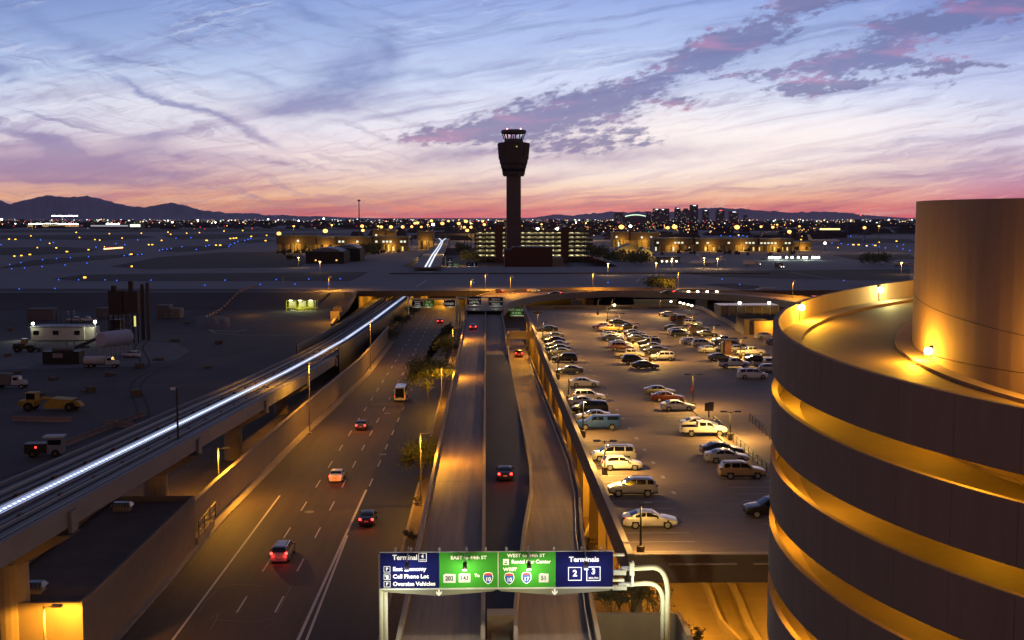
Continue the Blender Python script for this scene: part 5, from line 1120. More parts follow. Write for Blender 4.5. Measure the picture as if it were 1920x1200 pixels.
for i in range(n + 1):
    f = i / n; x = A.x + (B.x - A.x) * f; z = zr0 + (zr1 - zr0) * math.sin(PI * (.08 + .84 * f)); vs += [(x, Y - 2, z), (x, Y + 90, z - 2), (x, Y - 2, zr0 - 1)]
q.add(vs, [(3 * i, 3 * i + 3, 3 * i + 4, 3 * i + 1) for i in range(n)] + [(3 * i, 3 * i + 2, 3 * i + 5, 3 * i + 3) for i in range(n)]); q.build('arched_roof', mat('stadium_roof', (.16, .15, .16), .6), o)
vs = []
for i in range(n + 1):
    f = .08 + .8 * i / n; x = A.x + (B.x - A.x) * f; z = zr0 + (zr1 - zr0) * math.sin(PI * (.08 + .84 * f)) - 3.2; vs += [(x, Y - 3, z), (x, Y - 3, z - 3.5)]
MB().add(vs, [(2 * i, 2 * i + 2, 2 * i + 3, 2 * i + 1) for i in range(n)]).build('lit_rim', emi('stadium_glow', (.75, 1, .7), 1.4), o)
# mountains
def range_(name, pts, Y, col, seed, kind='structure'):
    P = []
    for (a, ya), (b, yb) in zip(pts, pts[1:]):
        n = max(2, int(abs(b - a) / 3))
        for k in range(n):
            f = k / n; x = a + (b - a) * f; y = ya + (yb - ya) * f
            y -= noise.fractal(Vector((x * .09, seed, 0)), 1, 2, 5) * 1.9 * min(1, max(0, (408 - y) / 8)); P.append((x, min(y, 408.3)))
    g_ = MB(); rows = 9; n = len(P); vs = []
    for r in range(rows):
        f = [0, .14, .28, .42, .49, .55, .62, .8, 1][r]
        for i, (x, y) in enumerate(P):
            top = D(x, y, Y); h = max(top.z - AZ, 1); k = 1 - abs(f - .55) / .55 if f < .55 else 1 - (f - .55) / .45
            yy = Y + (f - .55) * 2600; nz = noise.fractal(Vector((x * .05, f * 5, seed)), 1, 2, 5)
            sc_ = 1.0 if abs(f - .55) < .02 else (.75 + .35 * nz)
            kk = max(0, k) ** .9
            vs.append((top.x * yy / Y, yy, AZ - 3 + h * kk * (sc_ if kk < .9 else 1)))
    g_.add(vs, [(r * n + i, r * n + i + 1, (r + 1) * n + i + 1, (r + 1) * n + i) for r in range(rows - 1) for i in range(n - 1)])
    # ridge row exact
    return tag(g_.build(name, col, smooth=True), kind=kind)
M_mt = mat('haze_blue_mountain', (.30, .27, .38), .95, .1, .002); M_mt2 = mat('haze_violet_mountain', (.42, .31, .40), .95, .06, .002)  # bluish haze of distance put into the base colours
range_('mountains', [(-260, 402), (-180, 385), (-90, 370), (-30, 374), (0, 376), (20, 382), (40, 376), (62, 371), (85, 365.5), (102, 367), (130, 369), (163, 366), (172, 370), (198, 375), (215, 380), (240, 385), (268, 389), (300, 383), (320, 380), (345, 384), (372, 392), (400, 396), (440, 399), (480, 400), (500, 403), (530, 402), (560, 405), (600, 405), (640, 407), (700, 408.5)], 15000, M_mt, 1.3)
range_('far_mountains', [(960, 408.4), (1000, 408), (1030, 403), (1050, 402), (1075, 404), (1100, 401), (1130, 398), (1150, 396), (1170, 398), (1200, 397), (1240, 398), (1270, 396), (1300, 392), (1325, 389), (1345, 388), (1365, 390), (1400, 391.5), (1440, 395), (1480, 398), (1510, 397), (1550, 396.5), (1590, 399), (1620, 402), (1650, 405), (1700, 408.3)], 22000, M_mt2, 4.7)
# far city: dark blocks and trees with thousands of lights
rc = random.Random(5); cb = MB()
for i in range(2600):
    Y = 1500 + 7500 * rc.random() ** 1.2; X = rc.uniform(-.56, .58) * Y
    if Y < 2600 and -500 < X < 900 and rc.random() < .6: continue
    if Y < 3000 and X < -200: continue
    w_ = rc.uniform(12, 60); cb.box((X, Y, AZ), (w_, rc.uniform(10, 30), rc.uniform(3, 11) * (1 + (rc.random() < .06))), rc.uniform(-.1, .1), top=(rc.uniform(.5, 1), .9))
tag(cb.build('city', mat('far_city', (.045, .042, .055), .95, .4, .01)), 'dark spread of far low city buildings and trees below the horizon', 'city', kind='stuff')
def glows(name, m, n, seed, pick, label):
    r_ = random.Random(seed); q = MB()
    for _ in range(n):
        X, Y, z, s = pick(r_); s *= .30; q.add([(X - s, Y, z), (X, Y, z - s), (X + s, Y, z), (X, Y, z + s), (X, Y - s * .6, z)], [(0, 1, 4), (1, 2, 4), (2, 3, 4), (3, 0, 4)])
    return tag(q.build(name, m), label, 'lights', kind='stuff')
def far(r_, lo=2300, hi=10500, pw_=1.0, a=-.5, b=.47, sz=1.0):
    Y = lo + (hi - lo) * r_.random() ** pw_; X = r_.uniform(a, b) * Y; return X, Y, AZ + r_.uniform(8, 16), Y / 1000 * sz * (.5 + r_.random() ** 3 * 1.5)
glows('city_lights', emi('city_white', (1, .86, .6), 2.4), 460, 1, lambda r_: far(r_, 3200), 'countless small warm white lights of the far city')
glows('city_lights', emi('city_warm', (1, .5, .15), 2.2), 420, 2, lambda r_: far(r_, 2000), 'countless small orange lights of the far city')
glows('city_lights', emi('city_warm', (1, .55, .2), 2.6), 240, 12, lambda r_: far(r_, 1250, 2600, 1, -.03, .3, 1.0), 'small orange lights scattered around the terminals right of the tower')
glows('city_lights', emi('city_cool', (.75, .95, 1), 3), 110, 3, lambda r_: far(r_, 3500, 10500, .7, sz=1.35), 'scattered brighter bluish white lights near the horizon')
glows('city_lights', emi('city_red', (1, .06, .08), 2.2), 150, 4, lambda r_: far(r_, 1800, 8000, 1, -.42, .25, .8), 'scattered small red lights in the far city')
glows('city_lights', emi('city_green', (.2, 1, .45), 2.2), 34, 6, lambda r_: far(r_, 1500, 7000, 1, -.4, .3, .8), 'few small green signal lights in the far city')
def rowlights(name, px0, px1, y, n, m, Y, s, label):
    q = MB()
    for k in range(n): p = D(px0 + (px1 - px0) * k / (n - 1) + rc.uniform(-.5, .5), y + rc.uniform(-.4, .4), Y); q.box((p.x, Y, p.z), (s, s, s), 0, top=(.6, .6))
    return tag(q.build(name, m), label, 'building lights')
rowlights('lit_hall_lights', 55, 145, 421, 26, E_whi, 3600, 3.4, 'row of white roof lights on the far long hall at the left'); rowlights('lit_hall_lights', 98, 145, 405.5, 18, E_whi, 7000, 5, 'row of white lights high on the far left horizon'); rowlights('lit_hall_lights', 200, 222, 421, 8, E_whi, 3600, 3.6, 'short white lit row right of the far long hall')
def halls(x0, x1, y0, y1, Y, m, label):
    A, B = D(x0, y0, Y), D(x1, y1, Y); o = thing('far_hall', label, 'building'); MB().bb(A.x, B.x, Y, Y + 40, AZ, A.z).build('wall', M_sky, o); MB().bb(A.x, B.x, Y - .5, Y - .1, B.z + (A.z - B.z) * .1, A.z - (A.z - B.z) * .3).build('lit_front', m, o)
halls(244, 263, 418.5, 426, 3000, emi('shop_glow', (.9, 1, .6), 2.2), 'bright yellowish lit front of a far store on the left'); halls(1537, 1575, 427, 431.5, 1900, emi('hall_gold', (1, .85, .3), 1.8), 'long golden lit far hall on the right plain'); halls(52, 148, 421, 425.5, 3300, emi('hall_dim_gold', (.75, .5, .2), .6), 'long dim far hall with a golden front at the left'); halls(170, 240, 421, 425, 3100, emi('hall_dim', (.45, .5, .55), .7), 'pale dim lit far hall left of the bright store')
for i, (px, py, s_) in enumerate(((323, 416.5, 1.0), (371, 413, .8), (404, 417, .7), (3, 411.5, 1.3), (607, 410, 1.1), (560, 414, .8), (503, 411, .6), (1080, 417, .6), (29, 420, .7))):
    p = D(px, py, 4200); tag(MB().lathe(p, [(.5, -2.6), (3.1 * s_, -1.4), (3.1 * s_, 1.4), (.5, 2.6)], 8).build('stadium_light', emi('field_white', (.9, 1, .85), 10), smooth=True), 'far bright white floodlight near the left horizon', 'light', 'far white floodlights near the horizon')
# apron floodlight masts
FLD = [(523, 438), (610, 433), (679, 424), (680.5, 432), (715, 425.5), (733, 425.5), (755, 425.5), (772, 425), (778, 418.5), (782.5, 418), (790, 425.5), (809, 414), (812, 420), (829.5, 419), (841, 414.5), (860, 419), (873.5, 415), (871, 426), (883, 426), (876, 432), (905, 415), (908, 421), (1091, 433), (1165, 425.5), (1265, 425.5), (1382, 426), (1427, 425), (1449, 426), (1480, 434.5), (1621, 427), (1252, 427)]
for i, (px, py) in enumerate(FLD):
    Y = 1150 if py > 424 else 1500 if py > 417 else 1900; p = D(px, py, Y)
    s_ = 1.5 if px in (610, 523, 1265, 1382, 1480, 1165, 679, 829.5, 873.5) else 1.0
    o = thing('floodlight_mast', 'tall orange floodlight mast ' + ('on the left apron' if px < 700 else 'among the terminals left of the tower' if px < 930 else 'on the right side of the airport'), 'floodlight', (p.x, Y, AZ), 0, 'orange apron floodlights ' + ('left' if px < 700 else 'middle' if px < 930 else 'right'))
    MB().tube([(0, 0, 0), (0, 0, p.z - AZ)], [.4, .25], 6).build('mast', M_dkm, o); r0 = Y / 1000 * 1.35 * s_ * random.uniform(.75, 1.2)
    MB().lathe((0, 0, p.z - AZ), [(.2, -r0 * .8), (r0 * .8, -r0 * .5), (r0, 0), (r0 * .8, r0 * .5), (.2, r0 * .8)], 10).build('lamp_cluster', emi('flood_orange', (1, .46, .10), 3.2), o)
for px, py in ((1008, 429), (1045, 429), (1182, 424), (1547, 456), (812, 421)):
    Y = 1000; p = D(px, py, Y); tag(MB().tube([(0, 0, AZ - p.z), (0, 0, 0)], .25, 6).lathe((0, 0, 0), [(.1, -1), (1.2, -.5), (1.2, .5), (.1, 1)], 8, mi=1).build('white_floodlight', [M_dkm, E_whi], loc=p), 'bright white floodlight on a pole around the terminals', 'floodlight', 'white floodlights around the terminals')
# airfield lights
BL = [(36, 542), (103, 541), (219, 526), (147, 525), (110, 524.5), (197, 525), (283, 525.5), (422, 525.5), (518, 524.5), (579, 523.5), (638, 523), (384, 535), (488, 533.5), (553, 533), (616, 532.5), (22, 504), (46, 502.5), (79, 500), (122, 497), (163, 493.5), (18, 496), (39, 492.5), (54, 490), (80, 487), (106, 485), (132, 483.5), (166, 481.5), (212, 489), (233, 479.5), (242, 478), (258, 478), (266, 477), (273, 478),
      (299, 469.5), (305, 468), (313, 467.5), (321, 466), (330, 465), (341, 463), (368, 468), (386, 462), (392, 460), (407, 460.5), (429, 462), (432, 459), (440, 456), (446, 453), (451, 451), (459, 451), (465, 449), (470, 447.5), (2, 459), (182, 466.5), (180, 463.5), (217, 457), (234, 459), (258, 450), (288, 446), (330, 447), (358, 446), (76, 450), (100, 455),
      (1123, 520.5), (1140, 530), (1734 - 380, 523.5), (1387, 533.5), (1582, 526), (889, 520.5), (888, 530), (1577, 457), (1590, 459), (1600, 460), (1612, 461), (1624, 462), (1636, 459), (1648, 463), (1660, 465), (1668, 468), (1682, 462), (1693, 467), (1706, 470), (1560, 456), (1553, 452), (1475, 445), (1483, 446), (1490, 444), (1497, 446), (1505, 447), (1345, 440), (1352, 442), (1360, 441), (1369, 443), (1377, 441), (1385, 443), (1393, 442), (1401, 444), (1409, 443), (1417, 445), (1425, 444), (1330, 437), (1338, 438), (1595, 443), (1600, 446), (1620, 450), (1694, 489 - 30)]
bl0 = None
for px, py in [q for i_, q in enumerate(BL) if i_ < 22 or i_ % 5 != 2]:
    p = G(px, py, AZ + .3); s_ = max(.2, (p.y / 470) * .2)
    if bl0 is None:
        bl0 = MB().lathe((0, 0, 0), [(.2, -.5), (1, -.1), (1, .6), (.3, 1.2)], 8).build('taxiway_light', E_blue, smooth=True); o = bl0
    else: o = bl0.copy(); COL.objects.link(o)
    o.location = p; o.scale = (s_, s_, s_); tag(o, 'small blue edge light on the dark airfield', 'light', 'blue taxiway edge lights')
YL = [(159, 521.5, 5), (27, 481, 3), (40, 480, 3.5), (56, 478, 4), (105.5, 465.5, 3), (125.5, 472.5, 4), (166, 469, 3), (246, 477.5, 4.5), (247, 500.5, 3), (279, 459.5, 3), (285.5, 459.5, 3), (303, 451.5, 2.5), (17, 449, 3), (29, 449.5, 3), (58, 443, 2), (93, 457, 2), (70, 465, 2), (143, 436.5, 2.5), (149, 446, 2), (178, 450, 2), (187, 451, 2), (205, 439, 2), (229, 447, 2), (265, 438, 2), (315, 436, 2), (387.5, 451.5, 4.5), (405, 460.5, 3), (413, 460.5, 4), (432, 448, 3), (438, 447.5, 3), (443, 447, 3), (471, 444, 3), (498, 452, 3), (320, 440, 2), (350, 438, 2), (374, 437, 2), (420, 434, 2), (455, 433, 2), (500, 442, 2),
      (1600, 459.5, 4), (1610, 459.5, 4), (1625, 461.5, 3), (1641, 461, 4), (1648, 455, 3), (1681, 453, 3), (1502, 450, 3), (1517, 443, 2.5), (1385, 441.5, 2.5), (1403, 439, 2), (1354, 440, 2.5), (1571, 465, 2), (196, 463.5, 1.3)]
for px, py, w_ in YL:
    p = G(px, py, AZ + .4); W_ = w_ * p.y / FPX; H_ = max(.7, 1.6 * p.y / FPX)
    o = thing('guidance_sign', 'small amber lit guidance sign beside a taxiway', 'airfield sign', p, 0, 'amber taxiway guidance signs')
    MB().box((0, 0, 0), (W_, .3, H_)).build('lit_face', E_yel, o); MB().bb(-W_ * .4, W_ * .4, -.1, .1, -.4, -.01).build('legs', M_dkm, o)
for k in range(11):
    p = G(196 + k * 3.3, 467.3 - k * .25, AZ + .4); tag(MB().lathe((0, 0, 0), [(.2, -.3), (.8, 0), (.8, .6), (.2, .9)], 8).build('stop_bar_light', emi('stop_bar', (1, .3, .12), 6), loc=p), 'red orange light in the row across the taxiway at the left', 'light', 'row of stop bar lights')
# tall mast
p = D(673, 376, 1300); o = thing('radio_mast', 'thin tall mast standing alone left of the control tower', 'mast', (p.x, 1300, AZ)); MB().tube([(0, 0, 0), (0, 0, p.z - AZ)], [.9, .5], 6).build('mast_pole', M_tw, o); MB().lathe((0, 0, p.z - AZ), [(.3, -1), (1.6, -.6), (1.6, .8), (.3, 1)], 8).build('mast_head', M_dkm, o)
p = D(1614, 403.5, 6000); o = thing('red_beacon_mast', 'thin far mast with a red beacon on the right horizon', 'mast', (p.x, 6000, AZ)); MB().tube([(0, 0, 0), (0, 0, p.z - AZ)], 1.0, 5).build('mast_pole', M_tw, o); MB().lathe((0, 0, p.z - AZ), [(.3, -3), (4, 0), (.3, 3)], 8).build('beacon', E_red, o)

# invented masts added to warm the ground between the terminals
for x, y, pw_ in ((-150, 1120, 30000), (-60, 1180, 30000), (60, 1250, 45000), (-20, 1500, 60000), (180, 1100, 30000), (300, 1180, 30000), (130, 1500, 60000), (-160, 960, 9000), (260, 950, 12000), (330, 960, 9000), (-90, 960, 9000)):
    tp = thing('added_glow_mast', 'added mast light giving a warm glow over the terminal aprons', 'lamp pole', (x, y, AZ), 0, 'added mast lights over the aprons'); MB().tube([(0, 0, 0), (0, 0, 22)], .25, 6).build('pole', M_dkm, tp); MB().lathe((0, 0, 22), [(.3, 0), (1.0, .3), (1.0, .7), (.3, 1)], 8).build('added_glow_ring', emi('flood_orange', (1, .46, .10), 3.2), tp); lamp((0, 0, 20.5), pw_, tp, (1, .55, .15), 1)
# carts and vans along the concourses
ct0 = thing('service_cart', 'small dark service vehicle parked along a concourse front', 'service vehicle', (0, 0, -50), 0, 'service vehicles along the concourses')
MB().box((0, 0, .4), (4.6, 2, 1.0)).box((1.2, 0, 1.4), (1.9, 1.8, .9), top=(.7, .9)).build('body', M_dkm, ct0); MB().tube([(-1.5, -1.05, .4), (-1.5, 1.05, .4)], .4, 10).tube([(1.5, -1.05, .4), (1.5, 1.05, .4)], .4, 10).build('wheels', M_rub, ct0)
rq = random.Random(8); first_ = True
for k in range(34):
    px = rq.choice((rq.uniform(525, 760), rq.uniform(1240, 1500))); q = G(px, rq.uniform(471, 478), AZ)
    if first_: ct0.location = q; ct0.rotation_euler = (0, 0, rq.uniform(-.4, .4)); first_ = False
    else: dup(ct0, q, rq.uniform(-.5, .5) + rq.choice((0, 1.57)), scale=rq.uniform(.8, 1.5))
# planes
M_pl = mat('plane_white', (.62, .62, .66), .4)
def plane(p, L, rz, label, lit=False):
    o = thing('airplane', label, 'airplane', p, rz, 'parked airplanes'); r = L * .055; z = r * 1.9
    MB().tube([(-L / 2, 0, z), (-L * .46, 0, z), (-L * .36, 0, z), (L * .2, 0, z), (L * .38, 0, z + r * .3), (L / 2, 0, z + r * .6)], [r * .15, r * .6, r, r, r * .6, r * .12], 12).build('fuselage', M_pl, o, smooth=True)
    for s in (-1, 1):
        MB().add([(-L * .08, s * r * .6, z - r * .4), (L * .12, s * r * .6, z - r * .4), (L * .2, s * L * .45, z), (L * .14, s * L * .45, z), (-L * .08, s * r * .6, z - r * .2), (L * .12, s * r * .6, z - r * .25), (L * .2, s * L * .45, z + .1), (L * .14, s * L * .45, z + .1)], [(0, 1, 2, 3), (7, 6, 5, 4), (0, 4, 5, 1), (1, 5, 6, 2), (2, 6, 7, 3), (3, 7, 4, 0)]).build('wing', M_pl, o)
        MB().tube([(L * .22, s * r * 1.5, z + r * .3), (L * .34, s * r * 1.5, z + r * .3)], r * .45, 10).build('engine', M_pl, o, smooth=True)
    MB().add([(L * .34, -.1, z + r * .5), (L * .48, -.1, z + r * .6), (L * .54, -.1, z + r * 3.6), (L * .47, -.1, z + r * 3.6), (L * .34, .1, z + r * .5), (L * .48, .1, z + r * .6), (L * .54, .1, z + r * 3.6), (L * .47, .1, z + r * 3.6)], [(0, 1, 2, 3), (7, 6, 5, 4), (0, 4, 5, 1), (1, 5, 6, 2), (2, 6, 7, 3), (3, 7, 4, 0)]).build('tail_fin', M_pl, o)
    MB().box((L * .5, 0, z + r * 3.5), (L * .07, L * .26, .12)).build('tailplane', M_pl, o)
    MB().tube([(-L * .34, 0, 0), (-L * .34, 0, z)], r * .12, 5).tube([(L * .06, -r, 0), (L * .06, -r, z)], r * .12, 5).tube([(L * .06, r, 0), (L * .06, r, z)], r * .12, 5).build('landing_gear', M_dkm, o)
    return o
plane(G(1322, 498, AZ), 20, 0, 'small business jet nearest on the lit right apron'); plane(G(1336, 493, AZ), 18, PI, 'second small jet behind the nearest one on the right apron'); plane(G(1545, 458, AZ), 36, PI, 'airliner with upright tail in front of the far right runways'); plane(G(1285, 470, AZ), 30, 0, 'airliner parked at the left gates of the right concourse'); plane(G(1395, 470, AZ), 28, .2, 'airliner parked at the middle gates of the right concourse'); plane(G(530, 470, AZ), 14, 0, 'small plane at the left end of the left concourse')
for x, y, pw_ in ((1320, 487, 3500), (1345, 488, 2500), (1260, 488, 1200), (560, 486, 900), (1690, 496, 1500), (1230, 497, 700), (600, 494, 700), (1140, 498, 1600)): p = G(x, y, AZ + 5); pp = thing('apron_lamp', 'hooded lamp pole lighting a patch of apron in the distance', 'lamp pole', (p.x, p.y, AZ), 0, 'distant apron lamp poles'); MB().tube([(0, 0, 0), (0, 0, 6)], .12, 5).build('pole', M_pole, pp); MB().box((0, -.4, 5.8), (.8, .8, .3)).build('lamp_head', E_sod, pp); lamp((0, -1.0, 5.2), pw_, pp, (1, .6, .2), .3)
def boxtruck(p, rz, L, label, body=M_white, cab=M_white, lights=False, tank=False, scale=1.0, name='truck', group=None):
    o = thing(name, label, 'truck', p, rz, group)
    MB().box((0, 0, .62), (L, 1.0, .22)).build('chassis', M_black, o)
    c_ = MB(); x0 = L / 2 - 1.1
    c_.box((x0 - .85, 0, .85), (1.7, 2.2, 1.75), top=(.82, .9)); c_.box((x0 + .55, 0, .85), (1.15, 1.9, .85), top=(.9, .85)); cabo = c_.build('cab', cab, o)
    MB().add([(x0 + .02, -.85, 1.85), (x0 + .02, .85, 1.85), (x0 - .13, .82, 2.5), (x0 - .13, -.82, 2.5)], [(0, 1, 2, 3)]).box((x0 - .75, 0, 1.8), (.9, 2.14, .58)).build('cab_glass', M_glass, cabo)
    if tank: MB().tube([(-L / 2 + .1, 0, 1.75), (-L / 2 + .3, 0, 1.75), (x0 - 2.0, 0, 1.75), (x0 - 1.9, 0, 1.75)], [.75, 1.05, 1.05, .75], 18).build('tank', body, o, smooth=True)
    else: MB().box(((-L / 2 + x0 - 1.9) / 2, 0, .9), (L / 2 + x0 - 1.9, 2.4, 2.3)).build('cargo_box', body, o)
    for x in (x0 + .5, -L / 2 + 1.0, -L / 2 + 2.1):
        for s in (-1, 1): wh_ = MB().tube([(x, s * .85, .5), (x, s * 1.15, .5)], .5, 14).build('wheel', M_rub, o); MB().tube([(x, s * 1.14, .5), (x, s * 1.17, .5)], .24, 10).build('rim', M_rim, wh_)
    for s in (-1, 1): MB().box((x0 + 1.12, s * .7, .95), (.1, .3, .25)).build('headlight', emi('headlight_glow', (1, .95, .8), 10) if lights else M_headl, o)
    if scale != 1: o.scale = (scale,) * 3
    return o
M_dw = mat('dusty_white', (.5, .47, .45), .7, .08, 1)
boxtruck(G(187, 690, 0) + Vector((0, 1, 0)), 0, 8.2, 'white water tanker truck parked below the horizontal white tank', M_dw, M_dw, tank=True, name='tanker_truck')
boxtruck(G(12, 729, 0) + Vector((0, 1, 0)), 0, 7.5, 'white truck cut off at the left edge of the yard', M_concd, M_dw, name='truck')
boxtruck(G(1410, 498, AZ), -.4, 10, 'boxy service truck with headlights on the right apron', M_dw, M_dw, lights=True, name='service_truck', group=None); boxtruck(G(1461, 503, AZ), -1.4, 9, 'truck with headlights driving toward the camera on the right taxiway', M_dkm, M_dw, lights=True, name='service_truck'); boxtruck(G(1694, 500, AZ), -.4, 11, 'white tanker beside the right edge of the apron near the spiral core', M_dw, M_dw, tank=True, name='tanker_truck'); boxtruck(G(548, 487, AZ), 0, 8, 'dark truck with red lights left of the hangar', M_dkm, M_dkm, name='service_truck'); boxtruck(G(1432, 553, 4) , PI, 9, 'stair truck with sloped white body behind the overpass at right', M_dw, M_white, name='stair_truck')

# ------------------------------------------------------------------ trees and shrubs
def tree(p, w_, h, label, n=2600, leaf=.16, m=M_leaf, trunk=.35, low=.25, name='tree', seed=0, cat='tree', group=None, m2=M_bark):
    r_ = random.Random(seed); o = thing(name, label, cat, p, 0, group); tk = MB(); tips = []
    nb = 7
    tk.tube([(0, 0, -.2), (.1, .1, h * low * .6), (0, 0, h * low)], [trunk * h * .05 + .03, trunk * h * .04 + .02, trunk * h * .035 + .02], 8)
    for k in range(nb):
        a = 2 * PI * k / nb + r_.uniform(-.3, .3); rr0 = w_ / 2 * r_.uniform(.45, .85); e = Vector((math.cos(a) * rr0, math.sin(a) * rr0, h * r_.uniform(.55, .88))); mid = e * .45 + Vector((0, 0, h * low * .7 + r_.uniform(-.1, .1)))
        tk.tube([(0, 0, h * low * .95), tuple(mid), tuple(e)], [trunk * h * .022 + .01, trunk * h * .014 + .01, .01], 5); tips.append(e)
        for q in range(2):
            f = e + Vector((r_.uniform(-1, 1), r_.uniform(-1, 1), r_.uniform(-.4, .5))) * w_ * .16; tk.tube([tuple(mid.lerp(e, .5)), tuple(f)], [.03, .01], 4); tips.append(f)
    tk.build('trunk', m2, o); lf = MB()
    cl = []
    for t in tips + [Vector((r_.uniform(-.35, .35) * w_, r_.uniform(-.35, .35) * w_, h * r_.uniform(.4, .92))) for _ in range(16)]: cl.append((t, w_ * r_.uniform(.09, .19)))
    for _ in range(n):
        c, s = r_.choice(cl); d = Vector((r_.gauss(0, 1), r_.gauss(0, 1), r_.gauss(0, .75))); q = c + d * s * .62
        if q.z < h * low * .5: continue
        a = Vector((r_.uniform(-1, 1), r_.uniform(-1, 1), r_.uniform(-1, 1))).normalized(); b_ = a.orthogonal().normalized(); l = leaf * r_.uniform(.6, 1.4)
        lf.add([q - a * l, q - b_ * l * .35, q + a * l, q + b_ * l * .35], [(0, 1, 2, 3)])
    lf.build('crown', m, o); return o
tree(G(802, 752, .1), 8.8, 8.6, 'big round mesquite tree between highway and left ramp', 9000, .2, seed=1); tree(G(789, 905, .1), 6.2, 6.4, 'dim mesquite tree behind the nearest median street lamp', 5200, .17, seed=2); tree(G(838, 690, .1), 5.5, 8.0, 'tree beyond the big mesquite beside the left ramp', 4200, .18, seed=3)
for i, (px, py, z, w_, h, l) in enumerate(((775, 596, .1, 6, 4.5, 'bushy tree under the far end of the train guideway'), (752, 612, .1, 7, 3.6, 'round shrub right of the black guideway screen'), (730, 640, .1, 7, 3.2, 'low shrub beside the black guideway screen'), (840, 640, .1, 4, 5, 'narrow tree beside the far end of the left ramp'))): tree(G(px, py, z), w_, h, l, 1800, .22, M_leafd, seed=10 + i, name='shrub', cat='shrub', group='shrubs along the guideway')
for i, (x, y, w_, h) in enumerate(((9.8, 86.6, 3.0, 3.2), (11.4, 87.4, 3.2, 3.6), (13.2, 87.0, 2.6, 3.2), (15.6, 84.2, 1.6, 5.6), (10.6, 89.5, 3.0, 3.0))): tree(Vector((x, y, 4.6 if x < 14.5 else 0)), w_, h, ['feathery bush at the left end of the planter below the sign', 'feathery bush in the middle of the planter below the sign', 'feathery bush in front of the gantry post in the planter', 'thin open shrub right of the gantry post', 'bush at the back of the planter under the blue sign'][i], 1700, .10, M_leafd, seed=30 + i, name='bush', cat='bush', low=.05)
for i, (px, py) in enumerate(((766, 1010), (774, 1016), (783, 945), (788, 905))): tree(G(px, py, .12), 1.3, .9, 'small dark desert shrub on the gravel strip by the left ramp', 350, .09, M_leafd, seed=50 + i, name='shrub', cat='shrub', low=.05, group='small shrubs on the gravel strip')
for i, (px, py, z, w_, h, l) in enumerate(((1119, 497, 0, 18, 15, 'dark tree right of the terminal garage'), (1128, 492, 0, 14, 11, 'brown lit tree by the gabled building'), (1150, 496, 3, 16, 9, 'low wide tree on the slope before the gabled building'), (1178, 497, 4, 26, 8, 'dark spreading bush row before the gabled building'), (1200, 497, 6, 18, 7, 'dark round tree right of the gabled building'), (1238, 540, 6.4, 12, 3.5, 'dark shrub clump on the taxiway edge by the right lamp pole'), (880, 497, 0, 14, 10, 'dark tree between the far train line and the garage'), (868, 480, 0, 16, 12, 'tree left of the terminal garage'), (690, 484, 6.4, 14, 9, 'tree behind the hangar at its right'), (702, 476, 6.4, 12, 8, 'small tree before the left concourse'), (1640, 496, 6.4, 20, 6, 'low dark trees beyond the right taxiway'))):
    tree(G(px, py, z), w_, h, l, 1300, .8, M_leaf, seed=70 + i, name='tree', group='trees around the terminals')

# ------------------------------------------------------------------ construction yard on the left
M_yel = mat('machine_yellow', (.40, .25, .03), .6, .1, 1); M_rust = mat('rusty_brown', (.050, .040, .038), .85, .15, .5); M_ctn = mat('container_grey', (.13, .12, .13), .8, .1, 1)
p = G(108, 640, 0); o = thing('site_office', 'long white site office trailer with three dark windows', 'building', (p.x, p.y, 0)); Lo = 17.0; A = G(52, 640, 0); B = G(151, 640, 0); Wd_ = B.x - A.x
MB().bb(-Wd_ / 2, Wd_ / 2, 0, 8, .3, 4.1).build('wall', M_dw, o); MB().bb(-Wd_ / 2 - .2, Wd_ / 2 + .2, -.2, 8.2, 4.11, 4.35).build('roof', mat('office_roof', (.2, .21, .25), .6), o)
for f in (-.4, -.03, .37): MB().bb(f * Wd_ - .8, f * Wd_ + .8, -.06, -.01, 1.9, 3.1).build('window', M_glass, o)
MB().bb(Wd_ / 2 + .01, Wd_ / 2 + 2.6, 1, 6, .3, 4.0).build('entrance_block', M_dw, o)
for dx_, e_, h in ((-Wd_ / 2 + .8, 120, 4.9), (Wd_ / 2 + 3.4, 420, 5.4)):
    MB().lathe((dx_, -.2, h), [(.1, 0), (.4, .1), (.4, .55), (.1, .7)], 10).build('flood_lamp', emi('site_lamp', (.95, 1, .62), 22), o); lamp((dx_, -1.0, h - .1), e_, o, (.95, 1, .65), .2)
MB().tube([(Wd_ / 2 + 3.4, -.1, 0), (Wd_ / 2 + 3.4, -.1, 5.4)], .1, 6).build('lamp_pole', M_galv, o); lamp((-Wd_ / 2 - 4, 1, 2.5), 160, o, (.95, 1, .6), .2)
o = thing('batch_plant', 'tall dark concrete batch plant with silos and a hopper', 'silo plant'); Yb = 330.0
def bx2(x0, x1, y0, y1, name, m, Y=Yb, d=4.5, cyl=False, zb=None):
    A, B = D(x0, y0, Y), D(x1, y1, Y); z0 = max(0, B.z) if zb is None else zb
    if cyl: return MB().lathe(((A.x + B.x) / 2, Y + d / 2, 0), [((B.x - A.x) / 2, z0), ((B.x - A.x) / 2, A.z - .6), ((B.x - A.x) / 2 * .6, A.z)], 20).build(name, m, o, smooth=False)
    return MB().bb(A.x, B.x, Y, Y + d, z0, A.z).build(name, m, o)
bx2(202, 229, 545, 590, 'hopper', M_rust); bx2(230, 258, 546, 588, 'mixer_house', mat('mixer_brown', (.06, .044, .04), .85, .1, .5)); bx2(258, 268, 533, 640, 'tall_silo', M_rust, cyl=True, Y=324); bx2(268, 278, 530, 640, 'tall_silo', mat('silo_brown', (.085, .06, .052), .8, .12, .5), cyl=True, Y=323)
q = MB()
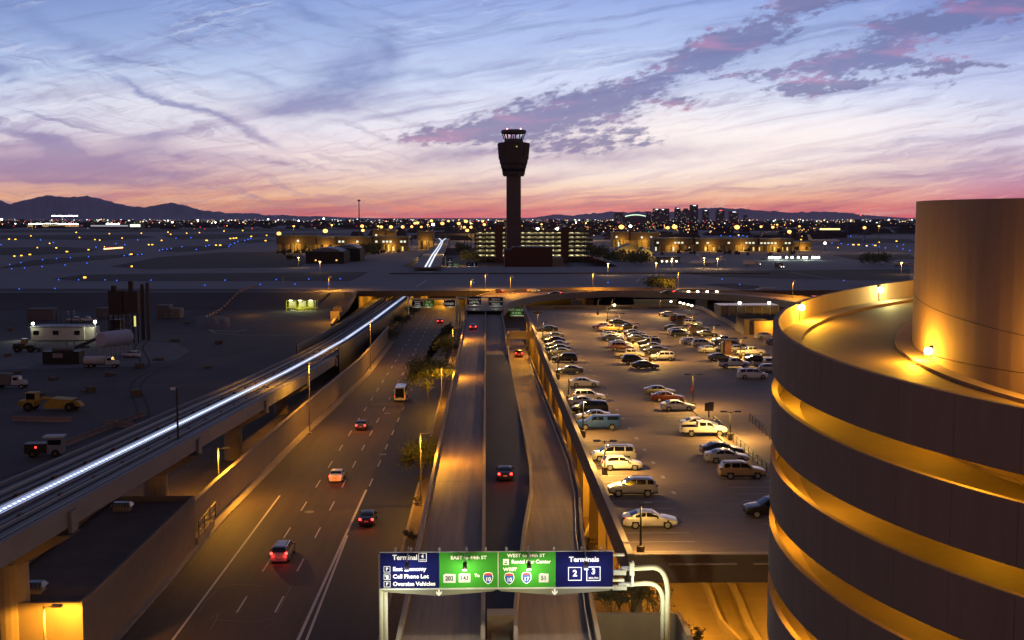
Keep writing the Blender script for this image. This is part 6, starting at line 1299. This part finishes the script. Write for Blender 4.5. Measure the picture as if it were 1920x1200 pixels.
for px in (203, 213, 228, 240, 250): A = D(px, 590, Yb); q.bb(A.x - .15, A.x + .15, Yb, Yb + .3, 0, A.z); q.bb(A.x - .15, A.x + .15, Yb + 4, Yb + 4.3, 0, A.z)
for a, b_ in (((203, 600), (228, 635)), ((228, 598), (250, 640)), ((250, 598), (230, 640))): q.tube([D(*a, Yb), D(*b_, Yb)], .12, 4)
q.build('support_frame', M_rust, o); bx2(208, 216, 536, 546, 'vent', M_rust, d=1.5, zb=D(208, 546, Yb).z); bx2(240, 248, 527, 546, 'vent', M_rust, d=1.5, zb=D(208, 546, Yb).z); bx2(206, 226, 600, 640, 'machinery', M_black, zb=.2)
A = D(253.5, 612, Yb - 1); MB().bb(A.x - .25, A.x + .25, Yb - 1.2, Yb - 1, A.z, D(253, 592, Yb).z).build('lit_ladder_panel', emi('panel_glow', (1, .85, .25), .8), o)
q = MB(); q.tube([G(135, 655, 1), D(222, 618, 322)], .5, 5); q.build('conveyor', M_rust, o)
p = G(212, 668, 0); o = thing('storage_tank', 'white horizontal storage tank raised on thin legs', 'tank', (p.x + .3, p.y + 1, 0), R(62)); MB().tube([(-4.9, 0, 4.6), (-4.6, 0, 4.6), (4.6, 0, 4.6), (4.9, 0, 4.6)], [1.7, 2.05, 2.05, 1.7], 24).build('tank_shell', mat('tank_white', (.46, .42, .46), .5, .06, 1), o, smooth=False)
q = MB()
for x in (-3.8, -2.2, -.6, 1, 2.6, 4.2):
    for s in (-1.3, 1.3): q.tube([(x, s, 0), (x, s, 3.4)], .09, 5)
q.build('legs', M_dw, o)
p = G(82, 672, 0); A = G(80, 683, 0); B = G(148, 683, 0)
o = thing('dark_container', 'black open container with a small white sign in front of the conveyor', 'container', ((A.x + B.x) / 2, A.y, 0)); w_ = B.x - A.x; MB().bb(-w_ / 2, w_ / 2, 0, 4, 0, 3.1).build('box', M_black, o); MB().tube([(-w_ * .3, 2, 3.7), (w_ * .28, 2, 3.7)], .6, 12).build('pale_cylinder', mat('dull_grey', (.2, .2, .22), .7), o); MB().bb(-w_ * .22, w_ * .06, -.08, -.01, 1.6, 2.7).build('sign', mat('sign_dull_pink', (.3, .22, .24), .6), o)
def wheels_of(o, xs_, y, r, w_=.6):
    for x in xs_:
        for s in (-1, 1): w0 = MB().tube([(x, s * y - w_ / 2, r), (x, s * y + w_ / 2, r)], r, 18).build('wheel', M_rub, o); MB().tube([(x, s * (y + w_ / 2), r), (x, s * (y + w_ / 2 + .03), r)], r * .4, 10).build('rim', mat('dull_hub', (.14, .09, .03), .7), w0)
p = G(92, 772, 0); o = thing('wheel_scraper', 'yellow articulated scraper machine parked near the barriers', 'construction machine', p + Vector((0, 1.5, 0)), R(-3)); o.scale = (1.0, 1.0, 1.0)
MB().box((-4.3, 0, .9), (2.8, 2.4, 1.1)).box((-5.6, 0, 1.0), (.6, 2.4, .7)).build('tractor_body', M_yel, o); cb_ = MB().box((-3.6, 0, 2.0), (1.9, 1.9, .15)).box((-3.6, 0, 3.3), (2.1, 2.1, .15)).box((-4.5, 0, 2.1), (.12, 1.9, 1.2)).box((-2.75, 0, 2.1), (.12, 1.9, 1.2)).build('cab', M_yel, o); MB().box((-3.6, 0, 2.16), (1.6, 1.8, 1.1)).build('cab_glass', M_glass, cb_)
MB().tube([(-2.8, 0, 1.2), (-1.6, 0, 2.3), (-.2, 0, 2.2), (.4, 0, 1.6)], .35, 8).build('gooseneck', M_yel, o); q = MB(); q.add([(-.8, -1.5, .5), (3.4, -1.5, .7), (4.4, -1.5, 2.2), (.4, -1.5, 2.5), (-1.0, -1.5, 1.2), (-.8, 1.5, .5), (3.4, 1.5, .7), (4.4, 1.5, 2.2), (.4, 1.5, 2.5), (-1.0, 1.5, 1.2)], [(0, 1, 2, 3, 4), (9, 8, 7, 6, 5), (0, 5, 6, 1), (1, 6, 7, 2), (4, 3, 8, 9), (0, 4, 9, 5), (2, 7, 8, 3)]); q.build('bowl', M_yel, o); MB().box((4.6, 0, .9), (2.6, 1.6, .9), top=(.5, .8)).build('rear_frame', M_yel, o); wheels_of(o, (-3.9, 3.9), 1.3, .85, .7)
p = G(42, 661, 0); o = thing('wheel_loader', 'dark wheel loader left of the site office', 'construction machine', p + Vector((0, 1.5, 0)), R(8)); MB().box((-1.2, 0, .9), (3.4, 2.2, 1.4), top=(.85, .9)).box((1.6, 0, .8), (1.8, 1.6, 1.0)).build('body', mat('dull_machine', (.06, .05, .03), .7), o); MB().box((.1, 0, 2.3), (1.6, 1.7, 1.3), top=(.85, .9)).build('cab', M_glass, o); MB().tube([(1.4, -.6, 1.6), (3.4, -.6, .8)], .16, 6).tube([(1.4, .6, 1.6), (3.4, .6, .8)], .16, 6).build('lift_arms', M_rust, o); MB().box((3.9, 0, .1), (1.1, 2.8, 1.0), top=(.5, 1)).build('bucket', M_rust, o); wheels_of(o, (-1.6, 1.8), 1.1, .85)
p = G(82, 858, 0); o = thing('tow_tractor', 'dark tractor unit with white roofed cab and a red light near the barriers', 'vehicle', p + Vector((0, 1, 0)), R(6)); MB().box((-1.3, 0, .6), (3.2, 2.1, 1.5)).build('engine_box', M_dkm, o); MB().box((1.5, 0, .6), (2.2, 2.1, 2.3)).build('cab', mat('cab_grey_blue', (.2, .22, .27), .5), o); MB().box((1.3, 0, 2.95), (3.0, 2.3, .22)).build('cab_roof', M_dw, o); MB().box((1.5, 0, 1.9), (1.9, 2.14, .75)).build('cab_glass', M_glass, o); MB().box((-1.2, -1.1, 1.5), (.22, .1, .22)).build('red_lamp', E_red, o); wheels_of(o, (-1.7, 1.6), .95, .6, .4)
for i, (x0, x1, y, h, l) in enumerate(((50, 98, 575, 4.0, 'long low grey storage container at the far left of the yard'), (179, 202, 573, 3.6, 'grey container partly hidden by the batch plant'), (293, 317, 570, 4.6, 'tall dark container right of the batch plant'), (316, 337, 571, 3.4, 'small pale container beside the tall dark one'))):
    p0 = G(x0, y, 0); 
    yy = 395.0 if y > 573 else 400.0; A, B = D(x0, y, yy), D(x1, y, yy); zg = tz(yy); o = thing('storage_container', l, 'container', (A.x, yy, zg)); MB().bb(0, B.x - A.x, 0, 5, 0, h).build('box', [M_ctn, mat('pale_container', (.2, .18, .15), .8, .1, 1)][i == 3], o)
    q = MB()
    for k in range(int((B.x - A.x) / .8)): q.bb(k * .8 + .2, k * .8 + .45, -.06, -.01, .15, h - .15)
    q.build('ribs', M_ctn, o); MB().bb(B.x - A.x - 1.6, B.x - A.x - .6, -.1, -.07, .1, 2.2).build('door', M_concd, o)
for px, cl, l in ((141, 'lavender grey', 'pale pickup parked in the dark yard, left one of the pair'), (164, 'white', 'white pickup parked in the dark yard, right one of the pair')):
    q = D(px, 574, 390); place_car('pickup', cl, Vector((q.x, 390, tz(390))), PI, l, 'truck', 'parked_truck', 'pickups parked in the yard')
p = G(244, 671, 0); place_car('suv', 'white', p + Vector((0, 1, 0)), PI * .9, 'small white vehicle half in shade right of the tank legs', 'car', 'parked_car', 'vehicles in the yard')
# clutter in the yard
pal = mat('timber_pallet', (.14, .10, .06), .9, .2, 2); rq = random.Random(4)
for k, (px, py) in enumerate(((30, 700), (100, 712), (205, 705), (262, 690), (300, 676), (14, 668), (70, 742), (255, 742), (170, 735), (330, 640), (410, 645), (350, 610), (160, 652), (20, 620), (300, 610), (390, 690))):
    q = G(px, py, 0); o = thing('stacked_crates', 'low stack of timber and pallets lying about the dark yard', 'crates', (q.x, q.y, 0), rq.uniform(0, 3), 'crates scattered in the yard'); MB().box((0, 0, 0), (1.8, 1.3, rq.uniform(.5, 1.3))).build('stack', pal, o); MB().box((.9, .8, 0), (1.1, .9, .5), .4).build('loose_crate', M_ctn, o)
for px, y0, y1, l in ((107, 640, 578, 'thin unlit pole behind the site office, left one'), (115, 640, 578, 'thin unlit pole behind the site office, middle one'), (135, 640, 584, 'pole with four small dish lamps behind the site office')):
    b = G(px, 622, 0); t_ = D(px, y1, b.y); o = thing('yard_pole', l, 'pole', b); MB().tube([(0, 0, 0), (0, 0, t_.z)], .1, 6).build('pole', M_dkm, o)
    if px == 135:
        for dx_, dz_ in ((-.9, 0), (.9, .1), (-.8, -.7), (.9, -.6)): MB().lathe((dx_, -.2, t_.z + dz_), [(.1, -.15), (.3, 0), (.1, .15)], 8).build('dish_lamp', M_white, o)
struct('tyre_tracks', (lambda q: [q.add([(a[0] - .25, a[1], .014), (a[0] + .25, a[1], .014), (b[0] + .25, b[1], .014), (b[0] - .25, b[1], .014)], [(0, 1, 2, 3)]) for a, b in [((x0 + 2.2 * j + 9 * math.sin(k * .25 + x0), 130 + k * 6), (x0 + 2.2 * j + 9 * math.sin((k + 1) * .25 + x0), 136 + k * 6)) for x0 in (-70, -92, -118, -150) for j in (0, 1) for k in range(34)]] and q)(MB()), mat('tyre_track', (.030, .026, .028), .95, .3, .4))
# concrete barriers
jb0 = MB().add([(-1.6, -.3, 0), (1.6, -.3, 0), (1.6, -.12, .35), (-1.6, -.12, .35), (-1.6, -.08, .9), (1.6, -.08, .9), (-1.6, .3, 0), (1.6, .3, 0), (1.6, .12, .35), (-1.6, .12, .35), (-1.6, .08, .9), (1.6, .08, .9)],
   [(0, 1, 2, 3), (3, 2, 5, 4), (4, 5, 11, 10), (10, 11, 8, 9), (9, 8, 7, 6), (0, 3, 4, 10, 9, 6), (1, 7, 8, 11, 5, 2), (0, 6, 7, 1)]).build('concrete_barrier', mat('barrier_concrete', (.26, .19, .16), .9, .1, 2))
first = True
def barrier(p, rz, label, group):
    global first
    o = jb0 if first else jb0.copy()
    if not first: COL.objects.link(o)
    first = False; o.location = p; o.rotation_euler = (0, 0, rz); tag(o, label, 'barrier', group)
for px, py, l in ((40, 789, 'concrete barrier, left one of the group below the scraper'), (67, 790, 'concrete barrier, second one of the group below the scraper'), (92, 791, 'concrete barrier, third one of the group below the scraper'), (117, 791, 'concrete barrier, right one of the group below the scraper')): barrier(G(px, py, 0), 0, l, 'barriers below the scraper')
for px, py in ((212, 796), (236, 801)): barrier(G(px, py, 0), R(-8), 'concrete barrier beside the guideway near the camera pole', 'barriers beside the guideway')
for k in range(20):
    A, B = G(388, 602, 0), G(480, 566, 0); q = A.lerp(B, k / 19); barrier(Vector((q.x, q.y, tz(q.y))), math.atan2(B.y - A.y, B.x - A.x), 'concrete barrier in the long row leading up to the taxiway', 'barriers in the long row')
for k in range(14):
    A, B = G(98, 846, 0), G(264, 781, 0); q = A.lerp(B, k / 13); barrier(q, math.atan2(B.y - A.y, B.x - A.x), 'concrete barrier in the line along the airfield side of the guideway', 'barriers along the guideway')
dp = MB()
vs = []; n1, n2 = 24, 8
for i in range(n1 + 1):
    for j in range(n2 + 1):
        u, v = i / n1, j / n2; q_ = D(365 + 66 * u, 578, 372 + 34 * v); h = 2.3 * math.sin(PI * u) ** .7 * math.sin(PI * v) * (.7 + .5 * noise.noise(Vector((u * 5, v * 3, 2)))); vs.append((q_.x, q_.y, tz(q_.y) - .1 + max(0, h)))
dp.add(vs, [(i * (n2 + 1) + j, (i + 1) * (n2 + 1) + j, (i + 1) * (n2 + 1) + j + 1, i * (n2 + 1) + j + 1) for i in range(n1) for j in range(n2)]); tag(dp.build('dirt_pile', mat('pile_dirt', (.12, .09, .085), .95, .2, .5), smooth=True), 'pale low dirt pile at the back of the yard', 'dirt pile')
struct('concrete_pad', MB().poly([G(x, y, .04) for x, y in ((485, 602), (590, 602), (612, 590), (640, 575), (625, 570), (530, 573))], .04), m_slab)
# yellow generator platform
Yp2 = G(565, 592, .04).y; A, B = D(537, 592, Yp2), D(592, 592, Yp2); w_ = B.x - A.x; zt_ = D(560, 564, Yp2).z; zm = D(560, 577, Yp2).z; o = thing('yellow_platform', 'brightly lit yellow steel two level platform on a concrete pad', 'platform', (A.x, Yp2, 0)); M_ye = mat('safety_yellow', (.55, .56, .03), .5)
MB().bb(0, w_, 0, 5, zm - .25, zm).build('deck', M_ye, o)
q = MB()
for k in range(7):
    for yy in (0, 4.9): q.bb(w_ * k / 6 - .08, w_ * k / 6 + .08, yy, yy + .15, 0, zt_ if k % 2 == 0 else zm + 1.2)
for z in (zm + .55, zm + 1.1, zt_ - .1): q.bb(0, w_, -.02, .1, z, z + .1)
q.tube([(w_ * .38, 0, .2), (w_ * .62, 0, zm - .3)], .09, 4).tube([(w_ * .62, 0, .2), (w_ * .38, 0, zm - .3)], .09, 4); q.build('frame', M_ye, o)
for f in (.08, .42, .72): MB().bb(w_ * f, w_ * f + w_ * .19, 1.2, 4, zm + .02, zt_ - .5).build('cabinet', mat('cabinet_pale', (.4, .42, .36), .6), o)
for f in (.1, .42, .78): MB().bb(w_ * f, w_ * f + 1.1, 0, .5, zt_ + .02, zt_ + .16).build('tube_lamp', emi('platform_lamp', (1, 1, .72), 10), o); lamp((w_ * f + .5, -1.2, zt_ - .2), 260, o, (1, 1, .35), .2)
for f in (.2, .8): lamp((w_ * f, 1.5, zm - .6), 120, o, (1, 1, .6), .15)
lamp((w_ * .5, -1.5, zm - .6), 160, o, (1, 1, .6), .15)
for f in (.08, .68): MB().bb(w_ * f, w_ * f + w_ * .22, .6, 3, .05, 1.6).build('generator', M_dkm, o)
p = G(510, 588, .05); tag(MB().lathe((0, 0, 0), [(.4, 0), (.45, 1.2)], 10).build('barrel', mat('blue_barrel', (.01, .02, .10), .6), loc=p), 'dark blue barrel left of the yellow platform', 'barrel')
o = thing('yard_wall_blocks', 'orange lit block wall segments right of the yellow platform', 'wall'); 
for k in range(6): a = D(628 + k * 5, 585 - k * 5, 395 + k * 9); MB().box((a.x, a.y, tz(a.y)), (3, 1, 3.0 + .5 * (k % 2))).build('block', M_wall, o); a = D(632, 578, 392); lamp((a.x, 386, 6), 900, o)
a = D(477, 568, 415); lamp((a.x, 408, tz(408) + 4), 500, o)
# camera pole by the guideway
b = Vector((-32.3, G(334, 835, 0).y, 0)); b = Vector((D(334, 830, 128).x, 128, gz(128) - 1.0)); top = D(334, 727, 128); o = thing('camera_pole', 'thin pole with a pale camera head rising beside the guideway', 'camera pole', (b.x, b.y, b.z)); MB().tube([(0, 0, 0), (0, 0, top.z - b.z)], .12, 8).build('pole', M_dkm, o); MB().box((-.4, 0, top.z - b.z - .25), (.55, .3, .3)).build('camera', M_dw, o); MB().box((0, 0, .2), (.5, .4, 1.0)).build('cabinet', M_dkm, o)
# fixtures on the deck: sign post with box, small shelter
b = G(1329, 783, 9); top = D(1329, 755, b.y); o = thing('pay_station_sign', 'notice box on a post with a lamp beside the railing', 'sign', b); MB().tube([(0, 0, 0), (0, 0, top.z - 9)], .09, 8).build('post', M_dkm, o); MB().box((0, -.1, (top.z - 9) * .45), (1.2, .2, 1.1)).build('notice_box', mat('notice_brown', (.14, .11, .08), .7), o); MB().box((.25, 0, top.z - 9.05), (.7, .3, .15)).build('lamp_head', M_dkm, o)
b = G(1297, 738, 9); o = thing('red_hydrant', 'small red standpipe beside the lamp post near the red car', 'hydrant', b); MB().lathe((0, 0, 0), [(.18, 0), (.18, .9), (.25, .95), (.1, 1.2)], 10).build('body', mat('hydrant_red', (.35, .03, .02), .5), o); MB().box((0, -.2, .6), (.2, .3, .15)).build('outlet', M_galv, o)
b = G(1364, 664, 9); o = thing('red_pay_station', 'red pay station booth among the parked cars', 'booth', b); MB().box((0, 0, 0), (1.3, 1.1, 2.7)).build('cabinet', mat('booth_red', (.055, .010, .008), .6), o); MB().box((-1.2, 0, 0), (.5, .8, 2.2)).build('side_post', M_dkm, o); MB().box((-.5, 0, 2.75), (3.4, 1.8, .2)).build('roof', M_dkm, o)
for px, py, l in ((1274, 610, 'dark pay booth behind the orange pickup truck'), (1300, 628, 'tan pay booth between the dark cars of the right row')): b = G(px, py, 9); o = thing('pay_booth', l, 'booth', b); MB().box((0, 0, 0), (1.1, 1, 2.3)).build('cabinet', M_dkm if px < 1290 else M_wall, o); MB().box((0, 0, 2.31), (1.5, 1.4, .15)).build('roof', M_black, o)
b = G(1014, 607, 9); b = Vector((D(1008, 605, 290).x, 290, 9)); o = thing('yellow_warning_sign', 'diamond warning sign on a lamp post at the far left of the deck', 'sign', b); MB().tube([(0, 0, 0), (0, 0, 3)], .05, 6).build('post', M_dkm, o); MB().add([(0, -.1, 2.2), (.75, -.1, 2.95), (0, -.1, 3.7), (-.75, -.1, 2.95), (0, -.05, 2.2), (.75, -.05, 2.95), (0, -.05, 3.7), (-.75, -.05, 2.95)], [(0, 1, 2, 3), (7, 6, 5, 4), (0, 4, 5, 1), (1, 5, 6, 2), (2, 6, 7, 3), (3, 7, 4, 0)]).build('diamond_plate', mat('sign_amber', (.35, .22, .03), .6), o)

# ------------------------------------------------------------------ evening haze
hz_m = bpy.data.materials.new('haze_air'); hz_m.use_nodes = True; ht = hz_m.node_tree; ht.nodes.clear()
pv = ht.nodes.new('ShaderNodeVolumePrincipled'); pv.inputs['Color'].default_value = (.80, .74, .90, 1); pv.inputs['Density'].default_value = 1.5e-5; pv.inputs['Anisotropy'].default_value = .2
oo = ht.nodes.new('ShaderNodeOutputMaterial'); ht.links.new(pv.outputs[0], oo.inputs['Volume'])
hm = MB().bb(-14500, 14500, -300, 25500, -1, 330); hb = tag(hm.build('haze', hz_m), 'thin evening haze over the whole airport plain', 'haze', kind='stuff')
